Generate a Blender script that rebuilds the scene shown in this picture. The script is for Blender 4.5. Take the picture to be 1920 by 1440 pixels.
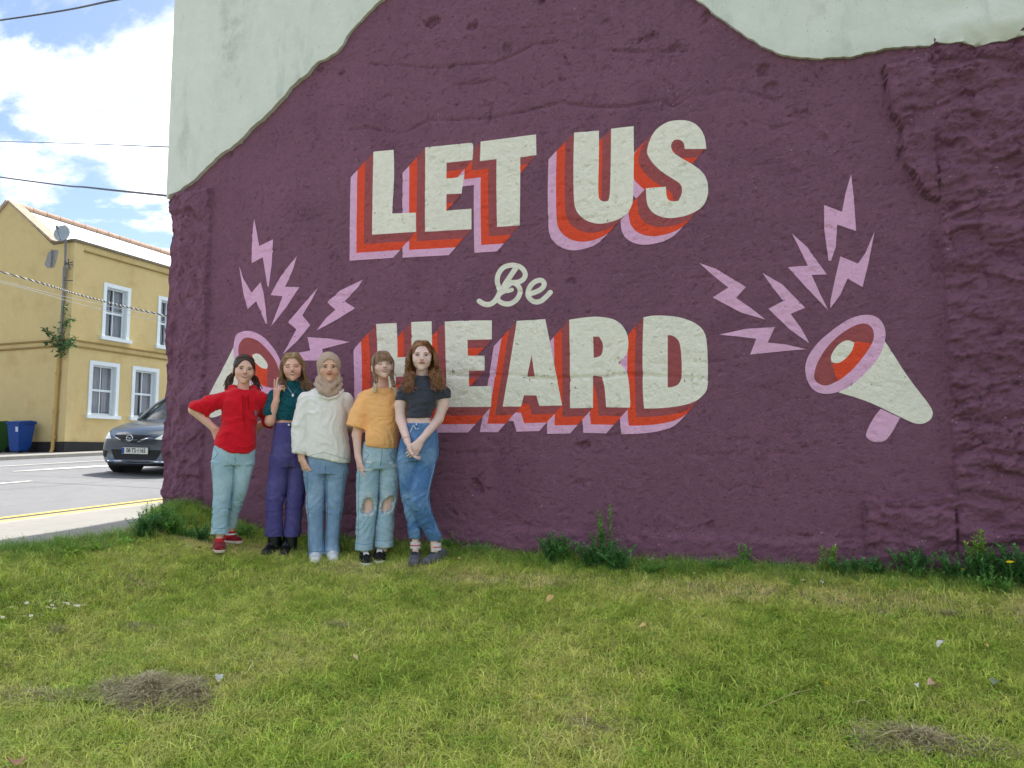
import bpy, bmesh, math, random
import numpy as np
from mathutils import Vector, Matrix
from mathutils.geometry import delaunay_2d_cdt
from mathutils.bvhtree import BVHTree

for _o in list(bpy.data.objects):
    bpy.data.objects.remove(_o)
SC = bpy.context.scene
COL = SC.collection

# ------------------------------------------------------------------ camera
CAM = Vector((0.0, -5.46, 0.73))
YAW = math.radians(20.8)
PITCH = math.radians(5.2)
FPX = 1430.0
cam_data = bpy.data.cameras.new('camera')
cam = bpy.data.objects.new('camera', cam_data)
COL.objects.link(cam)
cam.location = CAM
cam.rotation_euler = (math.radians(90) + PITCH, 0.0, YAW)
cam_data.sensor_fit = 'HORIZONTAL'
cam_data.sensor_width = 36.0
cam_data.lens = 36.0 * FPX / 1920.0
cam_data.clip_start = 0.05
cam_data.clip_end = 2000.0
SC.camera = cam

# ------------------------------------------------------------------ sky, sun, exposure
SUN_EL, SUN_AZ = math.radians(58.0), math.radians(3.0)   # azimuth clockwise from +Y
world = bpy.data.worlds.new('World')
SC.world = world
world.use_nodes = True
wn, wl = world.node_tree.nodes, world.node_tree.links
wn.clear()
w_out = wn.new('ShaderNodeOutputWorld')
w_bg = wn.new('ShaderNodeBackground')
w_bg.inputs['Strength'].default_value = 0.05
sky = wn.new('ShaderNodeTexSky')
sky.sky_type = 'NISHITA'
sky.sun_disc = False
sky.sun_elevation = SUN_EL
sky.sun_rotation = SUN_AZ
sky.air_density = 1.0
sky.dust_density = 1.2
sky.ozone_density = 1.2
tc = wn.new('ShaderNodeTexCoord')
def _wmath(op, a, b=None, clamp=False):
    m = wn.new('ShaderNodeMath'); m.operation = op; m.use_clamp = clamp
    for i, v in enumerate((a, b)):
        if v is None: continue
        if isinstance(v, (int, float)): m.inputs[i].default_value = v
        else: wl.new(v, m.inputs[i])
    return m.outputs[0]
# clouds lie on a flat layer: project the view direction on a plane overhead
sep = wn.new('ShaderNodeSeparateXYZ'); wl.new(tc.outputs['Generated'], sep.inputs[0])
zc = _wmath('MAXIMUM', sep.outputs['Z'], 0.0)
zd = _wmath('ADD', zc, 0.22)
cx = _wmath('DIVIDE', sep.outputs['X'], zd)
cy = _wmath('DIVIDE', sep.outputs['Y'], zd)
cmb = wn.new('ShaderNodeCombineXYZ'); wl.new(cx, cmb.inputs[0]); wl.new(cy, cmb.inputs[1])
mp = wn.new('ShaderNodeMapping'); wl.new(cmb.outputs[0], mp.inputs[0])
mp.inputs['Location'].default_value = (3.9, 7.3, 0.0)
mp.inputs['Scale'].default_value = (1.0, 1.25, 1.0)
def _wnoise(scale, detail, rough, dist=0.0, src=None):
    n = wn.new('ShaderNodeTexNoise')
    wl.new(src or mp.outputs[0], n.inputs['Vector'])
    n.inputs['Scale'].default_value = scale
    n.inputs['Detail'].default_value = detail
    n.inputs['Roughness'].default_value = rough
    n.inputs['Distortion'].default_value = dist
    return n.outputs['Fac']
cl1 = _wnoise(1.7, 12.0, 0.58, 0.25)
ramp = wn.new('ShaderNodeMapRange'); ramp.interpolation_type = 'SMOOTHSTEP'
wl.new(cl1, ramp.inputs['Value'])
ramp.inputs['From Min'].default_value = 0.492
ramp.inputs['From Max'].default_value = 0.60
# thickness shading: thick cloud is greyer underneath, edges are bright
mp2 = wn.new('ShaderNodeMapping'); wl.new(cmb.outputs[0], mp2.inputs[0])
mp2.inputs['Location'].default_value = (3.93, 7.36, 0.0)
mp2.inputs['Scale'].default_value = (1.0, 1.25, 1.0)
cl2 = _wnoise(2.6, 8.0, 0.55, 0.2, mp2.outputs[0])
cr = wn.new('ShaderNodeMapRange'); cr.interpolation_type = 'SMOOTHSTEP'
wl.new(cl2, cr.inputs['Value'])
cr.inputs['From Min'].default_value = 0.38
cr.inputs['From Max'].default_value = 0.66
cmix = wn.new('ShaderNodeMix'); cmix.data_type = 'RGBA'
wl.new(cr.outputs[0], cmix.inputs['Factor'])
cmix.inputs['A'].default_value = (17.0, 16.4, 15.8, 1)
cmix.inputs['B'].default_value = (4.5, 4.7, 5.0, 1)
smix = wn.new('ShaderNodeMix'); smix.data_type = 'RGBA'
wl.new(ramp.outputs[0], smix.inputs['Factor'])
wl.new(sky.outputs[0], smix.inputs['A'])
wl.new(cmix.outputs['Result'], smix.inputs['B'])
wl.new(smix.outputs['Result'], w_bg.inputs['Color'])
wl.new(w_bg.outputs[0], w_out.inputs['Surface'])

sun_data = bpy.data.lights.new('sun', 'SUN')
sun_data.energy = 2.0
sun_data.angle = math.radians(0.6)
sun_data.color = (1.0, 0.955, 0.88)
sun = bpy.data.objects.new('sun', sun_data)
COL.objects.link(sun)
_sd = Vector((math.sin(SUN_AZ) * math.cos(SUN_EL), math.cos(SUN_AZ) * math.cos(SUN_EL), math.sin(SUN_EL)))
sun.rotation_euler = _sd.to_track_quat('Z', 'Y').to_euler()
sun.location = (0, 8, 14)

SC.view_settings.view_transform = 'Standard'
SC.view_settings.look = 'None'
SC.view_settings.exposure = 2.06
SC.view_settings.gamma = 1.0
SC.view_settings.use_curve_mapping = False

# ------------------------------------------------------------------ picture <-> place
_R = Matrix.Rotation(YAW, 3, 'Z') @ Matrix.Rotation(math.radians(90) + PITCH, 3, 'X')
def ray(px, py):
    return _R @ Vector(((px - 960) / FPX, (720 - py) / FPX, -1.0))
def on_wall(px, py, dy=0.0):
    """point of the vertical plane dy metres in front of the wall"""
    d = ray(px, py); t = (-dy - CAM.y) / d.y
    return CAM + d * t
def on_ground(px, py, zfun):
    d = ray(px, py); t = 3.0; 
    lo, hi = 0.5, 120.0
    for _ in range(60):
        t = 0.5 * (lo + hi); p = CAM + d * t
        if p.z > zfun(p.x, p.y): lo = t
        else: hi = t
    return CAM + d * t
_WR = [[_R[i][j] for j in range(3)] for i in range(3)]
def wall_xz(pts):
    """(n,2) pixels -> (n,2) metres on the wall"""
    p = np.asarray(pts, float)
    c = np.stack([(p[:, 0] - 960) / FPX, (720 - p[:, 1]) / FPX, -np.ones(len(p))], 1)
    w = c @ np.array(_WR).T
    t = (0.0 - CAM.y) / w[:, 1]
    return np.stack([CAM.x + w[:, 0] * t, CAM.z + w[:, 2] * t], 1)

# ------------------------------------------------------------------ objects
def tag(o, label=None, cat=None, group=None, kind=None):
    if label: o['label'] = label
    if cat: o['category'] = cat
    if group: o['group'] = group
    if kind: o['kind'] = kind
    return o
def link(name, me, parent=None, mat=None):
    o = bpy.data.objects.new(name, me)
    COL.objects.link(o)
    if mat is not None and me is not None:
        for m in (mat if isinstance(mat, (list, tuple)) else [mat]):
            me.materials.append(m)
    if parent is not None: o.parent = parent
    return o
def empty(name, loc=(0, 0, 0), rz=0.0, parent=None):
    o = bpy.data.objects.new(name, None)
    COL.objects.link(o)
    o.empty_display_size = 0.2
    o.location = loc; o.rotation_euler = (0, 0, rz)
    if parent is not None: o.parent = parent
    return o
def mesh_np(name, verts, faces, smooth=False, mats=None):
    """verts (n,3); faces: list of lists or (m,k) int array"""
    me = bpy.data.meshes.new(name)
    verts = np.asarray(verts, np.float32)
    if isinstance(faces, np.ndarray):
        m, k = faces.shape
        me.vertices.add(len(verts)); me.vertices.foreach_set('co', verts.ravel())
        me.loops.add(m * k); me.loops.foreach_set('vertex_index', faces.astype(np.int32).ravel())
        me.polygons.add(m); me.polygons.foreach_set('loop_start', np.arange(0, m * k, k, dtype=np.int32))
        try: me.polygons.foreach_set('loop_total', np.full(m, k, np.int32))
        except Exception: pass
        me.update(calc_edges=True)
    else:
        me.from_pydata([tuple(map(float, v)) for v in verts], [], [tuple(f) for f in faces])
        me.update()
    if smooth: me.polygons.foreach_set('use_smooth', np.ones(len(me.polygons), bool))
    if mats is not None: me.polygons.foreach_set('material_index', np.asarray(mats, np.int32))
    me.validate()
    return me

class MB:
    """collects simple solids, links them as one mesh"""
    def __init__(s): s.v = []; s.f = []
    def add(s, vs, fs):
        b = len(s.v); s.v += [tuple(v) for v in vs]; s.f += [tuple(i + b for i in f) for f in fs]; return s
    def box(s, x0, x1, y0, y1, z0, z1, M=None):
        vs = [Vector(p) for p in ((x0,y0,z0),(x1,y0,z0),(x1,y1,z0),(x0,y1,z0),(x0,y0,z1),(x1,y0,z1),(x1,y1,z1),(x0,y1,z1))]
        if M is not None: vs = [M @ v for v in vs]
        return s.add(vs, [(0,3,2,1),(4,5,6,7),(0,1,5,4),(1,2,6,5),(2,3,7,6),(3,0,4,7)])
    def tube(s, pts, r, n=8, cap=True):
        pts = [Vector(p) for p in pts]
        rs = r if isinstance(r, (list, tuple)) else [r] * len(pts)
        vs = []; up = None
        for i, p in enumerate(pts):
            t = (pts[min(i + 1, len(pts) - 1)] - pts[max(i - 1, 0)])
            if t.length < 1e-9: t = Vector((0, 0, 1))
            t.normalize()
            if up is None: up = Vector((0, 0, 1)) if abs(t.z) < .9 else Vector((1, 0, 0))
            a = t.cross(up)
            if a.length < 1e-6: a = t.orthogonal()
            a.normalize(); b = t.cross(a); up = a.cross(t)
            for k in range(n):
                q = 2 * math.pi * k / n
                vs.append(p + (a * math.cos(q) + b * math.sin(q)) * rs[i])
        fs = []
        for i in range(len(pts) - 1):
            for k in range(n):
                fs.append((i*n+k, i*n+(k+1)%n, (i+1)*n+(k+1)%n, (i+1)*n+k))
        if cap:
            fs.append(tuple(range(n))[::-1]); fs.append(tuple((len(pts)-1)*n + k for k in range(n)))
        return s.add(vs, fs)
    def prism(s, poly, ax, a0, a1):
        """poly: 2-D points in the two other axes (x,z)/(y,z)/(x,y); extruded along ax"""
        def P(u, v, w):
            return (w, u, v) if ax == 'x' else (u, w, v) if ax == 'y' else (u, v, w)
        n = len(poly)
        vs = [P(u, v, a0) for u, v in poly] + [P(u, v, a1) for u, v in poly]
        fs = [tuple(range(n)), tuple(range(n, 2*n))[::-1]]
        fs += [(i, i + n, (i+1) % n + n, (i+1) % n) for i in range(n)]
        return s.add(vs, fs)
    def build(s, name, mat, parent=None, smooth=False, bevel=0.0):
        me = bpy.data.meshes.new(name)
        me.from_pydata(s.v, [], s.f); me.update()
        bm = bmesh.new(); bm.from_mesh(me)
        if bevel: bmesh.ops.bevel(bm, geom=[e for e in bm.edges if len(e.link_faces) == 2 and e.calc_face_angle(0) > 0.5], offset=bevel, segments=2, affect='EDGES', clamp_overlap=True)
        bmesh.ops.recalc_face_normals(bm, faces=bm.faces)
        bm.to_mesh(me); bm.free()
        if smooth:
            for p in me.polygons: p.use_smooth = True
            try: me.set_sharp_from_angle(angle=math.radians(40))
            except Exception: pass
        return link(name, me, parent, mat)

# ------------------------------------------------------------------ materials
def lin(r, g, b):
    f = lambda c: (c / 255 / 12.92) if c <= 10 else (((c / 255) + 0.055) / 1.055) ** 2.4
    return (f(r), f(g), f(b))
class Mat:
    def __init__(s, name, color, rough=0.8, spec=0.3, metal=0.0):
        s.m = bpy.data.materials.new(name); s.m.use_nodes = True
        s.n, s.l = s.m.node_tree.nodes, s.m.node_tree.links
        s.b = s.n['Principled BSDF']
        s.b.inputs['Roughness'].default_value = rough
        s.b.inputs['Metallic'].default_value = metal
        s.b.inputs['Specular IOR Level'].default_value = spec
        s.c = s.n.new('ShaderNodeRGB'); s.c.outputs[0].default_value = (*color[:3], 1)
        s.col = s.c.outputs[0]; s.hgt = None
        s.l.new(s.col, s.b.inputs['Base Color'])
        s.tc = s.n.new('ShaderNodeTexCoord')
        s.src = s.tc.outputs['Object']
    def mapping(s, scale=(1, 1, 1), rot=(0, 0, 0), src=None):
        m = s.n.new('ShaderNodeMapping'); s.l.new(src or s.src, m.inputs[0])
        m.inputs['Scale'].default_value = scale; m.inputs['Rotation'].default_value = rot
        return m.outputs[0]
    def noise(s, scale, detail=4.0, rough=0.55, dist=0.0, src=None, lo=None, hi=None):
        n = s.n.new('ShaderNodeTexNoise'); s.l.new(src or s.src, n.inputs['Vector'])
        n.inputs['Scale'].default_value = scale; n.inputs['Detail'].default_value = detail
        n.inputs['Roughness'].default_value = rough; n.inputs['Distortion'].default_value = dist
        o = n.outputs['Fac']
        return s.rng(o, lo, hi) if lo is not None else o
    def rng(s, v, lo, hi, a=0.0, b=1.0, smooth=True):
        r = s.n.new('ShaderNodeMapRange')
        if smooth: r.interpolation_type = 'SMOOTHSTEP'
        s.l.new(v, r.inputs['Value'])
        r.inputs['From Min'].default_value = lo; r.inputs['From Max'].default_value = hi
        r.inputs['To Min'].default_value = a; r.inputs['To Max'].default_value = b
        return r.outputs[0]
    def math(s, op, a, b=0.0, clamp=False):
        m = s.n.new('ShaderNodeMath'); m.operation = op; m.use_clamp = clamp
        for i, v in enumerate((a, b)):
            if isinstance(v, (int, float)): m.inputs[i].default_value = v
            else: s.l.new(v, m.inputs[i])
        return m.outputs[0]
    def mix(s, fac, color, mode='MIX', amount=1.0):
        m = s.n.new('ShaderNodeMix'); m.data_type = 'RGBA'; m.blend_type = mode
        f = fac
        if isinstance(fac, (int, float)): m.inputs['Factor'].default_value = fac * amount
        else: s.l.new(s.math('MULTIPLY', fac, amount), m.inputs['Factor'])
        s.l.new(s.col, m.inputs['A'])
        if isinstance(color, tuple): m.inputs['B'].default_value = (*color[:3], 1)
        else: s.l.new(color, m.inputs['B'])
        s.col = m.outputs['Result']; s.l.new(s.col, s.b.inputs['Base Color'])
        return s
    def vary(s, scale, amt, detail=5.0, src=None):
        """lighter / darker mottling of the own colour"""
        h = s.n.new('ShaderNodeHueSaturation'); s.l.new(s.col, h.inputs['Color'])
        v = s.noise(scale, detail, 0.6, src=src)
        s.l.new(s.rng(v, 0.25, 0.75, 1 - amt, 1 + amt, False), h.inputs['Value'])
        s.col = h.outputs[0]; s.l.new(s.col, s.b.inputs['Base Color'])
        return s
    def bump(s, h, strength=0.4, dist=0.01):
        b = s.n.new('ShaderNodeBump'); s.l.new(h, b.inputs['Height'])
        b.inputs['Strength'].default_value = strength; b.inputs['Distance'].default_value = dist
        if s.hgt is not None: s.l.new(s.hgt, b.inputs['Normal'])
        s.hgt = b.outputs[0]; s.l.new(s.hgt, s.b.inputs['Normal'])
        return s
def simple(name, rgb, rough=0.7, spec=0.3, metal=0.0, var=0.12, vs=12.0, bump=0.0, bs=60.0):
    m = Mat(name, lin(*rgb), rough, spec, metal)
    if var: m.vary(vs, var)
    if bump: m.bump(m.noise(bs, 6.0, 0.6), bump, 0.01)
    return m.m

# ------------------------------------------------------------------ vectorised gradient noise
def _hash(ix, iy, seed):
    h = (ix.astype(np.int64) * 374761393 + iy.astype(np.int64) * 668265263 + seed * 974634777) & 0xffffffff
    h = ((h ^ (h >> 13)) * 1274126177) & 0xffffffff
    h = h ^ (h >> 16)
    return (h & 0xffff) / 65535.0 * 2 * math.pi
def perlin(x, y, seed=0):
    ix = np.floor(x); iy = np.floor(y); fx = x - ix; fy = y - iy
    u = fx*fx*fx*(fx*(fx*6-15)+10); v = fy*fy*fy*(fy*(fy*6-15)+10)
    def g(a, b):
        t = _hash(ix + a, iy + b, seed)
        return np.cos(t) * (fx - a) + np.sin(t) * (fy - b)
    return ((g(0,0)*(1-u) + g(1,0)*u) * (1-v) + (g(0,1)*(1-u) + g(1,1)*u) * v) * 1.4
def fbm(x, y, octv=5, seed=0, gain=0.5, ridged=False):
    s = 0; a = 1.0; t = 0
    for i in range(octv):
        n = perlin(x * 2**i + 17.3*i, y * 2**i - 9.1*i, seed + i)
        if ridged: n = 1 - 2*np.abs(n)
        s = s + n * a; t += a; a *= gain
    return s / t
def worley(x, y, seed=0):
    """F1, F2 and a cell value of a jittered grid"""
    ix = np.floor(x); iy = np.floor(y); f1 = np.full(x.shape, 9.0); f2 = f1.copy(); cv = np.zeros(x.shape)
    for a in (-1, 0, 1):
        for b in (-1, 0, 1):
            h1 = _hash(ix+a, iy+b, seed)/(2*math.pi); h2 = _hash(ix+a, iy+b, seed+77)/(2*math.pi); h3 = _hash(ix+a, iy+b, seed+155)/(2*math.pi)
            d = np.hypot(ix+a+.1+.8*h1-x, iy+b+.1+.8*h2-y)
            nw = d < f1; f2 = np.where(nw, f1, np.minimum(f2, d)); cv = np.where(nw, h3, cv); f1 = np.where(nw, d, f1)
    return f1, f2, cv
def sstep(x, a, b):
    t = np.clip((x - a) / (b - a), 0, 1); return t*t*(3-2*t)
def in_poly(px, py, poly):
    poly = np.asarray(poly); r = np.zeros(px.shape, bool)
    x0, y0 = poly[:, 0], poly[:, 1]; x1, y1 = np.roll(x0, -1), np.roll(y0, -1)
    for a, b, c, d in zip(x0, y0, x1, y1):
        if b == d: continue
        k = (b > py) != (d > py)
        r ^= k & (px < (c - a) * (py - b) / (d - b) + a)
    return r
def seg_dist(px, py, line):
    line = np.asarray(line, float); d = np.full(px.shape, 1e9)
    for (a, b), (c, e) in zip(line[:-1], line[1:]):
        L = (c-a)**2 + (e-b)**2 + 1e-12
        t = np.clip(((px-a)*(c-a) + (py-b)*(e-b)) / L, 0, 1)
        d = np.minimum(d, np.hypot(px - a - t*(c-a), py - b - t*(e-b)))
    return d
# ================================================================== the painted gable wall
building = empty('building', (-2.1, 0.0, 0.0))
tag(building, 'tall building whose purple gable wall carries a painted slogan mural under pale green render', 'building')
BO = Vector((-2.1, 0, 0))
def bpart(name, me, mat=None, parent=None):
    o = link(name, me, parent or building, mat)
    if parent is None: o.location = -BO
    return o
GS = 0.012
WX0, WX1, WZ0, WZ1 = -5.62, 1.72, -0.34, 5.3
gx = np.arange(WX0, WX1 + GS, GS); gz = np.arange(WZ0, WZ1 + GS, GS)
GX, GZ = np.meshgrid(gx, gz)         # rows = z
def pw(pts): return wall_xz(pts)
PALE = [(318,374),(322,372),(338,362),(352,350),(370,341),(387,324),(402,307),(417,292),(436,281),(452,268),(470,250),(487,233),(504,216),(530,190),(551,166),(566,152),(580,143),(590,131),(600,122),(618,113),(635,102),(647,88),(654,73),(670,52),(694,26),(710,12),(726,0),(760,-45),(820,-95),(960,-135),(1150,-125),(1250,-50),(1299,0),(1320,10),(1351,38),(1390,66),(1431,91),(1466,105),(1501,113),(1540,116),(1581,112),(1634,101),(1697,92),(1773,91),(1843,92),(1871,84),(1920,75),(2060,58)]
pale_line = pw(PALE)
LE = -5.56
def wall_height():
    x, z = GX, GZ
    P = lambda *p: pw([p])[0]
    # smooth render: slow waves, orange-peel, small pits
    h = 0.010 * fbm(x*0.7, z*0.9, 3, 3) + 0.0046 * fbm(x*11, z*17, 4, 11, 0.68)
    pit = fbm(x*6, z*13, 4, 31, 0.6); h -= 0.008 * sstep(pit, 0.26, 0.48)
    pit2 = fbm(x*14, z*26, 3, 57, 0.6); h -= 0.008 * sstep(pit2, 0.28, 0.46)
    # casting lifts: broken bands that run level along the wall
    for (px, py, w, seed) in ((420,436,0.06,71),(700,705,0.035,72),(560,150,0.05,73),(1400,490,0.06,74),(1650,345,0.05,75),(900,850,0.03,76),(980,980,0.06,77)):
        zz = P(px, py)[1] + 0.03*perlin(x*1.1, x*0+seed, seed)
        band = np.exp(-((z-zz)/w)**2)
        r = fbm(x*9, z*20, 4, seed, 0.6)
        on = sstep(perlin(x*0.9+seed, z*0+3.1, seed+5), -0.25, 0.25)
        h -= 0.010 * band * sstep(r, 0.02, 0.42) * on
        h -= 0.009 * np.exp(-((z - zz - 0.012*perlin(x*14, x*0, seed+9))/0.008)**2) * sstep(perlin(x*2.3, x*0+9, seed+2), -0.1, 0.3) * on
    # long cracks
    cracks = [[(640,246),(690,238),(720,246),(755,251),(800,226),(860,224),(915,222),(950,218),(1000,205),(1050,193),(1110,200),(1180,200),(1240,186),(1262,200),(1300,180),(1360,168),(1420,175),(1455,190),(1480,205),(1505,222),(1525,240),(1535,262)],
              [(690,120),(750,122),(800,128),(850,122),(925,118),(960,105),(1000,84),(1050,78)],
              [(1080,96),(1100,92),(1200,97),(1290,95)],
              [(1240,150),(1262,158),(1268,190)],[(1410,228),(1450,240),(1480,232)],
              [(1655,136),(1662,160),(1668,190),(1672,222),(1690,232),(1692,262),(1688,300)],
              [(900,200),(925,195),(915,232)],[(850,160),(930,150),(952,160)],[(1060,105),(1062,120),(1072,123)],
              [(468,560),(450,572),(470,590)],[(700,700),(760,706),(830,702),(900,706),(960,703),(1010,710),(1080,708),(1200,703),(1260,706),(1330,710)]]
    jx = 0.018*fbm(x*7, z*7, 4, 91); jz = 0.018*fbm(x*7, z*7, 4, 92)
    for c in cracks:
        w = pw(c)
        m = (x > w[:,0].min()-.1) & (x < w[:,0].max()+.1) & (z > w[:,1].min()-.1) & (z < w[:,1].max()+.1)
        d = np.full(x.shape, 9.0); d[m] = seg_dist(x[m]+jx[m], z[m]+jz[m], w)
        on = 0.35 + 0.65*sstep(perlin(x*4, z*4, 95), -0.3, 0.2)
        h -= 0.017 * on * np.exp(-(d/0.010)**2)
    # knocked-out holes (px, py, rx, rz, depth)
    for (px,py,rx,rz,dp) in ((893,912,.075,.075,.06),(1092,835,.085,.035,.05),(1085,905,.05,.03,.03),(1332,984,.035,.035,.05),(988,985,.05,.02,.035),(850,962,.04,.035,.03),
             (810,42,.11,.06,.06),(885,50,.06,.04,.05),(950,90,.07,.05,.04),(845,125,.05,.02,.04),(812,298,.03,.02,.03),(1052,150,.03,.03,.04),(1015,2,.05,.04,.05),
             (1135,40,.08,.03,.03),(1215,70,.1,.035,.04),(1325,30,.05,.06,.04),(1265,88,.08,.03,.04),(1430,130,.06,.05,.05),(1445,162,.07,.04,.04),(1070,527,.05,.03,.035),
             (1545,258,.05,.03,.03),(1495,215,.08,.03,.03),(1508,840,.04,.02,.03),(1555,425,.03,.02,.03),(452,268,.035,.03,.05),(432,292,.03,.03,.04),(1590,1020,.04,.02,.03),(1510,1005,.06,.02,.03),(600,130,.06,.03,.04),(640,135,.05,.03,.04)):
        c = P(px, py)
        m = (abs(x-c[0]) < rx*2.2) & (abs(z-c[1]) < rz*2.2)
        q = np.hypot((x[m]-c[0])/rx, (z[m]-c[1])/rz) * (1 + 1.1*fbm(x[m]*17, z[m]*17, 4, 97, .6)) + .25*fbm(x[m]*50, z[m]*50, 2, 98)
        h[m] -= dp * .75 * (1 - sstep(q, 0.45, 0.85)) * (.7 + .6*fbm(x[m]*40, z[m]*40, 2, 99))
    # ---- rough zones (bare rubble under the same paint)
    X = lambda px, py=600: P(px, py)[0]
    q = 0.02*fbm(x*3, z*5, 4, 101) + 0.010*fbm(x*16, z*16, 3, 102)
    xr = X(1772, 600); xl = X(388, 650)
    right = sstep(x + 0.5*q, xr-0.006, xr+0.006)
    scar = pw([(1655,128),(1660,150),(1662,180),(1668,215),(1680,228),(1692,245),(1688,270),(1692,310),(1712,332),(1722,350),(1730,365),(1752,375),(1774,376),(1930,376),(1930,60),(1770,100),(1700,118)])
    sx = x + 0.7*q; sz = z + 0.8*q
    sc = in_poly(sx, sz, scar) 
    low = in_poly(x + 0.6*q, z + 0.8*q, pw([(1622,938),(1700,940),(1790,925),(1790,1200),(1620,1200)]))
    base = sstep(-(z + 1.0*q), -0.19, -0.13) * sstep(x, xl-.1, X(1300)) + sstep(-(z+q), -0.10, -0.03)
    topr = sstep(pw([(900,92)])[0][1] - z + 0.0*x, 0.03, -0.03) * sstep(-x, -X(1390,60), -X(1340,60)) * sstep(x, X(700,60), X(760,60)) * 0.45
    left = sstep(-(x + 1.6*q), -(xl+0.006), -(xl-0.006)) * sstep(P(320,372)[1] + 0.03 - z + q, -0.02, 0.02)
    collar = np.clip(1 - seg_dist(x, z, pale_line)/0.16, 0, 1) * sstep(x, X(600,130), X(640,110)) * .7
    # strata-like rubble: domain-warped ridges, stretched along the wall
    wx = x + 0.10*fbm(x*2.1, z*2.1, 3, 111); wz = z + 0.09*fbm(x*1.7, z*2.6, 4, 112)
    st = fbm(wx*1.9, wz*4.0, 5, 121, 0.6)
    led = np.abs(fbm(wx*0.9+5, wz*2.8, 4, 131, 0.5))
    s1, s2, sv = worley(wx*4.6 + .5*st, wz*9.5 + .4*st, 161); on_ = sstep(fbm(x*1.3, z*1.6, 3, 164), -.25, .35); stone = (sv - .5)*.030 - .016*(1 - sstep(s2 - s1, .0, .12))*on_
    t1, t2, tv = worley(wx*11, wz*19 + st, 162); stone = stone + (tv - .5)*.010*on_ - .004*(1 - sstep(t2 - t1, .0, .15))*on_
    rub = stone + 0.030*st + 0.020*sstep(led, 0.0, 0.12) - 0.006 + 0.036*fbm(wx*7, wz*13, 5, 141, 0.68) + 0.012*(fbm(x*3.4, z*6, 5, 142, .62, True)-.4)
    fine = 0.022*fbm(x*7, z*11, 5, 143, 0.62) + 0.010*(fbm(x*6, z*9, 4, 144, .6, True)-.3)
    vl = fbm(x*3.1, z*2.2, 5, 151, 0.6)
    u1, u2, uv = worley(x*6.5 + vl, z*6.0 + .6*vl, 163)
    leftr = (uv - .5)*.026 - .012*(1 - sstep(u2 - u1, 0, .15))*sstep(fbm(x*2, z*1.6, 3, 165), -.2, .3) + 0.060*vl + 0.028*fbm(x*9, z*8, 4, 152, .62) + 0.028*(fbm(x*4, z*3.4, 4, 153, .55, True)-.35)
    h = h*(1-right) + (rub*1.2 + 0.036) * right
    h = np.where(sc & (right < .5), rub*1.0 + 0.046, h)
    h = np.where(low & (right < .5), rub*0.9 + fine*1.2 + 0.042, h)
    h = h + np.clip(base, 0, 1) * (1-right) * (~low) * (fine*1.1 + 0.012)
    h = h + topr * fine * 0.8 + collar*(fine*1.0 + .01) * (1-right)
    h = h*(1-left) + (leftr + 0.035) * left
    # edge of the building leans and bulges a little
    corner = sstep(-x, 5.30, 5.56)
    h -= 0.05 * corner * (z < 3.0) * left
    # square made-good patch in the rubble
    pa = in_poly(x + .3*q, z + .3*q, pw([(1712,208),(1770,205),(1772,242),(1712,243)]))
    h = np.where(pa, 0.034 + 0.003*fbm(x*9, z*9, 3, 5), h)
    return h
HGT = wall_height().astype(np.float32)
def wall_h(x, z):
    fx = np.clip((x - gx[0]) / GS, 0, len(gx) - 1.001); fz = np.clip((z - gz[0]) / GS, 0, len(gz) - 1.001)
    i = fx.astype(int); j = fz.astype(int); u = fx - i; v = fz - j
    a, b, c, d = HGT[j, i], HGT[j, i+1], HGT[j+1, i+1], HGT[j+1, i]
    # same two triangles as the wall's quads (a b c) (a c d)
    return np.where(u >= v, a + (b-a)*u + (c-b)*v, a + (c-d)*u + (d-a)*v)
# overhead of the pale coat is cut away (hidden): wall grid ends where the coat covers it well
nz_, nx_ = GX.shape
verts = np.stack([GX.ravel(), -HGT.ravel(), GZ.ravel()], 1)
# left edge wobble gives the corner an uneven outline
e = np.clip(1 - (GX - gx[0]) / 0.35, 0, 1).ravel()
_ed = pw([(302, 1010), (302, 970), (304, 850), (308, 700), (313, 560), (317, 430), (320, 379), (322, 372), (330, 180), (342, 0), (352, -200)])
_o = np.argsort(_ed[:, 1]); edge_t = np.interp(GZ, _ed[_o, 1], _ed[_o, 0]).ravel()
verts[:, 0] += e * (edge_t - gx[0])
rough_e = np.where(GZ < pw([(322,372)])[0][1] - .02, 0.030*fbm(GZ*3.3, GZ*0+4, 5, 201, .65), 0.006*fbm(GZ*2, GZ*0+4, 3, 202) - 0.02).ravel()
verts[:, 0] -= e * rough_e
idx = np.arange(nz_*nx_).reshape(nz_, nx_)
A, B, C_, D = idx[:-1,:-1], idx[:-1,1:], idx[1:,1:], idx[1:,:-1]
quads_a = np.stack([A.ravel(), B.ravel(), C_.ravel()], 1); quads_b = np.stack([A.ravel(), C_.ravel(), D.ravel()], 1)
above = in_poly(GX[:-1,:-1].ravel(), GZ[:-1,:-1].ravel() - 0.14, np.vstack([pale_line, [[1.9, 9],[-6, 9]]]))
tri = np.vstack([quads_a[~above], quads_b[~above]])
m = Mat('purple_masonry_paint', lin(136, 92, 112), 0.72, 0.25)
m.vary(1.2, 0.10).vary(14.0, 0.10)
n1 = m.noise(70, 8, 0.70); n2 = m.noise(14, 8, 0.68)
mg = m.noise(2.6, 5, 0.6, lo=0.50, hi=0.72)
m.mix(m.math('MULTIPLY', mg, m.noise(38, 5, 0.7, lo=0.52, hi=0.62)), lin(48, 36, 52), amount=0.65)
stx = m.mapping((1.0, 1.0, 2.6))
chips = m.math('MULTIPLY', m.noise(46, 2, 0.5, src=stx, lo=0.70, hi=0.725), m.noise(3.0, 3, 0.5, lo=0.50, hi=0.62))
m.mix(chips, lin(206, 196, 200))
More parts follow.
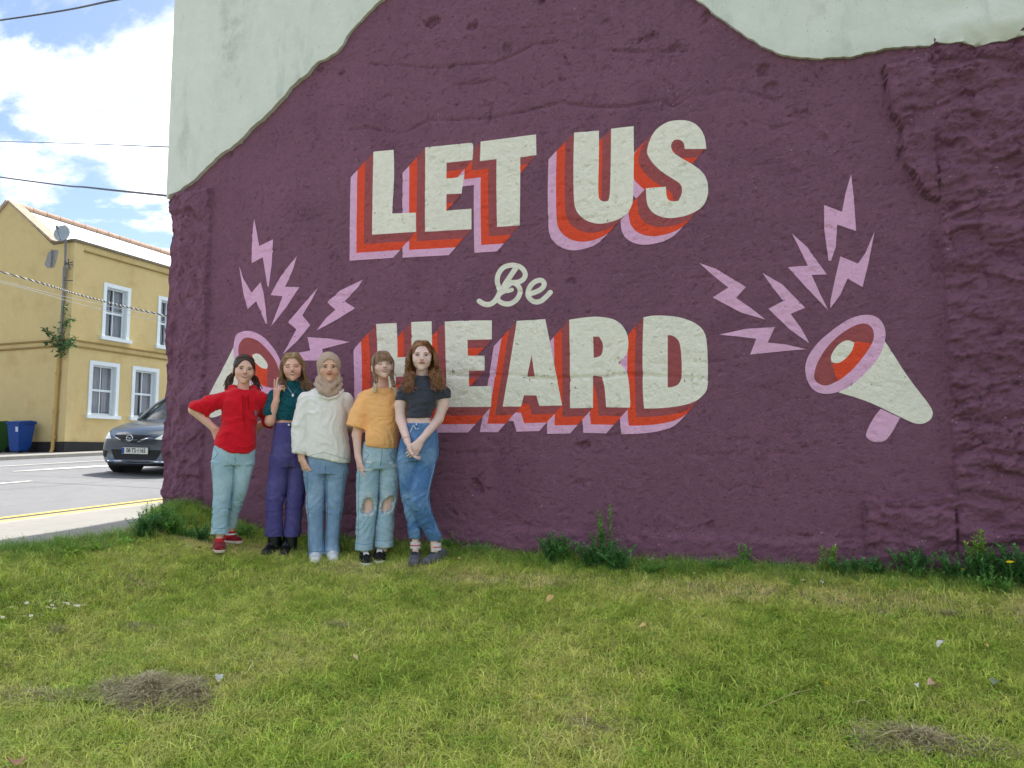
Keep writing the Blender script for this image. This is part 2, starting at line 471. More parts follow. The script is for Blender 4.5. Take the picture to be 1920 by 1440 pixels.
pv = m.noise(24, 6, 0.7, src=m.mapping((1, 1, 1.9)))
m.mix(m.math('MULTIPLY', m.rng(pv, .60, .68), m.noise(4.5, 4, .6, lo=.45, hi=.62)), lin(62, 42, 60), amount=0.6)
m.mix(m.rng(n2, .56, .70), lin(146, 102, 128), amount=0.22)
m.mix(m.noise(1.3, 5, .65, lo=.5, hi=.7), lin(112, 70, 92), amount=.4)
m.bump(n2, 0.9, 0.022).bump(m.rng(pv, .66, .56), 0.6, 0.012).bump(n1, 1.0, 0.012)
M_PURPLE = m.m
wall_me = mesh_np('wall', verts, tri, True)
wall_o = bpart('wall', wall_me, M_PURPLE)
wall_o['label'] = 'purple painted rubble and render, rough at both ends'

# ---- conforming paint / coat sheets
def cdt_sheet(faces2d, step, grid_keep=None):
    """faces2d: list of (tag, [(x,z)..]) -> verts, tris, set-of-tags per tri"""
    pts = []; fcs = []
    for tg, poly in faces2d:
        b = len(pts); n = 0
        poly = [tuple(p) for p in poly]
        out = []
        for i, p in enumerate(poly):
            q = poly[(i+1) % len(poly)]
            L = math.hypot(q[0]-p[0], q[1]-p[1]); k = max(1, int(L / 0.03))
            for j in range(k):
                out.append((p[0]+(q[0]-p[0])*j/k, p[1]+(q[1]-p[1])*j/k))
        pts += out; fcs.append(list(range(b, b+len(out))))
    allp = np.array(pts)
    x0, z0 = allp.min(0); x1, z1 = allp.max(0)
    ii = np.arange(math.ceil((x0-gx[0])/step), math.floor((x1-gx[0])/step)+1)
    jj = np.arange(math.ceil((z0-gz[0])/step), math.floor((z1-gz[0])/step)+1)
    PX, PZ = np.meshgrid(gx[0]+ii*step, gz[0]+jj*step); PX = PX.ravel(); PZ = PZ.ravel()
    keep = np.zeros(len(PX), bool)
    for tg, poly in faces2d: keep |= in_poly(PX, PZ, poly)
    if grid_keep is not None: keep &= grid_keep(PX, PZ)
    pts += list(zip(PX[keep].tolist(), PZ[keep].tolist()))
    r = delaunay_2d_cdt([Vector(p) for p in pts], [], fcs, 0, 1e-6, True)
    V = np.array([(v.x, v.y) for v in r[0]]); T = r[2]; O = r[5]
    return V, T, O
def paint_mat(name, rgb, chip=(96, 66, 88), wear=1.0):
    m = Mat(name, lin(*rgb), 0.7, 0.25)
    m.vary(1.4, 0.05).vary(22, 0.07)
    c = m.math('MULTIPLY', m.noise(17, 7, 0.72, src=m.mapping((1, 1, 2.0)), lo=0.625, hi=0.665), m.noise(1.9, 3, 0.5, lo=0.40, hi=0.60))
    m.mix(c, lin(*chip), amount=wear)
    m.bump(m.noise(14, 8, 0.68), 0.8, 0.022).bump(m.noise(55, 8, 0.65), 0.7, 0.010)
    return m.m
M_WHITE = paint_mat('cream_wall_paint', (246, 240, 222), (110, 100, 100))
M_PINK = paint_mat('pink_wall_paint', (236, 182, 214))
M_RED = paint_mat('red_wall_paint', (238, 82, 50), (130, 50, 50))
M_ROSE = paint_mat('rose_brown_wall_paint', (166, 84, 86), (110, 60, 70))
def cr(pts, s, ox, oy): return [(ox + a / s, oy + b / s) for a, b in pts]
def jag(poly, amp=0.0016, seed=0):
    """hand-painted edge: subdivide and wobble"""
    out = []
    for i, p in enumerate(poly):
        q = poly[(i+1) % len(poly)]; L = math.hypot(q[0]-p[0], q[1]-p[1]); k = max(1, int(L/0.02))
        for j in range(k): out.append((p[0]+(q[0]-p[0])*j/k, p[1]+(q[1]-p[1])*j/k))
    a = np.array(out)
    a[:, 0] += amp * fbm(a[:, 0]*25, a[:, 1]*25, 2, 301+seed); a[:, 1] += amp * fbm(a[:, 0]*25, a[:, 1]*25, 2, 302+seed)
    return [tuple(p) for p in a]
def smooth_poly(poly, it=2, keep=0.9):
    """Chaikin on blunt corners only, so curves turn smooth and sharp corners stay"""
    P = [Vector(p) for p in poly]
    for _ in range(it):
        o = []; n = len(P)
        for i in range(n):
            a, b, c = P[i-1], P[i], P[(i+1) % n]
            d1, d2 = (b-a), (c-b)
            if d1.length < 1e-9 or d2.length < 1e-9: continue
            if d1.normalized().dot(d2.normalized()) > 0.62 :
                o += [b - d1*0.25, b + d2*0.25]
            else: o.append(b)
        P = o
    return [(p.x, p.y) for p in P]
def sheet_objects(layers, off=0.0028, step=GS):
    """layers: list of (key, [polygons in px], [holes in px]) drawn in painter's order (later on top)
       -> {key: mesh arrays}; every triangle belongs to the topmost layer only"""
    faces = []; lay = []
    for li, (key, polys, holes) in enumerate(layers):
        for p in polys: faces.append((0, [tuple(q) for q in pw(p)])); lay.append((li, 1))
        for p in holes: faces.append((0, [tuple(q) for q in pw(p)])); lay.append((li, -1))
    V, T, O = cdt_sheet(faces, step)
    X3 = np.stack([V[:, 0], -(wall_h(V[:, 0], V[:, 1]) + off), V[:, 1]], 1)
    T = np.array([t[:3] for t in T]); cen = V[T].mean(1)
    top = np.full(len(T), -1)
    for li in range(len(layers)):
        hit = np.zeros(len(T), bool)
        for (tg, poly), (l2, sg) in zip(faces, lay):
            if l2 == li and sg > 0: hit |= in_poly(cen[:, 0], cen[:, 1], poly)
        for (tg, poly), (l2, sg) in zip(faces, lay):
            if l2 == li and sg < 0: hit &= ~in_poly(cen[:, 0], cen[:, 1], poly)
        top[hit] = li
    out = {layers[li][0]: T[top == li] for li in range(len(layers)) if (top == li).any()}
    res = {}
    for k, ts in out.items():
        u, inv = np.unique(ts, return_inverse=True)
        a = X3[u]; tri = inv.reshape(ts.shape)
        # orientation towards the street
        v0, v1, v2 = a[tri[:, 0]], a[tri[:, 1]], a[tri[:, 2]]
        s = (v1[:,0]-v0[:,0])*(v2[:,2]-v0[:,2]) - (v1[:,2]-v0[:,2])*(v2[:,0]-v0[:,0])
        tri[s < 0] = tri[s < 0][:, ::-1]
        res[k] = (a, tri)
    return res
def sweep(poly, d0, d1):
    """area covered by sliding poly from d0 to d1: the end copies plus one quad per edge"""
    out = []
    for (dx, dy) in (d0, d1): out.append([(x+dx, y+dy) for x, y in poly])
    n = len(poly)
    for i in range(n):
        (a, b), (c, d) = poly[i], poly[(i+1) % n]
        q = [(a+d0[0], b+d0[1]), (c+d0[0], d+d0[1]), (c+d1[0], d+d1[1]), (a+d1[0], b+d1[1])]
        ar = (q[1][0]-q[0][0])*(q[2][1]-q[0][1]) - (q[1][1]-q[0][1])*(q[2][0]-q[0][0])
        if abs(ar) > 2.0: out.append(q)
    return out
O1 = (4.5, 640, 200); O2 = (4.5, 1000, 200); O3 = (5.0526, 640, 560); O4 = (4.571, 960, 560)
LET = {
 'L': (cr([(272,380),(443,365),(450,560),(440,740),(432,903),(632,897),(632,1057),(262,1082),(268,560)], *O1), []),
 'E': (cr([(710,345),(1100,305),(1118,325),(1108,452),(890,475),(888,607),(975,603),(1038,572),(1018,735),(890,740),(888,880),(1100,862),(1100,1035),(708,1057)], *O1), []),
 'T': (cr([(1178,297),(1645,237),(1648,410),(1512,430),(1512,700),(1507,1003),(1315,1015),(1310,700),(1312,445),(1172,462)], *O1), []),
}
US = {
 'U': (cr([(345,220),(555,203),(555,420),(547,760),(565,790),(600,805),(632,795),(650,745),(655,420),(657,187),(847,165),(850,400),(845,780),(830,850),(780,920),(690,965),(570,993),(470,975),(400,930),(355,870),(342,780),(338,480)], *O2), []),
 'S': (cr([(1460,355),(1278,358),(1270,300),(1225,272),(1180,285),(1158,330),(1175,385),(1240,430),(1330,478),(1420,540),(1465,610),(1478,690),(1470,770),(1430,850),(1340,905),(1240,935),(1130,945),(1030,915),(975,860),(955,800),(952,690),(1118,676),(1125,760),(1140,790),(1175,803),(1225,795),(1250,750),(1258,690),(1240,650),(1180,610),(1080,550),(1000,470),(965,410),(957,375),(985,270),(1040,185),(1130,125),(1240,110),(1340,125),(1410,180),(1450,260)], *O2), []),
}
HEARD = {
 'H': (cr([(330,240),(523,230),(530,350),(530,555),(660,553),(665,330),(660,222),(855,213),(858,400),(865,700),(865,1020),(680,1025),(675,735),(515,738),(515,1025),(345,1028),(343,600)], *O3), []),
 'E': (cr([(980,218),(1140,207),(1425,205),(1425,385),(1195,390),(1197,540),(1358,540),(1358,680),(1205,685),(1212,832),(1425,828),(1420,1025),(1000,1028),(990,700)], *O3), []),
 'A': (cr([(40,190),(285,175),(330,400),(380,660),(430,915),(235,920),(210,830),(105,828),(75,925),(-79,925),(-40,700)], *O4), [cr([(168,485),(195,665),(130,668)], *O4)]),
 'R': (cr([(490,180),(690,150),(850,165),(930,210),(975,270),(997,340),(998,430),(975,490),(910,548),(970,600),(1000,680),(1017,920),(1005,935),(808,930),(795,760),(770,670),(695,657),(695,935),(498,940),(497,560)], *O4), [cr([(695,325),(745,325),(775,370),(782,420),(770,480),(740,500),(700,507)], *O4)]),
 'D': (cr([(1128,160),(1210,143),(1370,147),(1500,175),(1600,225),(1655,290),(1673,380),(1680,600),(1680,770),(1640,830),(1570,885),(1450,920),(1280,940),(1133,942),(1120,800),(1118,400)], *O4), [cr([(1335,315),(1370,312),(1420,345),(1445,400),(1455,550),(1455,670),(1435,730),(1390,755),(1335,762)], *O4)]),
}
BAND_NAMES = {1: ('rose_band', M_ROSE), 2: ('red_band', M_RED), 3: ('pink_band', M_PINK)}
def jpx(poly): return smooth_poly(poly)
def pieces(a, t):
    par = np.arange(len(a))
    def find(i):
        while par[i] != i: par[i] = par[par[i]]; i = par[i]
        return i
    for f in t.tolist():
        r = find(f[0])
        for v in f[1:]:
            q = find(v)
            if q != r: par[q] = r
    root = np.array([find(i) for i in t[:, 0].tolist()])
    for r in np.unique(root):
        tt = t[root == r]
        if len(tt) < 12: continue
        u, inv = np.unique(tt, return_inverse=True); yield a[u], inv.reshape(tt.shape)
def word(letters, off, steps):
    layers = []
    for k in reversed(list(letters)):           # right-hand letters lie behind
        face, holes = letters[k]; f = jpx(face)
        for b in (3, 2, 1):
            d = (off[0]*steps[b-1], off[1]*steps[b-1])
            layers.append(((k, b), sweep(f, (0, 0), d), []))
    for k, (face, holes) in letters.items():
        f = jpx(face)
        layers.append(((k, 0), [f], [jpx(h) for h in holes]))
        # what shows through a letter's counters: its own bands
    res = sheet_objects(layers)
    # counters: give them their band colour
    roots = {}
    for k in letters:
        if (k, 0) not in res: continue
        a, t = res[(k, 0)]
        lo = bpart('letter', mesh_np('letter', a, t, True), M_WHITE)
        lo['label'] = 'cream painted letter %s with rose, red and pink bands behind it' % k
        for b in (1, 2, 3):
            if (k, b) in res:
                for a, t in pieces(*res[(k, b)]):
                    bpart(BAND_NAMES[b][0], mesh_np(BAND_NAMES[b][0], a, t, True), BAND_NAMES[b][1], lo)
        roots[k] = lo
    return roots
# sheet_objects removes counters from the face layer; sweeps below them fill in as in the mural
word(LET, (-42.5, 48.5), (0.36, 0.70, 1.0))
word(US, (-48, 50), (0.34, 0.68, 1.0))
# the sweep of a letter with a counter must leave what the counter's own sweep leaves: A, R, D are filled bands here
word(HEARD, (-43, 48), (0.33, 0.67, 1.0))

def stroke(pts, w):
    """a brush stroke as quads and round joints (pixels)"""
    P = [Vector(p) for p in pts]
    # smooth the centre line
    for _ in range(2):
        o = [P[0]]
        for a, b in zip(P[:-1], P[1:]): o += [a.lerp(b, .25), a.lerp(b, .75)]
        o.append(P[-1]); P = o
    out = []
    Lft, Rgt = [], []
    for i, p in enumerate(P):
        t = (P[min(i+1, len(P)-1)] - P[max(i-1, 0)]).normalized(); n = Vector((-t.y, t.x)) * w/2
        Lft.append(p+n); Rgt.append(p-n)
    for i in range(len(P)-1):
        out.append([tuple(Lft[i]), tuple(Lft[i+1]), tuple(Rgt[i+1]), tuple(Rgt[i])])
    for p in (P[0], P[-1], *P[2:-2:3]):
        out.append([(p.x + w/2*math.cos(a*math.pi/6), p.y + w/2*math.sin(a*math.pi/6)) for a in range(12)])
    return out
OB = (7.385, 840, 470)
bpaths = [([(432,700),(495,742),(570,750),(640,712),(690,640),(722,560),(800,450),(880,330),(940,245)], 9.8),
          ([(722,560),(690,480),(680,400),(700,310),(760,235),(840,205),(920,200),(1000,222),(1055,275),(1078,335),(1050,395),(990,435),(920,440),(860,440)], 9.4),
          ([(880,440),(950,460),(998,520),(1000,590),(960,670),(890,725),(820,742),(750,728),(705,695)], 9.4),
          ([(740,590),(770,555),(830,562),(885,540)], 7.6), ([(770,570),(820,500),(870,455),(900,445)], 8.2)]
epaths = [([(1110,600),(1200,580),(1290,540),(1338,480),(1325,425),(1270,405),(1190,435),(1125,510),(1100,600),(1130,670),(1205,716),(1290,700),(1360,640),(1418,578)], 9.6)]
lay = []
for key, paths in (('B', bpaths), ('e', epaths)):
    pp = []
    for pts, w in paths: pp += stroke(cr(pts, *OB), w)
    lay.append((key, pp, []))
rs = sheet_objects(lay)
for k, (a, t) in rs.items():
    o = bpart('script_letter', mesh_np('script_letter', a, t, True), M_WHITE)
    o['label'] = 'cream brush-script letter %s' % k
OL = (3.79, 400, 380); OR_ = (2.571, 1280, 300)
bolts = [
 (cr([(293,115),(310,200),(330,310),(428,262),(418,440),(395,600),(385,590),(355,390),(275,430),(280,220)], *OL), 'pink lightning bolt standing tallest over the left megaphone'),
 (cr([(185,450),(215,540),(272,640),(338,565),(360,650),(382,862),(370,855),(305,700),(243,757),(215,650)], *OL), 'pink lightning bolt at the far left of the mural'),
 (cr([(597,380),(570,470),(512,598),(612,600),(520,740),(410,878),(455,760),(492,665),(408,657),(480,520)], *OL), 'pink lightning bolt leaning right above the left megaphone'),
 (cr([(743,605),(700,690),(632,800),(688,870),(600,980),(492,1078),(540,990),(590,900),(530,850),(620,745)], *OL), 'slim pink lightning bolt above the blonde woman'),
 (cr([(1062,548),(1030,600),(930,700),(1008,750),(880,830),(733,908),(800,820),(868,760),(808,708),(900,625)], *OL), 'pink lightning bolt nearest the letters on the left side'),
 (cr([(668,955),(820,965),(972,990),(772,1040),(790,1120),(640,1122),(495,1095),(560,1075),(688,1050)], *OL), 'flat pink lightning bolt behind the headscarf'),
 (cr([(812,68),(825,180),(836,343),(745,312),(738,420),(715,487),(703,485),(683,340),(681,217),(768,250),(785,160)], *OR_), 'pink lightning bolt standing tallest over the right megaphone'),
 (cr([(527,355),(600,420),(695,552),(622,555),(660,640),(702,725),(600,620),(507,517),(603,510),(560,420)], *OR_), 'pink lightning bolt leaning left above the right megaphone'),
 (cr([(925,345),(895,500),(867,613),(795,572),(760,650),(712,715),(712,680),(735,570),(760,465),(845,500),(880,450)], *OR_), 'pink lightning bolt leaning right above the right megaphone'),
 (cr([(82,498),(160,525),(305,612),(258,665),(330,715),(400,770),(280,735),(145,663),(220,615),(150,560)], *OR_), 'pink lightning bolt nearest the letters on the right side, the upper one'),
 (cr([(385,545),(480,600),(590,713),(520,742),(570,810),(612,885),(520,820),(413,718),(485,680),(430,610)], *OR_), 'long pink lightning bolt pointing at the right megaphone rim'),
 (cr([(175,842),(300,815),(445,805),(410,880),(500,890),(595,912),(480,922),(325,938),(355,862),(260,850)], *OR_), 'flat pink lightning bolt left of the right megaphone'),
]
for poly, lab in bolts:
    r = sheet_objects([(0, [poly], [])])
    a, t = r[0]
    bpart('lightning_bolt', mesh_np('lightning_bolt', a, t, True), M_PINK)['label'] = lab
def megaphone(parts, lab):
    r = sheet_objects([(k, [smooth_poly(p, 2)], []) for k, p, m in parts])
    root = None
    for k, p, m in parts:
        if k not in r: continue
        a, t = r[k]
        o = bpart(k, mesh_np(k, a, t, True), m, root)
        if root is None: root = o; o.name = 'painted_megaphone'; o['label'] = lab
megaphone([('cone', cr([(975,875),(1000,910),(1080,1040),(1190,1180),(1208,1215),(1200,1250),(1160,1273),(1120,1272),(1060,1245),(900,1165),(750,1120),(850,1060),(930,950)], *OR_), M_WHITE),
           ('handle', cr([(955,1200),(1048,1243),(1000,1330),(970,1358),(930,1362),(890,1345),(880,1320),(920,1240)], *OR_), M_PINK),
           ('rim', cr([(880,742),(940,755),(975,800),(980,860),(950,950),(880,1030),(790,1105),(700,1133),(630,1115),(592,1050),(590,970),(640,890),(720,820),(800,765)], *OR_), M_PINK),
           ('bell', cr([(870,783),(910,800),(925,840),(915,885),(860,965),(800,1030),(740,1070),(690,1092),(645,1075),(630,1040),(650,970),(710,880),(800,810)], *OR_), M_ROSE),
           ('bell_light', cr([(828,873),(913,885),(860,965),(800,1030),(745,1068),(722,985),(780,960),(820,915)], *OR_), M_RED),
           ('horn_core', cr([(800,867),(828,880),(820,915),(790,955),(750,982),(718,975),(712,945),(740,900),(770,875)], *OR_), M_WHITE)],
          'painted cream megaphone on the right with pink rim, rose and red bell')
OG = (6.0, 340, 620)
megaphone([('cone', cr([(585,190),(470,430),(320,710),(262,850),(262,930),(310,975),(380,980),(600,880),(850,740),(700,400)], *OG), M_WHITE),
           ('rim', cr([(620,40),(690,5),(780,0),(880,40),(980,120),(1080,260),(1130,380),(1132,520),(1100,650),(1020,725),(900,690),(800,600),(650,460),(590,320),(586,180),(600,90)], *OG), M_PINK),
           ('bell', cr([(650,150),(690,90),(750,72),(850,100),(960,200),(1060,330),(1105,460),(1110,560),(1060,650),(980,640),(860,590),(740,480),(650,330),(640,220)], *OG), M_ROSE),
           ('bell_light', cr([(650,300),(790,262),(820,330),(870,400),(970,435),(965,640),(860,590),(740,480),(655,340)], *OG), M_RED),
           ('horn_core', cr([(800,270),(850,252),(900,280),(960,350),(975,400),(960,430),(910,425),(850,380),(805,320)], *OG), M_WHITE)],
          'painted cream megaphone on the left, partly behind the red hoodie')

# ---- pale green render coat over the rubble, a few centimetres proud
pm = Mat('pale_green_render', lin(222, 225, 212), 0.85, 0.2)
pm.vary(0.6, 0.05).vary(9, 0.04)
pm.mix(pm.math('MULTIPLY', pm.noise(1.1, 6, 0.62, src=pm.mapping((1.6, 1, 0.35)), lo=0.46, hi=0.72), pm.noise(7, 6, .7, lo=.35, hi=.75)), lin(140, 146, 138), amount=0.55)
pm.mix(pm.noise(2.3, 7, 0.7, lo=0.60, hi=0.78), lin(176, 158, 138), amount=0.40)
pm.mix(pm.noise(60, 2, 0.5, lo=0.72, hi=0.74), lin(110, 115, 105), amount=0.5)
pm.mix(pm.noise(1.6, 8, .74, src=pm.mapping((2.0, 1, .6)), lo=.52, hi=.72), lin(172, 182, 172), amount=.5)
pm.bump(pm.noise(18, 7, 0.62), 0.4, 0.014)
M_PALE = pm.m
def render_coat():
    line = [tuple(p) for p in jag([tuple(p) for p in pale_line[1:]], 0.012, 4)]
    # jag closes the ring: drop the closing stretch
    pl = [tuple(p) for p in pale_line]
    fine = []
    for a, b in zip(pl[:-1], pl[1:]):
        k = max(1, int(math.hypot(b[0]-a[0], b[1]-a[1]) / 0.015))
        for j in range(k): fine.append((a[0]+(b[0]-a[0])*j/k, a[1]+(b[1]-a[1])*j/k))
    fine.append(pl[-1]); f = np.array(fine)
    f[:, 1] += 0.016*fbm(f[:, 0]*14, f[:, 1]*14, 4, 411, 0.6) + 0.02*fbm(f[:, 0]*3, f[:, 1]*3, 2, 412)
    fine = [tuple(p) for p in f]
    xL = fine[0][0]; TOP = 9.6
    ring = fine + [(8.0, fine[-1][1]), (8.0, TOP), (xL + 0.02, TOP)]
    V, T, O = cdt_sheet([(0, ring)], 0.048)
    # boundary points need a coarse limit on the closing edges: fine as it is
    x, z = V[:, 0], V[:, 1]
    d = np.full(len(x), 9.0); near = z < 6; d[near] = seg_dist(x[near], z[near], np.array(fine[::2]))
    th = 0.040 + 0.004*sstep(d, 0.0, 0.02) + 0.012*fbm(x*0.6, z*0.6, 3, 421)*sstep(d, 0, .2) + 0.003*fbm(x*6, z*6, 3, 422)
    mx_ = lambda a, b: np.max([wall_h(a+i*.04, b+j*.04) for i in (-1, 0, 1) for j in (-1, 0, 1)], 0)
    base_s = np.mean([mx_(x+i*.07, z+j*.05) for i in (-1, 0, 1) for j in (-1, 0, 1)], 0)
    base = wall_h(x, z); base = base*(1-sstep(d, .01, .10)) + np.maximum(base_s, base + .004)*sstep(d, .01, .10)
    hh = np.maximum(th, np.where(d < 0.40, base*1.0 + 0.012 + .014*sstep(d, .02, .08), 0))
    X3 = np.stack([x, -hh, z], 1)
    cen = V[np.array([t[:3] for t in T])].mean(1); ok = in_poly(cen[:, 0], cen[:, 1], ring)
    tris = [t for t, o in zip(T, ok) if o]
    tris = [t if (V[t[1]][0]-V[t[0]][0])*(V[t[2]][1]-V[t[0]][1]) - (V[t[1]][1]-V[t[0]][1])*(V[t[2]][0]-V[t[0]][0]) > 0 else t[::-1] for t in tris]
    # broken lower edge: a skirt back to the rubble
    from collections import Counter
    ec = Counter()
    for t in tris:
        for i in range(3): ec[tuple(sorted((t[i], t[(i+1)%3])))] += 1
    verts = [tuple(p) for p in X3]; faces = [tuple(t) for t in tris]; back = {}
    for t in tris:
        for i in range(3):
            a, b = t[i], t[(i+1)%3]
            if ec[tuple(sorted((a, b)))] == 1:
                for v in (a, b):
                    if v not in back: back[v] = len(verts); verts.append((X3[v][0], 0.06, X3[v][2]))
                faces.append((b, a, back[a], back[b]))
    me = bpy.data.meshes.new('render_coat'); me.from_pydata(verts, [], faces); me.update()
    for p in me.polygons: p.use_smooth = len(p.vertices) == 3
    try: me.set_sharp_from_angle(angle=math.radians(50))
    except Exception: pass
    return bpart('render_coat', me, M_PALE)
coat = render_coat()
coat['label'] = 'pale green weathered render covering the upper gable'
# body of the building behind the gable, the side wall on the pavement and the part right of the picture
mb = MB()
mb.box(-5.50, 8.0, 0.13, 9.0, -0.9, 9.6)
body = mb.build('side_walls', M_PALE, building); body.location = -BO
mb = MB(); mb.box(1.66, 8.0, -0.03, 0.06, -0.9, 3.75)
o = mb.build('plain_wall', M_PURPLE, building); o.location = -BO
mb = MB(); mb.prism([(-5.75, 9.6), (8.2, 9.6), (8.2, 9.7), (-5.75, 9.7)], 'y', -0.12, 9.2)
o = mb.build('roof', simple('grey_slate', (92, 94, 98), 0.6), building); o.location = -BO
# corner return of the rough purple base
xs = np.linspace(0.0, 0.30, 12); zs = np.arange(-0.34, pw([(322,372)])[0][1], 0.03)
YY, ZZ = np.meshgrid(xs, zs)
edge_x = np.interp(ZZ, _ed[_o, 1], _ed[_o, 0]) - 0.030*fbm(ZZ*3.3, ZZ*0+4, 5, 201, .65)
XX = edge_x + 0.10*sstep(YY, 0.1, .3) + 0.025*fbm(YY*9, ZZ*7, 4, 203, .6)*sstep(YY, 0, .04)
Y0 = -wall_h(np.full(ZZ.shape, -5.615), ZZ)
V = np.stack([XX.ravel(), (YY + Y0*(1-YY/0.3)).ravel(), ZZ.ravel()], 1)
ii = np.arange(V.shape[0]).reshape(ZZ.shape)
F = np.stack([ii[:-1,1:].ravel(), ii[:-1,:-1].ravel(), ii[1:,:-1].ravel(), ii[1:,1:].ravel()], 1)
bpart('corner_rubble', mesh_np('corner_rubble', V, F, True), M_PURPLE)
# ================================================================== ground, road, pavements
def z_road(x, y):
    t = np.clip((-np.asarray(x, float) - 7.7) / 14, 0, 1)
    return 0.04*np.clip(y, -40, 70) + 0.012*np.clip(-np.asarray(x, float) - 7.7, 0, 14) + 0.2*np.sin(math.pi*t)
KX = -17.80
def z_near(x, y): return 0.04*np.clip(y, -40, 70) + 0.022 + 0.08*np.clip((np.asarray(x, float)+7.7)/2.4, 0, 1)
def z_far(x, y): return z_road(KX, y) + 0.085 + 0.004*(KX - x)
def edge_x_lawn(y):
    return np.interp(y, [-12, -1.7, -0.83, -0.35, 0.1], [-5.5, -5.30, -5.08, -5.3, -5.7])
def z_lawn(x, y):
    x = np.asarray(x, float); y = np.asarray(y, float)
    base = 0.13*y - 0.03 + 0.05*sstep(-x, 1.5, 4.0)*sstep(y, -1.5, 0)
    base = base + 0.018*fbm(x*0.9, y*0.9, 3, 501) + 0.010*fbm(x*3.5, y*3.5, 3, 502)
    eb = edge_x_lawn(y)
    t = sstep(x - eb, 0.0, 1.9)
    top = z_near(x, y) + 0.012
    base = top*(1-t) + base*t
    return base + 0.16*np.exp(-((x+5.1)/0.45)**2 - ((y+0.10)/0.30)**2)
def grid_sheet(name, xs, ys, zf, mat, kind='structure', parent=None):
    X, Y = np.meshgrid(xs, ys); Z = zf(X, Y)
    V = np.stack([X.ravel(), Y.ravel(), Z.ravel()], 1)
    i = np.arange(V.shape[0]).reshape(X.shape)
    F = np.stack([i[:-1,:-1].ravel(), i[:-1,1:].ravel(), i[1:,1:].ravel(), i[1:,:-1].ravel()], 1)
    o = link(name, mesh_np(name, V, F, True), parent, mat)
    if kind: o['kind'] = kind
    return o
ms = Mat('asphalt', (0.185, 0.188, 0.196), 0.85, 0.25)
ms.vary(0.5, 0.10).vary(6, 0.08)
ms.mix(ms.noise(90, 3, 0.7, lo=0.5, hi=0.68), (0.31, 0.31, 0.315), amount=0.55)
ms.mix(ms.noise(0.9, 5, 0.6, src=ms.mapping((2.4, 0.12, 1)), lo=.5, hi=.75), (0.08, 0.08, 0.085), amount=0.4)
ms.bump(ms.noise(120, 3, 0.7), 0.5, 0.008)
M_ASPH = ms.m
mc = Mat('pavement_concrete', (0.27, 0.26, 0.24), 0.85, 0.25)
mc.vary(0.8, 0.08).vary(9, 0.07)
mc.mix(mc.noise(1.2, 6, 0.65, src=mc.mapping((0.5, 2.0, 1)), lo=.5, hi=.75), (0.20, 0.19, 0.17), amount=0.5)
mc.mix(mc.noise(70, 3, 0.6, lo=.6, hi=.7), (0.15, 0.145, 0.13), amount=0.4)
mc.bump(mc.noise(60, 5, 0.6), 0.3, 0.006)
M_CONC = mc.m
M_KERB = simple('kerb_stone', (150, 146, 138), 0.8, var=0.15, vs=5)
def line_mat(name, rgb):
    m = Mat(name, lin(*rgb), 0.7, 0.3); m.vary(5, 0.08)
    m.mix(m.noise(18, 6, 0.7, lo=0.58, hi=0.70), (0.13, 0.13, 0.13), amount=0.6)
    return m.m
M_YEL = line_mat('yellow_road_paint', (206, 176, 100)); M_WHT = line_mat('white_road_paint', (206, 206, 200))
ml = Mat('lawn_soil', (0.11, 0.125, 0.045), 0.95, 0.1)
ml.mix(ml.noise(2.2, 5, 0.6, lo=.45, hi=.7), (0.14, 0.12, 0.055), amount=0.7)
ml.vary(30, 0.3)
ml.bump(ml.noise(40, 6, 0.7), 0.8, 0.02)
M_LAWN = ml.m
mt = Mat('far_ground', (0.10, 0.12, 0.05), 0.95, 0.1); mt.vary(0.05, 0.2)
grid_sheet('ground', np.linspace(-500, 500, 41), np.linspace(-500, 500, 41), lambda x, y: np.where(y > 0, 0.04*np.clip(y, 0, 70), 0) - 1.45, mt.m)
ysr = np.concatenate([np.linspace(-40, -4, 25), np.linspace(-3.5, 20, 60), np.linspace(21, 110, 45)])
grid_sheet('road', np.linspace(-18.2, -7.66, 45), ysr, z_road, M_ASPH)
pav = grid_sheet('pavement', np.concatenate([[-7.70], np.linspace(-7.55, -4.9, 12)]), ysr, z_near, M_CONC)
for v in pav.data.vertices:
    if v.co.x > -7.6: v.co.x = -7.55 + (v.co.x + 7.55) / 2.65 * (float(edge_x_lawn(v.co.y)) + 0.10 + 7.55)
grid_sheet('far_pavement', np.array([-40, -30, -24, -21, -19.5, -18.6, KX]), ysr, z_far, M_CONC)
def kerb(name, x0, x1, zf_top, zf_bot, up):
    V = []; 
    for y in ysr:
        zt = float(zf_top(x0, y)) + up; zb = float(zf_bot(x0, y)) - 0.1
        V += [(x0, y, zt), (x1, y, zt), (x1, y, zb), (x0, y, zb)]
    F = []
    for i in range(len(ysr)-1):
        for k in range(4): F.append((i*4+k, i*4+(k+1)%4, (i+1)*4+(k+1)%4, (i+1)*4+k))
    o = link(name, mesh_np(name, V, F), None, M_KERB); o['kind'] = 'structure'
    bm = bmesh.new(); bm.from_mesh(o.data); bmesh.ops.recalc_face_normals(bm, faces=bm.faces); bm.to_mesh(o.data); bm.free()
kerb('kerb', -7.72, -7.58, z_near, z_road, 0.004)
kerb('far_kerb', KX, KX+0.14, z_far, z_road, 0.004)
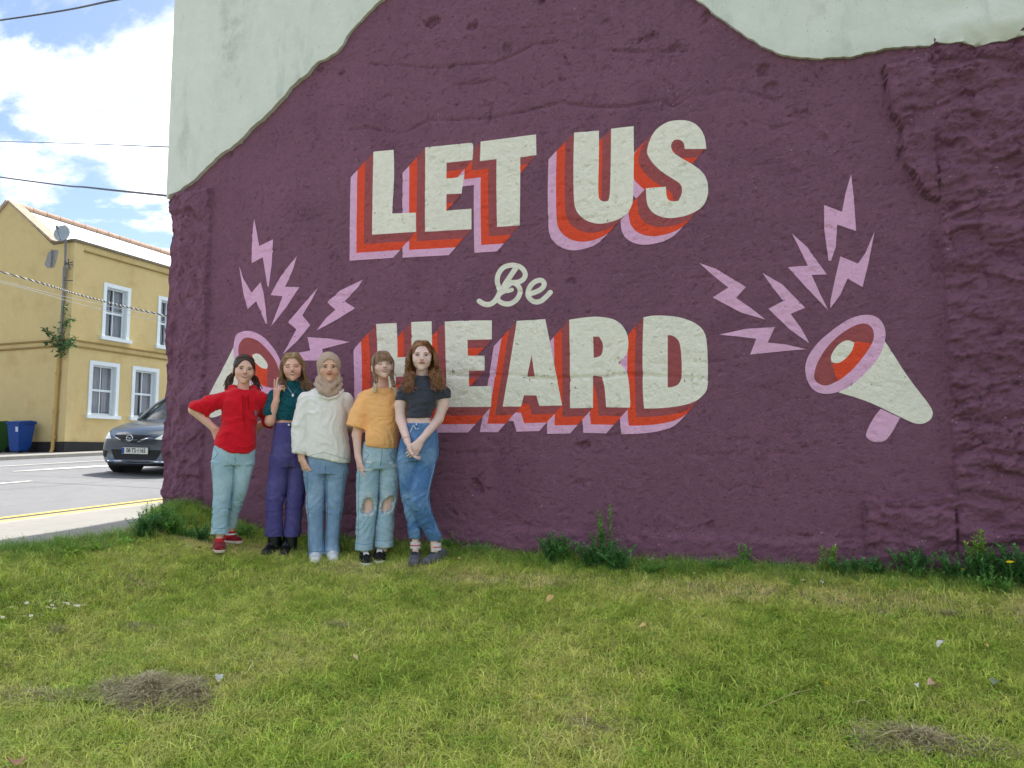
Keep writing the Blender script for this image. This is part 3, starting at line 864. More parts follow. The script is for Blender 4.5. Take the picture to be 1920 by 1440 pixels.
def road_line(name, x, w, y0, y1, mat, x2=None, w2=None):
    ys = np.linspace(y0, y1, max(2, int(abs(y1-y0)/0.5)+2)); x2 = x if x2 is None else x2; w2 = w if w2 is None else w2
    V = []; 
    for i, y in enumerate(ys):
        t = i/(len(ys)-1); xc = x+(x2-x)*t; ww = w+(w2-w)*t
        for s in (-.5, 0, .5): V.append((xc+s*ww, y, float(z_road(xc+s*ww, y)) + 0.008))
    F = []
    for i in range(len(ys)-1):
        for k in (0, 1): F.append((i*3+k, i*3+k+1, (i+1)*3+k+1, (i+1)*3+k))
    o = link(name, mesh_np(name, V, F, True), None, mat); o['kind'] = 'structure'
    return o
road_line('yellow_line', -7.86, 0.09, -30, 90, M_YEL)
road_line('yellow_line', -8.06, 0.09, -30, 90, M_YEL)
road_line('white_line', -14.46, 0.10, -30, 90, M_WHT)
road_line('white_line', -11.13, 0.11, -0.5, 2.98, M_WHT)
road_line('white_line', -11.13, 0.11, -8.0, -4.0, M_WHT)
road_line('white_line', -11.13, 0.11, 7.5, 11.0, M_WHT)
road_line('road_hatching', -12.94, 0.06, 4.0, 5.0, M_WHT, -12.93, 0.26)
road_line('road_hatching', -12.93, 0.26, 5.0, 9.0, M_WHT, -12.6, 0.75)
road_line('road_hatching', -12.6, 0.75, 9.0, 16.0, M_WHT, -12.6, 0.75)
lawn = grid_sheet('lawn', np.linspace(-5.75, 9.0, 200), np.linspace(-10, 0.12, 150), z_lawn, M_LAWN)
# cut the lawn sheet along the pavement edge
bm = bmesh.new(); bm.from_mesh(lawn.data)
dead = [f for f in bm.faces if f.calc_center_median().x < float(edge_x_lawn(f.calc_center_median().y)) + 0.03*math.sin(f.calc_center_median().y*7)]
bmesh.ops.delete(bm, geom=dead, context='FACES'); bm.to_mesh(lawn.data); bm.free()
# ================================================================== yellow corner house across the street
HX, HY = -19.02, 9.87
def on_x(px, py, X):
    d = ray(px, py); t = (X - CAM.x) / d.x; return CAM + d * t
def fac(px, py): p = on_x(px, py, HX); return p.y, p.z
def gab(px, py): p = on_wall(px, py, -HY); return p.x, p.z
house = empty('corner_house', (HX, HY, 0.72))
tag(house, 'two-storey ochre yellow house with white sash windows and slate roof across the street', 'house')
HO = Vector((HX, HY, 0.72))
def hp(o): o.location = -HO if o.parent is house else o.location; return o
my = Mat('ochre_render', lin(200, 180, 130), 0.85, 0.2)
my.vary(0.5, 0.06).vary(5, 0.05)
my.mix(my.noise(1.3, 6, 0.65, lo=.50, hi=.75), lin(176, 146, 92), amount=0.5)
my.mix(my.noise(6, 7, 0.75, src=my.mapping((1, 1, 0.5)), lo=.64, hi=.76), lin(120, 104, 76), amount=0.5)
my.bump(my.noise(30, 6, 0.6), 0.25, 0.01)
M_OCH = my.m
M_TRIM = simple('white_window_paint', (212, 222, 228), 0.5, var=0.05)
M_PLINTH = simple('black_plinth_paint', (38, 37, 38), 0.7, var=0.25, vs=4)
M_COPE = simple('weathered_coping', (164, 146, 128), 0.85, var=0.25, vs=6)
M_DARKCOPE = simple('grey_coping', (112, 104, 88), 0.85, var=0.25, vs=6)
mg = Mat('window_glass', (0.03, 0.04, 0.05), 0.04, 0.5); mg.b.inputs['Alpha'].default_value = 0.22
M_GLASS = mg.m
mcu = Mat('net_curtain', lin(214, 218, 230), 0.9, 0.1)
mcu.vary(2.0, .1); mcu.b.inputs['Emission Strength'].default_value = 0.0
M_CURT = mcu.m
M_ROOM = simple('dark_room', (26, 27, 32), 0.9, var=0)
# key heights and places, read on the planes of the house
ztop = fac(141.7, 453)[1]
ztop2 = ztop
yfar = 24.0
xl = -34.0
apex = gab(16.5, 379); vfoot = gab(99, 454)
zpl = gab(60, 828.5)[1]; zg = 0.55
# facade wall with window openings, real holes: strips between them
def rect(pts):
    a = [fac(*p) for p in pts]; ys = [p[0] for p in a]; zs = [p[1] for p in a]
    return (ys[0]+ys[3])/2, (ys[1]+ys[2])/2, (zs[2]+zs[3])/2, (zs[0]+zs[1])/2
W = [rect([(201.5,538.5),(240,546),(234.5,637),(194,631)]), rect([(176,684),(218,688),(213.5,780),(167,777.5)])]
w2 = rect([(256,693),(291,696),(285,781),(247,780)])
pitch_y = w2[0] - W[1][0]
win = []
for r in W:
    for k in range(0, 5):
        dy = pitch_y*k
        if r is W[0]: dy = (fac(301.5, 563)[0] - W[0][0]) * k
        if r[1] + dy < yfar - .5: win.append((r[0]+dy, r[1]+dy, r[2], r[3]))
mb = MB()
ys = sorted(set([HY, yfar] + [round(v, 4) for w in win for v in w[:2]]))
T = 0.30
for a, b in zip(ys[:-1], ys[1:]):
    if b - a < 1e-3: continue
    cuts = sorted([(w[2], w[3]) for w in win if w[0] <= a + 1e-3 and w[1] >= b - 1e-3])
    z = zg
    for c0, c1 in cuts:
        mb.box(HX - T, HX, a, b, z, c0); z = c1
    mb.box(HX - T, HX, a, b, z, ztop)
hp(mb.build('facade', M_OCH, house))
# gable: polygon prism with the sloping verge
gp = [(HX - T, zg), (HX - T, ztop), (vfoot[0], ztop - 0.02), (apex[0], apex[1]), (2*apex[0]-vfoot[0], vfoot[1]), (xl, vfoot[1]), (xl, zg)]
mb = MB(); mb.prism([(HX - T, zg), (HX - T, ztop), (vfoot[0], ztop - 0.01), (apex[0], apex[1]), (2*apex[0] - vfoot[0], ztop), (2*apex[0] - HX, ztop), (2*apex[0] - HX, zg)], 'y', HY + 0.003, HY + 0.3)
mb.box(2*apex[0]-HX, 2*apex[0]-HX+0.3, HY+.3, yfar, zg, ztop)
mb.box(2*apex[0]-HX, HX - T, yfar-.3, yfar, zg, ztop)
hp(mb.build('gable_wall', M_OCH, house))
xr = 2*apex[0] - HX
# corner strip, plinths, string courses, cornice
mb = MB(); mb.prism([(HX+.02, HY-.02), (HX+.02, HY+.28), (HX-.01, HY+.28), (HX-.01, HY+.01), (HX-.24, HY+.01), (HX-.24, HY-.02)], 'z', zpl + .002, ztop - 0.04)
hp(mb.build('corner_strip', M_OCH, house))
mb = MB(); mb.box(HX, HX + 0.035, HY - 0.035, yfar, zg, zpl); mb.box(xr, HX, HY - 0.035, HY + 0.003, zg, zpl)
hp(mb.build('plinth', M_PLINTH, house))
M_LINE = simple('shadow_toned_moulding', (140, 118, 72), 0.85, var=0.2)  # darker than the render: shadow lines of the courses put into the colour
for pyy in (641.5, 652.5):
    z = gab(60, pyy)[1]
    mb = MB(); mb.box(HX, HX + 0.045, HY - 0.045, yfar, z - 0.025, z + 0.02); mb.box(xr, HX, HY - 0.045, HY + 0.003, z - 0.025, z + 0.02)
    hp(mb.build('string_course', M_LINE, house))
mb = MB(); mb.box(HX, HX + 0.05, HY + .285, yfar, ztop - 0.22, ztop - 0.19)
hp(mb.build('string_course', M_LINE, house))
mb = MB(); mb.box(HX - T - 0.04, HX + 0.06, HY - 0.05, yfar, ztop, ztop + 0.07); mb.box(vfoot[0] + .03, HX - T - 0.04, HY - 0.05, HY + 0.34, ztop, ztop + 0.07)
hp(mb.build('parapet_coping', M_DARKCOPE, house))
# verge coping
def slab(p, q, y0, y1, th, name, mat):
    dx, dz = q[0]-p[0], q[1]-p[1]; L = math.hypot(dx, dz); n = (-dz/L*th, dx/L*th)
    if n[1] < 0: n = (-n[0], -n[1])
    mb = MB(); mb.prism([p, q, (q[0]+n[0], q[1]+n[1]), (p[0]+n[0], p[1]+n[1])], 'y', y0, y1)
    return hp(mb.build(name, mat, house))
slab(vfoot, apex, HY - 0.06, HY + 0.36, 0.06, 'verge_coping', M_COPE)
slab((xr+1.0, ztop), apex, HY - 0.06, HY + 0.36, 0.09, 'verge_coping', M_COPE)
# roof planes: courses of slates, each course a proud strip with staggered joints
mr = Mat('pale_slates', lin(214, 212, 212), 0.45, 0.5); mr.vary(3, 0.12).vary(0.7, .08)
mr.mix(mr.noise(2.0, 6, .7, lo=.55, hi=.8), lin(150, 140, 132), amount=.5)
M_SLATE = mr.m
roof = hp(MB().prism([(HX-T-.02, ztop-.35), (apex[0], apex[1]-.10), (xr+.3, ztop-.35)], 'y', HY + .34, yfar).build('roof', M_DARKCOPE, house))
rx0, rz0 = HX - T - .02, ztop - .35; rx1, rz1 = apex[0], apex[1] - .10
sl = Vector((rx1-rx0, 0, rz1-rz0)); SLn = sl.length; sl.normalize(); nrm = Vector((-sl.z, 0, sl.x)) if sl.x > 0 else Vector((sl.z, 0, -sl.x))
if nrm.z < 0: nrm = -nrm
mb = MB(); rngs = random.Random(5)
ncr = int(SLn / 0.30)
for i in range(ncr):
    y = HY + .36 - (0.25 if i % 2 else 0)
    while y < yfar:
        y1 = min(y + .49, yfar); y0 = max(y, HY + .36)
        a = Vector((rx0, 0, rz0)) + sl*(i*0.30) ; b = a + sl*0.34
        u = nrm*(0.035 + rngs.uniform(-.004, .006)); d = nrm*0.012
        vs = [a+u, b+d, b+d, a+u, a, b, b, a]; yy = [y0, y0, y1, y1]*2
        mb.add([(v.x, q, v.z) for v, q in zip(vs, yy)], [(0,1,2,3),(0,3,7,4),(0,4,5,1),(3,2,6,7)])
        y += .5
sl_o = hp(mb.build('slates', M_SLATE, house)); sl_o['kind'] = 'stuff'
mb = MB(); y = HY + .30
while y < yfar:
    mb.tube([(apex[0], y, apex[1]-.02), (apex[0], min(y+.43, yfar), apex[1]-.02)], 0.085, 8); y += .45
ro = hp(mb.build('ridge_tiles', simple('terracotta_ridge', (188, 160, 142), .8, var=.2, vs=4), house, True)); ro['kind'] = 'stuff'
# chimney-like stub of the far wing
# windows
def sash(w, k):
    y0, y1, z0, z1 = w
    f = MB(); g = 0.11; D = 0.13
    # painted surround, proud of the render
    f.box(HX, HX+.03, y0-g, y0, z0, z1+g); f.box(HX, HX+.03, y1, y1+g, z0, z1+g); f.box(HX, HX+.03, y0, y1, z1, z1+g)
    # painted reveals
    f.box(HX-D, HX-.002, y0, y0+.012, z0, z1); f.box(HX-D, HX-.002, y1-.012, y1, z0, z1); f.box(HX-D, HX-.002, y0+.012, y1-.012, z1-.012, z1)
    fr = hp(f.build('window', M_TRIM, house))
    def sub(nm, mat, fn):
        m = MB(); fn(m); return m.build(nm, mat, fr)
    sub('sill', M_TRIM, lambda m: m.box(HX-D, HX+.10, y0-g-.06, y1+g+.06, z0-.10, z0-.001))
    zm = (z0+z1)/2; t = .045
    def bars(m):
        a, b = HX-D-.05, HX-D
        m.box(a, b, y0, y0+t, z0, z1); m.box(a, b, y1-t, y1, z0, z1)
        m.box(a, b, y0+t, y1-t, z1-t, z1); m.box(a, b, y0+t, y1-t, z0, z0+t*1.4)
        m.box(a, b+.01, y0+t, y1-t, zm-.03, zm+.03)
        ym = (y0+y1)/2
        m.box(a+.01, b-.01, ym-.013, ym+.013, z0+t, zm-.03); m.box(a+.01, b-.01, ym-.013, ym+.013, zm+.03, z1-t)
    sub('sash', M_TRIM, bars)
    ym = (y0+y1)/2
    for a, b, c, d in ((y0+t, ym-.013, z0+t*1.4, zm-.03), (ym+.013, y1-t, z0+t*1.4, zm-.03), (y0+t, ym-.013, zm+.03, z1-t), (ym+.013, y1-t, zm+.03, z1-t)):
        sub('pane', M_GLASS, lambda m: m.box(HX-D-.030, HX-D-.024, a, b, c, d))
    # net curtain hanging in folds
    n = 60; V = []; rr = random.Random(k)
    ph = [rr.uniform(0, 6) for _ in range(3)]
    gap = rr.uniform(.45, .6)
    for i in range(n+1):
        u = i/n; x = HX-D-.12 - .022*math.sin(u*70+ph[0]) - .012*math.sin(u*31+ph[1])
        V += [(x, y0+.01+(y1-y0-.02)*u, z0+.02), (x, y0+.01+(y1-y0-.02)*u, z1-.02)]
    F = [(2*i, 2*i+2, 2*i+3, 2*i+1) for i in range(n) if not (abs(i/n-gap) < .05)]
    me = mesh_np('curtain', V, F, True); link('curtain', me, fr, M_CURT)
    sub('dark_room_panel', M_ROOM, lambda m: m.box(HX-D-.30, HX-D-.28, y0-.1, y1+.1, z0-.1, z1+.1))  # dark panel stands in for the unlit room behind the curtain
for k, w in enumerate(win): sash(w, k)
# downpipe, aerial mast, dish, brackets, bare patch, creeper (gable plane)
M_PIPE = simple('painted_downpipe', (176, 148, 92), .6, var=.15); M_PIPEG = simple('grey_pipe', (120, 122, 124), .5, var=.15)
def G3(px, py, off=0.1): p = on_wall(px, py, -HY + off); return p
mb = MB(); mb.tube([G3(111.5, 655, .08), G3(98.5, 842, .08), G3(95, 849, .16)], .05, 10)
for py_, px_ in ((700, 108.3), (770, 103.5), (820, 100.2)):
    p = G3(px_, py_, .08); mb.tube([p - Vector((0,0,.04)), p + Vector((0,0,.04))], .068, 10)
hp(mb.build('downpipe', M_PIPE, house, True))
mb = MB(); mb.tube([G3(120.5, 500, .08), G3(119.5, 545, .08), G3(112.5, 655, .08)], .04, 8)
hp(mb.build('downpipe', M_PIPEG, house, True))
dish = empty('satellite_dish', G3(122, 500, .12)); tag(dish, 'grey satellite dish on a pole above the parapet of the yellow house', 'satellite dish')
def dp(o): o.location = -Vector(dish.location) if o.parent is dish else o.location; return o
mb = MB(); mb.tube([G3(121.5, 520, .12), G3(123.5, 428, .12)], .03, 8)
dp(mb.build('pole', M_PIPEG, dish, True))
c = G3(116, 437, .28); R_ = .30
V = [c + Vector((0, .12, 0))]; F = []; nd = 20; R_ = .25
ax = Vector((.45, -.85, .25)).normalized(); e1 = ax.cross(Vector((0,0,1))).normalized(); e2 = e1.cross(ax)
rings = 4
for r in range(1, rings+1):
    for a in range(nd):
        q = 2*math.pi*a/nd; rr = R_*r/rings
        V.append(c - ax*(.10 - .10*(r/rings)**2) + e1*rr*math.cos(q)*.85 + e2*rr*math.sin(q))
V[0] = c - ax*.10
for a in range(nd): F.append((0, 1+a, 1+(a+1)%nd))
for r in range(rings-1):
    for a in range(nd): F.append((1+r*nd+a, 1+(r+1)*nd+a, 1+(r+1)*nd+(a+1)%nd, 1+r*nd+(a+1)%nd))
me = mesh_np('reflector', V, F, True); o = link('reflector', me, dish, simple('dish_grey', (158, 168, 176), .5, var=.1)); dp(o)
sm = o.modifiers.new('thick', 'SOLIDIFY'); sm.thickness = .015
mb = MB(); mb.tube([c - e2*R_*.9, c + ax*.28 - e2*.06], .012, 6); mb.tube([c + ax*.24, c + ax*.34], .035, 8)
dp(mb.build('feed_arm', M_PIPEG, dish, True))
mb = MB()
for a, b in (((120, 495), (137, 497)), ((120, 526), (136, 526)), ((122, 490), (133, 503)), ((128, 486), (130, 506)), ((124, 494), (136, 491))):
    mb.tube([G3(*a, .14), G3(*b, .30)], .014, 6)
dp(mb.build('bracket', simple('dark_bracket', (60, 62, 66), .5), dish))
ring = [(104,468),(109,470),(107,480),(105,490),(101,500),(95,503),(88,502),(83,496),(86,488),(88,480),(90,473),(97,470)]
V = [G3(px, py, .006) for px, py in ring]
mp_ = simple('bare_cement', (142, 142, 140), .9, var=.2, vs=8)
o = hp(link('bare_patch', mesh_np('bare_patch', V, [list(range(len(V)))[::-1]]), house, mp_))
mb = MB(); mb.tube([G3(97, 468, .05), G3(95.5, 500, .05)], .02, 6)
hp(mb.build('conduit', M_PIPEG, house, True))
# creeper growing round the pipe
def leaf_cloud(name, anchors, n, size, rnd, mats, parent=None, flat=0.5, spread=0.1, droop=.3):
    """leaf blades set along twigs; anchors: list of (point, radius)"""
    V = []; F = []
    for i in range(n):
        p, r = rnd.choice(anchors)
        d = Vector((rnd.gauss(0,1), rnd.gauss(0,1), rnd.gauss(0,1))).normalized() * r * rnd.random()**.4
        c = p + d
        ax = Vector((rnd.gauss(0,1), rnd.gauss(0,1), rnd.gauss(0,.6) - droop)).normalized(); L = size*rnd.uniform(.6, 1.3)
        sd = ax.cross(Vector((rnd.gauss(0,1), rnd.gauss(0,1), rnd.gauss(0,1)))).normalized() * L * .24
        nn = ax.cross(sd).normalized() * L * .08
        b = len(V); V += [c, c + ax*L*.45 + sd + nn, c + ax*L, c + ax*L*.45 - sd + nn, c + ax*L*.5 - nn]
        F += [(b, b+1, b+4), (b+1, b+2, b+4), (b+2, b+3, b+4), (b+3, b, b+4)]
    return mesh_np(name, V, F, False)
def leaf_mat(name, rgb, tr=0.35):
    m = Mat(name, lin(*rgb), 0.55, 0.35)
    gi = m.n.new('ShaderNodeNewGeometry')
    h = m.n.new('ShaderNodeHueSaturation'); m.l.new(m.col, h.inputs['Color'])
    m.l.new(m.rng(gi.outputs['Random Per Island'], 0, 1, .55, 1.5, False), h.inputs['Value'])
    m.l.new(m.rng(gi.outputs['Random Per Island'], 0, 1, .48, .515, False), h.inputs['Hue'])
    m.l.new(h.outputs[0], m.b.inputs['Base Color'])
    t = m.n.new('ShaderNodeBsdfTranslucent'); m.l.new(h.outputs[0], t.inputs['Color'])
    mx = m.n.new('ShaderNodeMixShader'); mx.inputs[0].default_value = tr
    m.l.new(m.b.outputs[0], mx.inputs[1]); m.l.new(t.outputs[0], mx.inputs[2])
    m.l.new(mx.outputs[0], m.n['Material Output'].inputs['Surface'])
    return m.m
M_LEAF = leaf_mat('leaf_green', (130, 178, 86)); M_LEAFD = leaf_mat('leaf_dark_green', (106, 156, 90)); M_LEAFL = leaf_mat('leaf_light_green', (160, 196, 78))
M_TWIG = simple('twig_brown', (92, 78, 56), .9, var=.2)
rnd = random.Random(11)
creeper = empty('creeper', G3(113, 655, .15)); tag(creeper, 'leafy green creeper sprouting round the downpipe of the yellow house', 'plant')
anch = []
tw = MB()
for pts, r in (([(115,655),(117,620),(119,585),(121,560)], .16), ([(113,650),(100,630),(88,618),(76,614)], .08), ([(112,648),(98,645),(84,640)], .07), ([(118,645),(130,638),(141,630)], .07), ([(117,610),(128,600),(137,598)], .07), ([(117,655),(126,648),(138,642)], .06), ([(113,652),(122,640),(119,625)], .28), ([(114,660),(116,668)],.10)):
    P = [G3(a, b, .16 + .05*i) for i, (a, b) in enumerate(pts)]
    tw.tube(P, .012, 5)
    for a, b in zip(P[:-1], P[1:]):
        for k in range(4): anch.append((a.lerp(b, k/4), r))
cl = Vector(creeper.location)
o = tw.build('twig', M_TWIG, creeper); o.location = -cl
o = link('leaves', leaf_cloud('leaves', anch, 300, .12, rnd, None), creeper, leaf_mat('creeper_green', (70, 104, 62))); o.location = -cl
# ---- wheelie bins against the gable
def wheelie(name, x, y, z, mat, label, rz=0.0, sticker=False):
    e = empty(name, (x, y, z), rz); e.scale = (.76, .76, .84); tag(e, label, 'bin', 'wheelie bins by the yellow house')
    def taper(z0, z1, w0, w1, d0, d1):
        mb = MB(); mb.add([(-w0,-d0,z0),(w0,-d0,z0),(w0,d0,z0),(-w0,d0,z0),(-w1,-d1,z1),(w1,-d1,z1),(w1,d1,z1),(-w1,d1,z1)], [(0,3,2,1),(4,5,6,7),(0,1,5,4),(1,2,6,5),(2,3,7,6),(3,0,4,7)]); return mb
    taper(.05, .95, .225, .30, .24, .34).build('body', mat, e, False, .03)
    mb = MB(); mb.box(-.315,.315,-.36,.36,.93,.975); mb.build('rim', mat, e, False, .01)
    mb = MB(); mb.prism([(-.38,.975),(.36,.975),(.38,1.03),(.1,1.06),(-.36,1.01)], 'x', -.32, .32); mb.build('lid', mat, e, False, .012)
    mb = MB(); mb.tube([(-.26,.40,.99),(.26,.40,.99)], .02, 8); mb.build('handle', mat, e, True)
    for s in (-1, 1):
        mb = MB(); mb.tube([(s*.20,.24,.10),(s*.27,.24,.10)], .10, 14); mb.build('wheel', M_TYRE, e, True)
    if sticker:
        V = [(.10,-.338+.0,.70),(.22,-.338,.70),(.22,-.348,.86),(.10,-.348,.86)]
        mb = MB(); mb.add([(a, b-.0035, c) for a, b, c in [(.09,-.310,.68),(.20,-.310,.68),(.20,-.325,.84),(.09,-.325,.84)]], [(0,1,2,3)])
        mb.build('sticker', simple('bin_sticker', (196, 206, 214), .5, var=.25, vs=30), e)
    return e
M_TYRE = simple('tyre_rubber', (22, 22, 24), .8, var=.1)
bp = on_wall(37, 849, -HY + .45); wheelie('wheelie_bin', bp.x, bp.y, float(z_far(bp.x, bp.y)), simple('blue_plastic', (24, 66, 138), .45, var=.1), 'blue wheelie bin with a white sticker against the yellow gable', .12, True)
bp = on_wall(-6, 849, -HY + .45); wheelie('wheelie_bin', bp.x, bp.y, float(z_far(bp.x, bp.y)), simple('green_plastic', (58, 98, 52), .45, var=.1), 'green wheelie bin beside the blue one at the edge of the frame', -.05)

# ---- overhead wires
def wire(pts, r, mat, label, twist=None, name='overhead_cable'):
    """pts: (px, py, distance)"""
    P = [CAM + ray(a, b)*d for a, b, d in pts]
    Q = []
    for i in range(len(P)-1):
        p0, p1, p2, p3 = P[max(i-1,0)], P[i], P[i+1], P[min(i+2,len(P)-1)]
        for k in range(14):
            t = k/14; Q.append(0.5*((2*p1) + (-p0+p2)*t + (2*p0-5*p1+4*p2-p3)*t*t + (-p0+3*p1-3*p2+p3)*t**3))
    Q.append(P[-1])
    if twist is None:
        o = MB().tube(Q, r, 6).build(name, mat, None, True)
    else:
        # two strands wound round each other
        L = 0; mbs = [MB(), MB()]; S = [[], []]
        n = 900
        for i in range(n+1):
            u = i/n*(len(Q)-1); a = Q[int(min(u, len(Q)-2))]; b = Q[int(min(u, len(Q)-2))+1]; p = a.lerp(b, u-int(min(u, len(Q)-2)))
            for s in (0, 1):
                q = i*0.55 + s*math.pi; S[s].append(p + Vector((0, math.cos(q)*r*.9, math.sin(q)*r*.9)))
        o = empty(name, P[0])
        for s, m_ in ((0, mat), (1, twist)):
            c = MB().tube(S[s], r, 5).build('strand', m_, o, True); c.location = -P[0]
    tag(o, label, 'cable', 'overhead cables'); return o
M_BLACKW = simple('black_cable', (30, 32, 40), .5, var=0); M_WHITEW = simple('white_cable', (205, 205, 200), .6, var=0)
wire([(-500,105,24),(0,38,16),(222,-1,12.6),(420,-40,11)], .016, M_BLACKW, 'black overhead cable crossing the top left corner of the sky')
wire([(-500,252,26),(0,265,15),(328,276,7.35)], .007, simple('blue_grey_cable', (70, 96, 140), .5, var=0), 'thin level blue-grey cable running to the pale wall')
wire([(-500,262,26),(0,332,15),(170,352,10.5),(323,368,7.4)], .013, M_BLACKW, 'black cable that ends at the foot of the pale render')
wire([(-500,372,20),(0,509,14.5),(150,553,14),(312,592,13.5),(700,670,12.5)], .0095, M_WHITEW, 'twisted black and white cable in front of the yellow house', twist=M_BLACKW)
wire([(-500,398,20),(0,526,15.5),(150,562,15),(312,594,14.5),(700,650,13.5)], .006, M_WHITEW, 'upper of the two thin white wires below the twisted cable')
wire([(-500,402,20),(0,529,15.5),(150,570,15),(312,604,14.5),(700,665,13.5)], .006, M_WHITEW, 'lower of the two thin white wires below the twisted cable')
# ================================================================== small dark grey hatchback
def car_paint():
    m = Mat('car_paint', lin(66, 76, 86), 0.30, 0.5, 0.35)
    m.b.inputs['Coat Weight'].default_value = 0.8; m.b.inputs['Coat Roughness'].default_value = 0.06
    m.vary(3, .03)
    return m.m
M_CARP = car_paint()
M_BLK = simple('black_plastic', (16, 17, 19), .5, var=0)
M_CHROME = simple('chrome', (205, 208, 212), .15, .5, 1.0, var=0)
mgl = Mat('car_glass', (0.02, 0.03, 0.035), 0.03, 0.6); mgl.b.inputs['Alpha'].default_value = 0.75; M_CARG = mgl.m
mll = Mat('headlight_lens', lin(232, 234, 230), 0.12, 0.7); mll.vary(14, .12); M_LENS = mll.m
cpos = on_ground(228, 884, z_road)
CARRZ = math.radians(8)
car = empty('parked_car', (0, 0, 0)); tag(car, 'dark grey hatchback on the road, half hidden by the corner of the wall', 'car')
# local frame: x forward (front at 0, rear negative), y to the car's left, z up
def section(w, zb, zm, zs, zt, ws, wt):
    """half outline from the floor centre round to the top centre"""
    return [(0, zb), (w*.80, zb), (w*.955, zb+.05), (w, zm), (w*.995, (zm+zs)/2), (ws, zs), ((ws+wt)/2*1.0, zs+(zt-zs)*.55), (wt, zt-.012), (wt*.5, zt), (0, zt+.004)]
ST = [ # x, bow, sections: half width, floor z, mid z, shoulder z, top z, shoulder half width, top half width
 ( 0.00, .30, (.66, .24, .42, .56, .62, .60, .50)),
 (-0.03, .30, (.72, .20, .42, .62, .70, .66, .56)),
 (-0.12, .27, (.79, .18, .44, .70, .78, .71, .60)),
 (-0.30, .17, (.825, .17, .46, .78, .85, .74, .62)),
 (-0.60, .07, (.842, .17, .48, .85, .915, .755, .63)),
 (-0.95, .0, (.847, .17, .50, .90, .97, .76, .63)),
 (-1.20, .0, (.848, .17, .52, .93, 1.00, .76, .62)),
 (-1.9, .0, (.848, .17, .53, .95, 1.02, .765, .62)),
 (-2.7, .0, (.848, .17, .55, .98, 1.05, .76, .62)),
 (-3.3, .0, (.84, .18, .58, 1.00, 1.06, .74, .60)),
 (-3.65, -.05, (.81, .22, .60, 1.00, 1.05, .70, .56)),
 (-3.86, -.16, (.74, .28, .58, .92, .98, .62, .50)),
]
def loft_body():
    V = []; F = []; n = None
    for x, bow, sp in ST:
        h = section(*sp)
        ring = [(y, z) for y, z in h] + [(-y, z) for y, z in h[-2:0:-1]]
        n = len(ring)
        for y, z in ring: V.append((x - bow*(abs(y)/.85)**2.2 + (-.06*(z-.45)**2*4 if x > -.2 else 0), y, z))
    m = len(ST)
    for i in range(m-1):
        for k in range(n): F.append((i*n+k, (i+1)*n+k, (i+1)*n+(k+1)%n, i*n+(k+1)%n))
    # close ends with strips across
    for base in (0, (m-1)*n):
        for k in range(n//2 - 1 + 1):
            a, b = base + k, base + (k+1); c, d = base + (n-k-1) % n, base + (n-k) % n
            if k == 0: f = (base, base+1, base+n-1)
            elif b - base >= n//2: f = (a, b, c) if b != c else None
            else: f = (a, b, c, d)
            if f: F.append(f)
    me = mesh_np('body', V, F, True)
    bm = bmesh.new(); bm.from_mesh(me); bmesh.ops.recalc_face_normals(bm, faces=bm.faces); bm.to_mesh(me); bm.free()
    return me
body = link('body', loft_body(), car, M_CARP)
ss = body.modifiers.new('s', 'SUBSURF'); ss.levels = ss.render_levels = 2
dg = bpy.context.evaluated_depsgraph_get()
me2 = bpy.data.meshes.new_from_object(body.evaluated_get(dg)); body.modifiers.clear(); body.data = me2
if not me2.materials: me2.materials.append(M_CARP)
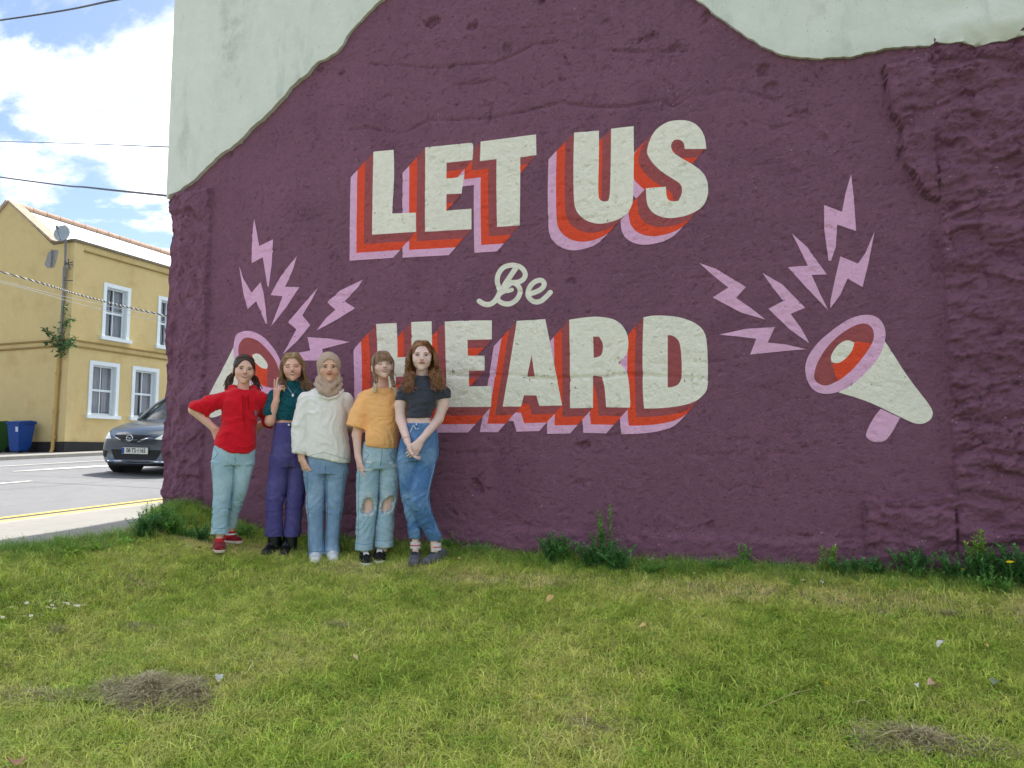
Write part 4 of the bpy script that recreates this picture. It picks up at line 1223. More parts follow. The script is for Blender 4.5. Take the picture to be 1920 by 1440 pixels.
# cut the wheel arches
def arch_cut(me, cx, cz, r):
    bm = bmesh.new(); bm.from_mesh(me)
    for v in bm.verts:
        d = math.hypot(v.co.x - cx, v.co.z - cz)
        if d < r + .07 and abs(v.co.y) > .55 and d > 1e-4:
            if d > r - .07:
                k = r / d; v.co.x = cx + (v.co.x-cx)*k; v.co.z = cz + (v.co.z-cz)*k
    kill = [f for f in bm.faces if math.hypot(f.calc_center_median().x - cx, f.calc_center_median().z - cz) < r - .005 and abs(f.calc_center_median().y) > .60]
    bmesh.ops.delete(bm, geom=kill, context='FACES'); bm.to_mesh(me); bm.free()
for cxx in (-.74, -3.22): arch_cut(me2, cxx, .30, .345)
for p in me2.polygons: p.use_smooth = True
bvh = BVHTree.FromPolygons([v.co.copy() for v in me2.vertices], [tuple(p.vertices) for p in me2.polygons])
def front_patch(name, poly, mat, parent=car, off=.006, step=.03, th=0.0):
    """patch seen from the front, poly in (y, z); laid on the body"""
    pts = []
    for i, p in enumerate(poly):
        q = poly[(i+1) % len(poly)]; L = math.hypot(q[0]-p[0], q[1]-p[1]); k = max(1, int(L/step))
        for j in range(k): pts.append((p[0]+(q[0]-p[0])*j/k, p[1]+(q[1]-p[1])*j/k))
    nb = len(pts); ys = [p[0] for p in poly]; zs = [p[1] for p in poly]
    g = [(a, b) for a in np.arange(min(ys), max(ys), step) for b in np.arange(min(zs), max(zs), step)]
    ga = np.array(g); keep = in_poly(ga[:, 0], ga[:, 1], poly)
    pts += [tuple(p) for p in ga[keep]]
    r = delaunay_2d_cdt([Vector(p) for p in pts], [], [list(range(nb))], 0, 1e-5, False)
    V = []; ok = []
    for v in r[0]:
        h = bvh.ray_cast(Vector((2, v.x, v.y)), Vector((-1, 0, 0)))
        ok.append(h[0] is not None)
        V.append((h[0] + h[1].normalized()*off) if h[0] is not None else Vector((-.5, v.x, v.y)))
    cen = np.array([[sum(r[0][i].x for i in t)/3, sum(r[0][i].y for i in t)/3] for t in r[2]])
    ins = in_poly(cen[:, 0], cen[:, 1], poly)
    F = [t for t, k in zip(r[2], ins) if k and all(ok[i] for i in t)]
    me = mesh_np(name, V, [tuple(t) for t in F], True)
    bm = bmesh.new(); bm.from_mesh(me); bmesh.ops.recalc_face_normals(bm, faces=bm.faces)
    if bm.faces and sum(f.normal.x for f in bm.faces) < 0: bmesh.ops.reverse_faces(bm, faces=bm.faces)
    bm.to_mesh(me); bm.free()
    o = link(name, me, parent, mat)
    return o
def mir(p): return [(-a, b) for a, b in p][::-1]
gr = [(-.40,.700),(-.2,.712),(0,.716),(.2,.712),(.40,.700),(.30,.665),(.18,.632),(.08,.615),(0,.610),(-.08,.615),(-.18,.632),(-.30,.665)]
front_patch('grille', gr, M_BLK)
tr = [(-.42,.702),(-.31,.655),(-.19,.618),(-.08,.600),(0,.596),(.08,.600),(.19,.618),(.31,.655),(.42,.702),(.40,.700),(.30,.665),(.18,.632),(.08,.615),(0,.610),(-.08,.615),(-.18,.632),(-.30,.665),(-.40,.700)]
front_patch('grille_trim', tr, M_CHROME, off=.010, step=.02)
li = [(-.50,.455),(.50,.455),(.46,.36),(.40,.285),(-.40,.285),(-.46,.36)]
front_patch('lower_intake', li, M_BLK)
front_patch('lip_trim', [(-.56,.25),(.56,.25),(.56,.265),(-.56,.265)], M_CHROME, off=.004)
hl = [(.43,.65),(.52,.71),(.63,.76),(.70,.83),(.742,.84),(.765,.78),(.76,.72),(.70,.665),(.60,.635)]
front_patch('headlight', hl, M_LENS, off=.012, step=.02); front_patch('headlight', mir(hl), M_LENS, off=.012, step=.02)
fg = [(.58,.42),(.70,.44),(.72,.34),(.62,.31)]
front_patch('fog_light_recess', fg, M_BLK); front_patch('fog_light_recess', mir(fg), M_BLK)
front_patch('skirt', [(-.70,.235),(.70,.235),(.66,.19),(-.66,.19)], M_BLK, off=.004)
# badge: ring with wings
hx = bvh.ray_cast(Vector((2, 0, .66)), Vector((-1, 0, 0)))[0].x + .02
mb = MB(); mb.tube([(hx, .062*math.cos(a*math.pi/12), .662+.050*math.sin(a*math.pi/12)) for a in range(25)], .0075, 6, False)
mb.tube([(hx,-.058,.676),(hx,-.03,.672),(hx,0,.646),(hx,.03,.672),(hx,.058,.676)], .0075, 6)
mb.build('badge', M_CHROME, car, True)
# number plate
px = bvh.ray_cast(Vector((2, 0, .44)), Vector((-1, 0, 0)))[0].x + .015
mb = MB(); mb.box(px, px+.012, -.26, .26, .385, .495); pl = mb.build('number_plate', simple('plate_white', (214, 216, 208), .4, var=.04), car, False, .004)
mb = MB(); mb.add([(px+.0135,-.255,.39),(px+.0135,-.255+.05,.39),(px+.0135,-.205,.49),(px+.0135,-.255,.49)], [(0,1,2,3)])
mb.build('blue_band', simple('plate_blue', (30, 72, 150), .4, var=0), pl)
def text_mesh(txt, size, name, mat, parent, M, align='CENTER'):
    c = bpy.data.curves.new(name, 'FONT'); c.body = txt; c.size = size; c.align_x = align; c.align_y = 'CENTER'; c.extrude = .0008; c.offset = size*.012
    o = bpy.data.objects.new(name, c); COL.objects.link(o)
    me = bpy.data.meshes.new_from_object(o.evaluated_get(bpy.context.evaluated_depsgraph_get()))
    bpy.data.objects.remove(o); me.transform(M)
    return link(name, me, parent, mat)
Mtx = Matrix.Translation((px+.0145, .025, .441)) @ Matrix(((0,0,1,0),(.80,0,0,0),(0,1,0,0),(0,0,0,1)))
text_mesh('08·TS·1165', .105, 'plate_text', M_BLK, pl, Mtx)
# greenhouse
def gh(x, w, z): return (x, w, z)
base = [(-1.02,.62,.975),(-1.10,.70,.985),(-1.9,.745,1.01),(-2.7,.74,1.04),(-3.3,.70,1.06),(-3.62,.60,1.05)]
roofp = [(-1.72,.50,1.44),(-1.80,.545,1.445),(-2.2,.56,1.475),(-2.7,.55,1.47),(-3.1,.53,1.43),(-3.25,.47,1.40)]
V = []; F = []
for (a, b) in zip(base, roofp):
    for s in (1, -1): V += [(a[0], s*a[1], a[2]-.03), (b[0], s*b[1], b[2])]
# columns: idx i*4 + (0 base L,1 roof L,2 base R,3 roof R)
for i in range(len(base)-1):
    F.append((i*4+1, (i+1)*4+1, (i+1)*4+3, i*4+3))
m = mesh_np('roof', V, F); 
bm = bmesh.new(); bm.from_mesh(m); bmesh.ops.delete(bm, geom=[v for v in bm.verts if not v.link_faces], context='VERTS'); bmesh.ops.recalc_face_normals(bm, faces=bm.faces); bm.to_mesh(m); bm.free()
ro = link('roof', m, car, M_CARP); q = ro.modifiers.new('s', 'SOLIDIFY'); q.thickness = .03; q.offset = 1
def quad_glass(name, i0, i1, sides):
    for s in sides:
        vs = []
        for i in (i0, i1):
            vs += [V[i*4 + (0 if s > 0 else 2)], V[i*4 + (1 if s > 0 else 3)]]
        o = link(name, mesh_np(name, [vs[0], vs[2], vs[3], vs[1]], [(0,1,2,3)]), car, M_CARG)
# windscreen, curved across
n = 12; WV = []
for j in range(9):
    t = j/8
    for i in range(n+1):
        u = -1 + 2*i/n
        a = Vector((-1.0 - .10*abs(u)**2.2, u*.64, .965)); b = Vector((-1.70 - .08*abs(u)**2.2, u*.50, 1.44))
        p = a.lerp(b, t); p.z += .035*math.sin(math.pi*t); WV.append(p)
WF = [(j*(n+1)+i, j*(n+1)+i+1, (j+1)*(n+1)+i+1, (j+1)*(n+1)+i) for j in range(8) for i in range(n)]
link('windscreen', mesh_np('windscreen', WV, WF, True), car, M_CARG)
for i0, i1 in ((1, 2), (2, 3), (3, 4)): quad_glass('side_window', i0, i1, (1, -1))
link('rear_window', mesh_np('rear_window', [V[5*4], V[5*4+1], V[5*4+3], V[5*4+2]], [(0,1,2,3)]), car, M_CARG)
mb = MB()
for s in (1, -1):
    mb.tube([(-1.04, s*.665, .965), (-1.38, s*.60, 1.235), (-1.74, s*.525, 1.445)], .032, 8)
    for i in (2, 3, 4):
        a, b = V[i*4 + (0 if s > 0 else 2)], V[i*4 + (1 if s > 0 else 3)]
        mb.tube([a, b], .03, 6)
    mb.tube([V[i*4 + (1 if s > 0 else 3)] for i in range(1, 6)], .025, 6)
    a, b = V[5*4 + (0 if s > 0 else 2)], V[5*4 + (1 if s > 0 else 3)]; mb.tube([a, b], .04, 6)
o = mb.build('pillar', M_CARP, car, True); o['kind'] = 'stuff'
mb = MB(); mb.tube([(-1.03,.2,.985),(-1.10,-.40,1.01)], .010, 5); mb.build('wiper', M_BLK, car, True)
mb = MB(); mb.tube([(-1.03,.5,.985),(-1.12,-.02,1.015)], .010, 5); mb.build('wiper', M_BLK, car, True)
for s in (1, -1):
    mb = MB(); mb.box(-1.45, -1.28, s*.80-.09, s*.80+.09, .98, 1.10); o = mb.build('wing_mirror', M_CARP, car, True, .035)
    mb = MB(); mb.box(-1.44, -1.36, min(s*.66, s*.74), max(s*.66, s*.74), .98, 1.01); mb.build('mirror_stem', M_BLK, o)
# cabin interior glimpsed through the glass
mb = MB(); mb.box(-3.4, -1.15, -.62, .62, .75, .93); mb.build('dashboard', M_BLK, car)
for s in (1, -1):
    mb = MB(); mb.box(-2.35, -2.2, s*.33-.22, s*.33+.22, .9, 1.18); mb.box(-2.33, -2.24, s*.33-.12, s*.33+.12, 1.2, 1.36); mb.build('seat', simple('seat_cloth', (52, 54, 60), .9, var=.1), car, False, .03)
M_RIM = simple('alloy_rim', (150, 154, 158), .3, .5, .8, var=0)
for x in (-.74, -3.22):
    for s in (1, -1):
        mb = MB(); mb.tube([(x, s*.64, .30), (x, s*.67, .30), (x, s*.81, .30), (x, s*.835, .30)], [.27, .297, .297, .27], 28)
        w = mb.build('wheel', M_TYRE, car, True)
        mb = MB(); mb.tube([(x, s*.836, .30), (x, s*.842, .30)], [.20, .19], 24)
        for k in range(7):
            a = k*2*math.pi/7; mb.tube([(x, s*.845, .30), (x+.17*math.cos(a), s*.845, .30+.17*math.sin(a))], .018, 5)
        mb.build('rim', M_RIM, w, True)
        mb = MB(); mb.tube([(x, s*.50, .30), (x, s*.66, .30)], .34, 20); mb.build('wheel_arch', M_BLK, car, True)
mb = MB(); mb.box(-3.7, -.25, -.62, .62, .17, .24); mb.build('underbody', M_BLK, car)
# place: heading towards -Y, right front wheel on the traced contact point
fwd = Vector((math.sin(CARRZ), -math.cos(CARRZ), 0)); leftv = Vector((math.cos(CARRZ), math.sin(CARRZ), 0))
slope = math.atan(0.04)
basep = Vector((cpos.x, cpos.y, 0)) - fwd*(-.74) + leftv*.74
car.rotation_mode = 'XYZ'
rzc = math.atan2(fwd.y, fwd.x)
Rm = Matrix.Rotation(rzc, 4, 'Z') @ Matrix.Rotation(slope, 4, 'Y') @ Matrix.Rotation(-math.radians(1.2), 4, 'X')
car.rotation_euler = Rm.to_euler()
mid = basep + fwd*(-1.9)
car.location = (basep.x, basep.y, float(z_road(basep.x, basep.y)) - .01)
# ================================================================== implicit modelling for bodies and clothes
def axis(lo, hi, fine, h, hf):
    """1-D grid: spacing h, spacing hf inside the fine intervals"""
    a = [lo]
    while a[-1] < hi:
        s = hf if any(p - h < a[-1] < q for p, q in fine) else h
        a.append(a[-1] + s)
    return np.array(a, np.float32)
class Field:
    def __init__(s, X, Y, Z):
        s.ax = (X, Y, Z); s.S = np.full((len(X), len(Y), len(Z)), 1.0, np.float32)
    def sub(s, lo, hi):
        sl = []
        for a, l, h in zip(s.ax, lo, hi):
            i = max(0, int(np.searchsorted(a, l)) - 1); j = min(len(a), int(np.searchsorted(a, h)) + 1)
            if j - i < 2: return None, None
            sl.append(slice(i, j))
        G = [s.ax[k][sl[k]] for k in range(3)]
        return tuple(sl), (G[0][:, None, None], G[1][None, :, None], G[2][None, None, :])
    def put(s, sl, d, k, mode='add'):
        a = s.S[sl]
        if mode == 'sub': d = -d; 
        if k > 0:
            if mode == 'add':
                h = np.clip(.5 + .5*(a - d)/k, 0, 1); r = a*(1-h) + d*h - k*h*(1-h)
            else:
                h = np.clip(.5 - .5*(a - d)/k, 0, 1); r = a*(1-h) + d*h + k*h*(1-h)
        else: r = np.minimum(a, d) if mode == 'add' else np.maximum(a, d)
        s.S[sl] = r
    def cone(s, a, b, ra, rb, k=.02, mode='add', flat=None):
        a = np.array(a, float); b = np.array(b, float); m = max(ra, rb) + max(k, .012) + .02
        sl, G = s.sub(np.minimum(a, b) - m, np.maximum(a, b) + m)
        if sl is None: return s
        X, Y, Z = G; d = b - a; L = float(d @ d) + 1e-12
        px, py, pz = X - a[0], Y - a[1], Z - a[2]
        t = np.clip((px*d[0] + py*d[1] + pz*d[2])/L, 0, 1)
        qx, qy, qz = px - t*d[0], py - t*d[1], pz - t*d[2]
        r = ra + (rb - ra)*t
        if flat is not None:           # flat = (unit vector, ratio): thinner along the vector
            n, f = flat; dn = qx*n[0] + qy*n[1] + qz*n[2]; e = (1/f - 1)*dn
            qx, qy, qz = qx + n[0]*e, qy + n[1]*e, qz + n[2]*e
            q = np.sqrt(qx*qx + qy*qy + qz*qz); dist = (q - r)*(0.5 + 0.5*f)
        else: dist = np.sqrt(qx*qx + qy*qy + qz*qz) - r
        s.put(sl, dist.astype(np.float32), k, mode); return s
    def ell(s, c, r, R=None, k=.01, mode='add'):
        c = np.array(c, float); r = np.array(r, float); m = max(r) + max(k, .012) + .02
        sl, G = s.sub(c - m, c + m)
        if sl is None: return s
        X, Y, Z = G[0] - c[0], G[1] - c[1], G[2] - c[2]
        if R is not None:
            R = np.array(R)
            X, Y, Z = (R[0,0]*X + R[1,0]*Y + R[2,0]*Z, R[0,1]*X + R[1,1]*Y + R[2,1]*Z, R[0,2]*X + R[1,2]*Y + R[2,2]*Z)
        k0 = np.sqrt((X/r[0])**2 + (Y/r[1])**2 + (Z/r[2])**2)
        k1 = np.sqrt((X/r[0]**2)**2 + (Y/r[1]**2)**2 + (Z/r[2]**2)**2) + 1e-9
        dist = k0*(k0-1)/k1
        s.put(sl, dist.astype(np.float32), k, mode); return s
    def loft(s, rows, k=.02, p=2.2, mode='add'):
        """rows: (z, x0, x1, depth_half, y) sorted or not; superelliptic section that changes with height"""
        rows = sorted(rows); zr = np.array([r[0] for r in rows]); cx = np.array([(r[1]+r[2])/2 for r in rows]); w = np.array([abs(r[2]-r[1])/2 for r in rows])
        dh = np.array([r[3] for r in rows]); cy = np.array([r[4] for r in rows])
        M = .05 + k
        sl, G = s.sub((min(cx-w)-M, min(cy-dh)-M, zr[0]-M), (max(cx+w)+M, max(cy+dh)+M, zr[-1]+M))
        if sl is None: return s
        X, Y, Z = G; zz = Z.ravel()
        def smooth_interp(v):
            zc = np.clip(zz, zr[0], zr[-1]); f = np.zeros_like(zc)
            for o, wt in ((-.014, .25), (0, .5), (.014, .25)): f = f + wt*np.interp(zc+o, zr, v)
            return f[None, None, :]
        CX, W, DH, CY = (smooth_interp(v) for v in (cx, w, dh, cy))
        q = (np.abs((X-CX)/W)**p + np.abs((Y-CY)/DH)**p)**(1/p)
        dist = (q - 1)*np.minimum(W, DH)
        dz = np.maximum(zr[0]-Z, Z-zr[-1])
        dist = np.where(dz > 0, np.sqrt(np.maximum(dist, 0)**2 + dz**2), np.maximum(dist, dz))
        s.put(sl, dist.astype(np.float32), k, mode); return s
    def plane(s, pt, n, k=0.0, lo=None, hi=None):
        """keep what lies behind the plane; n points to the removed side"""
        lo = lo if lo is not None else [a[0] for a in s.ax]; hi = hi if hi is not None else [a[-1] for a in s.ax]
        sl, G = s.sub(lo, hi)
        n = np.array(n, float); n /= np.linalg.norm(n)
        d = (G[0]-pt[0])*n[0] + (G[1]-pt[1])*n[1] + (G[2]-pt[2])*n[2]
        a = s.S[sl]; s.S[sl] = np.maximum(a, d.astype(np.float32)*np.ones_like(a)); return s
    def mesh(s):
        S = s.S; I = S < 0
        I[0] = I[-1] = False; I[:, 0] = I[:, -1] = False; I[:, :, 0] = I[:, :, -1] = False
        c = I[:-1,:-1,:-1].astype(np.uint8)
        for o in ((1,0,0),(0,1,0),(0,0,1),(1,1,0),(1,0,1),(0,1,1),(1,1,1)):
            c = c + I[o[0]:I.shape[0]-1+o[0], o[1]:I.shape[1]-1+o[1], o[2]:I.shape[2]-1+o[2]]
        act = (c > 0) & (c < 8); idx = np.full(act.shape, -1, np.int32)
        ijk = np.argwhere(act); idx[act] = np.arange(len(ijk))
        i, j, k = ijk.T
        cor = [(a, b, d) for a in (0,1) for b in (0,1) for d in (0,1)]
        val = {o: S[i+o[0], j+o[1], k+o[2]] for o in cor}
        acc = np.zeros((len(ijk), 3)); cnt = np.zeros(len(ijk))
        for a in cor:
            for ax in range(3):
                if a[ax]: continue
                b = list(a); b[ax] = 1; b = tuple(b)
                va, vb = val[a], val[b]; cr_ = (va < 0) != (vb < 0)
                t = np.where(cr_, va/np.where(va == vb, 1, va - vb), 0)
                for q in range(3):
                    acc[:, q] += np.where(cr_, (a[q] + (t if q == ax else 0)), 0)
                cnt += cr_
        fr = acc/np.maximum(cnt, 1)[:, None]
        V = np.stack([s.ax[q][ijk[:, q]] + np.clip(fr[:, q], 0, 1)*(s.ax[q][ijk[:, q]+1] - s.ax[q][ijk[:, q]]) for q in range(3)], 1)
        F = []
        for ax in range(3):
            o = [0, 0, 0]; o[ax] = 1
            A = I[:I.shape[0]-o[0], :I.shape[1]-o[1], :I.shape[2]-o[2]]; B = I[o[0]:, o[1]:, o[2]:]
            u, v = [(1, 2), (2, 0), (0, 1)][ax]
            for sgn, msk in ((1, A & ~B), (-1, ~A & B)):
                e = np.argwhere(msk)
                e = e[(e[:, u] > 0) & (e[:, v] > 0) & (e[:, u] < act.shape[u]) & (e[:, v] < act.shape[v])]
                if not len(e): continue
                def cell(du, dv):
                    q = e.copy(); q[:, u] -= du; q[:, v] -= dv
                    return idx[q[:, 0], q[:, 1], q[:, 2]]
                f = np.stack([cell(1,1), cell(0,1), cell(0,0), cell(1,0)], 1)
                if sgn < 0: f = f[:, ::-1]
                F.append(f)
        F = np.concatenate(F); F = F[(F >= 0).all(1)]
        return V, F
def vnormals(V, F):
    a, b, c, d = (V[F[:, i]] for i in range(4)); n = np.cross(c-a, d-b)
    N = np.zeros_like(V)
    for i in range(4): np.add.at(N, F[:, i], n)
    return N/(np.linalg.norm(N, axis=1)[:, None] + 1e-9)
def relax(V, F, it=1, lam=.5):
    for _ in range(it):
        A = np.zeros_like(V); C = np.zeros(len(V))
        for i in range(4):
            j = F[:, (i+1) % 4]; np.add.at(A, F[:, i], V[j]); np.add.at(A, j, V[F[:, i]]); np.add.at(C, F[:, i], 1); np.add.at(C, j, 1)
        V = V + lam*(A/np.maximum(C, 1)[:, None] - V)
    return V
def wrinkle(V, F, amp, sx, sz, seed, mask=None, ridged=True, dir_=(1.0, 0.35)):
    N = vnormals(V, F)
    u = V[:, 0]*sx*dir_[0] + V[:, 1]*sx; w = V[:, 2]*sz + V[:, 0]*sz*dir_[1]*np.sign(V[:, 0]+1e-6)
    n = fbm(u + 3*fbm(V[:, 0]*3, V[:, 2]*3, 2, seed+50), w + 1.2*fbm(V[:, 0]*4+9, V[:, 2]*4, 2, seed+60), 3, seed, .5, ridged)
    if ridged: n = 1.25*sstep(n, .05, .85) - .45
    d = amp*n
    if mask is not None: d = d*mask
    return V + N*d[:, None]
def skin_mat(name, rgb, blush=(200, 120, 105)):
    m = Mat(name, lin(*rgb), 0.52, 0.35)
    m.mix(m.noise(22, 4, .6, lo=.45, hi=.75), lin(*blush), amount=.22)
    m.b.inputs['Subsurface Weight'].default_value = .12
    m.b.inputs['Subsurface Radius'].default_value = (.012, .005, .003)
    m.b.inputs['Subsurface Scale'].default_value = 1.0
    m.bump(m.noise(160, 3, .5), .08, .002)
    return m.m
def cloth_mat(name, rgb, var=.10, weave=420, bump=.25, rough=.9, fleck=None):
    m = Mat(name, lin(*rgb), rough, 0.12)
    m.vary(7, var).vary(60, var*.7)
    if fleck: m.mix(m.noise(fleck[1], 2, .5, lo=.48, hi=.6), lin(*fleck[0]), amount=fleck[2])
    m.b.inputs['Sheen Weight'].default_value = .15
    m.bump(m.noise(weave, 2, .5), bump, .003)
    return m.m
def denim_mat(name, rgb, fade, amt=.6):
    m = Mat(name, lin(*rgb), .9, .1)
    m.mix(m.noise(4.5, 5, .62, lo=.42, hi=.66), lin(*fade), amount=amt)
    m.mix(m.noise(90, 4, .7, src=m.mapping((1, 1, .25)), lo=.5, hi=.7), lin(*[c*.82 for c in rgb]), amount=.35)
    m.bump(m.noise(300, 2, .5), .25, .003)
    return m.m
def hair_mat(name, dark, light, sc=(90, 90, 9)):
    m = Mat(name, lin(*dark), .45, .4)
    m.mix(m.noise(1.0, 5, .6, src=m.mapping(sc), lo=.35, hi=.68), lin(*light), amount=.8)
    m.b.inputs['Anisotropic'].default_value = .5
    m.bump(m.noise(1.0, 4, .6, src=m.mapping((sc[0]*2, sc[1]*2, sc[2]))), .6, .004)
    return m.m
# ================================================================== the five young women at the wall
class Person:
    """local frame: x = to the right in the picture, y = away from the camera, z up, origin on the grass between the feet"""
    def __init__(s, foot_px, label, skin, seed):
        s.P0 = on_ground(foot_px[0], foot_px[1], z_lawn)
        s.P0.z = float(z_lawn(s.P0.x, s.P0.y)) + .012
        d = s.P0 - CAM; d.z = 0; d.normalize(); s.away = d; s.right = Vector((d.y, -d.x, 0))
        s.rz = math.atan2(s.right.y, s.right.x)
        s.root = empty('person', s.P0, s.rz); tag(s.root, label, 'person', 'young women posing in front of the mural')
        s.skin = skin; s.seed = seed
    def L(s, px, py, off=0.0):
        """pixel -> local metres, on the upright plane off metres towards the camera"""
        d = ray(px, py); n = s.away; t = ((s.P0 - n*off - CAM).dot(n)) / d.dot(n)
        q = CAM + d*t - s.P0
        return np.array([q.dot(s.right), q.dot(s.away), q.z])
    def row(s, py, x0, x1, dh, off=0.0):
        a, b = s.L(x0, py, off), s.L(x1, py, off); return (a[2], a[0], b[0], dh, -off)
    def rows(s, *rs): return [s.row(*r) for r in rs]
    def part(s, name, VF, mat, parent=None, smooth=True):
        o = link(name, mesh_np(name, VF[0], VF[1], smooth), parent or s.root, mat); return o
    def field(s, x, y, z, h=.006, fx=(), fy=(), fz=(), hf=.0032):
        return Field(axis(x[0], x[1], fx, h, hf), axis(y[0], y[1], fy, h, hf), axis(z[0], z[1], fz, h, hf))
def rotm(yaw=0, pitch=0, roll=0):
    return np.array(Matrix.Rotation(yaw, 3, 'Z') @ Matrix.Rotation(roll, 3, 'Y') @ Matrix.Rotation(pitch, 3, 'X'))
def sculpt_head(f, c, R, s=1.0, jaw=1.0, smile=0.0, ears=True):
    """c: head centre (between the ears at eye height); R: 3x3; face looks along -y"""
    def T(x, y, z): return c + R @ (np.array([x, y, z])*s)
    E = lambda p, r, k=.012, mode='add', RR=None: f.ell(T(*p), np.array(r)*s, R if RR is None else RR, k*s, mode)
    E((0, .012, .030), (.0735, .092, .080))
    E((0, -.016, -.010), (.0595, .070, .066), .03)
    E((0, -.038, -.060), (.040*jaw, .046, .042), .03)
    E((0, -.066, -.094), (.018*jaw, .018, .016), .022)          # chin
    for q in (-1, 1):
        E((q*.040, -.052, -.030), (.024, .024, .022), .02)       # cheek
        E((q*.030, -.078, .018), (.021, .012, .008), .014)       # brow
        E((q*.031, -.0995, .000), (.017, .016, .0095), .010, 'sub')  # socket
        E((q*.036*jaw, -.006, -.056), (.016, .032, .020), .03)   # jaw angle
        if ears:
            E((q*.076, .012, -.012), (.009, .018, .030), .006)
    f.cone(T(0, -.084, .006), T(0, -.104, -.028), .0062*s, .0088*s, .010*s)
    for q in (-1, 1): E((q*.011, -.096, -.031), (.0066, .008, .006), .006)
    E((0, -.086, -.052), (.023+.006*smile, .011, .0085), .008)   # mouth mound
    return T
def sculpt_hand(f, W, d, n, th, curl=(.35,.4,.45,.5), spread=.12, L=.165, r=.0082, thumb=(.5, .5), k=.006):
    """W wrist, d direction of the hand, n palm normal (fingers curl towards it), th side of the thumb (+1/-1)"""
    d = np.array(d, float); d /= np.linalg.norm(d); n = np.array(n, float); n -= d*(n@d); n /= np.linalg.norm(n); sd = np.cross(d, n)*th
    W = np.array(W, float); sc = L/.165
    P = lambda a, b, c: W + d*a*sc + sd*b*sc + n*c*sc
    for b0, b1 in ((.012,.027),(.005,.009),(-.004,-.009),(-.012,-.026)):
        f.cone(P(-.004, b0*.8, 0), P(.078, b1, 0), .0145*sc, .0118*sc, .012)
    f.cone(P(.01, .018, .006), P(.045, .028, .008), .015*sc, .012*sc, .012)
    ln = ((.036,.024,.019),(.040,.027,.021),(.037,.025,.020),(.029,.019,.017))
    for i in range(4):
        b = (.027, .009, -.009, -.026)[i]; p = P((.080,.084,.080,.072)[i], b, 0); a = 0; dirr = d + sd*(spread*(1.5-i)/1.5)
        dirr /= np.linalg.norm(dirr)
        for q in range(3):
            a += curl[i]*(1.0 if q else .8)
            v = dirr*math.cos(a) + n*math.sin(a); p2 = p + v*ln[i][q]*sc
            f.cone(p, p2, (r - q*.0008)*sc, (r - (q+1)*.0008)*sc, k*.5); p = p2
    p = P(.018, .026, .004); v = d*math.cos(thumb[0]) + sd*math.sin(thumb[0])*1.0; 
    for q, l in enumerate((.036, .032, .026)):
        v = v/np.linalg.norm(v); p2 = p + v*l*sc; f.cone(p, p2, (.0125-.0015*q)*sc, (.011-.0015*q)*sc, k); p = p2
        v = v + n*thumb[1]*.5 + d*.35
    return f
def raymesh(o):
    me = o.data
    return BVHTree.FromPolygons([v.co.copy() for v in me.vertices], [tuple(p.vertices) for p in me.polygons])
M_EYEW = simple('eye_white', (225, 222, 218), .25, .5, var=0)
M_IRISB = simple('iris_brown', (52, 38, 30), .2, .5, var=0); M_IRISG = simple('iris_blue_grey', (84, 100, 112), .2, .5, var=0)
M_TEETH = simple('teeth', (232, 228, 218), .25, .5, var=0)
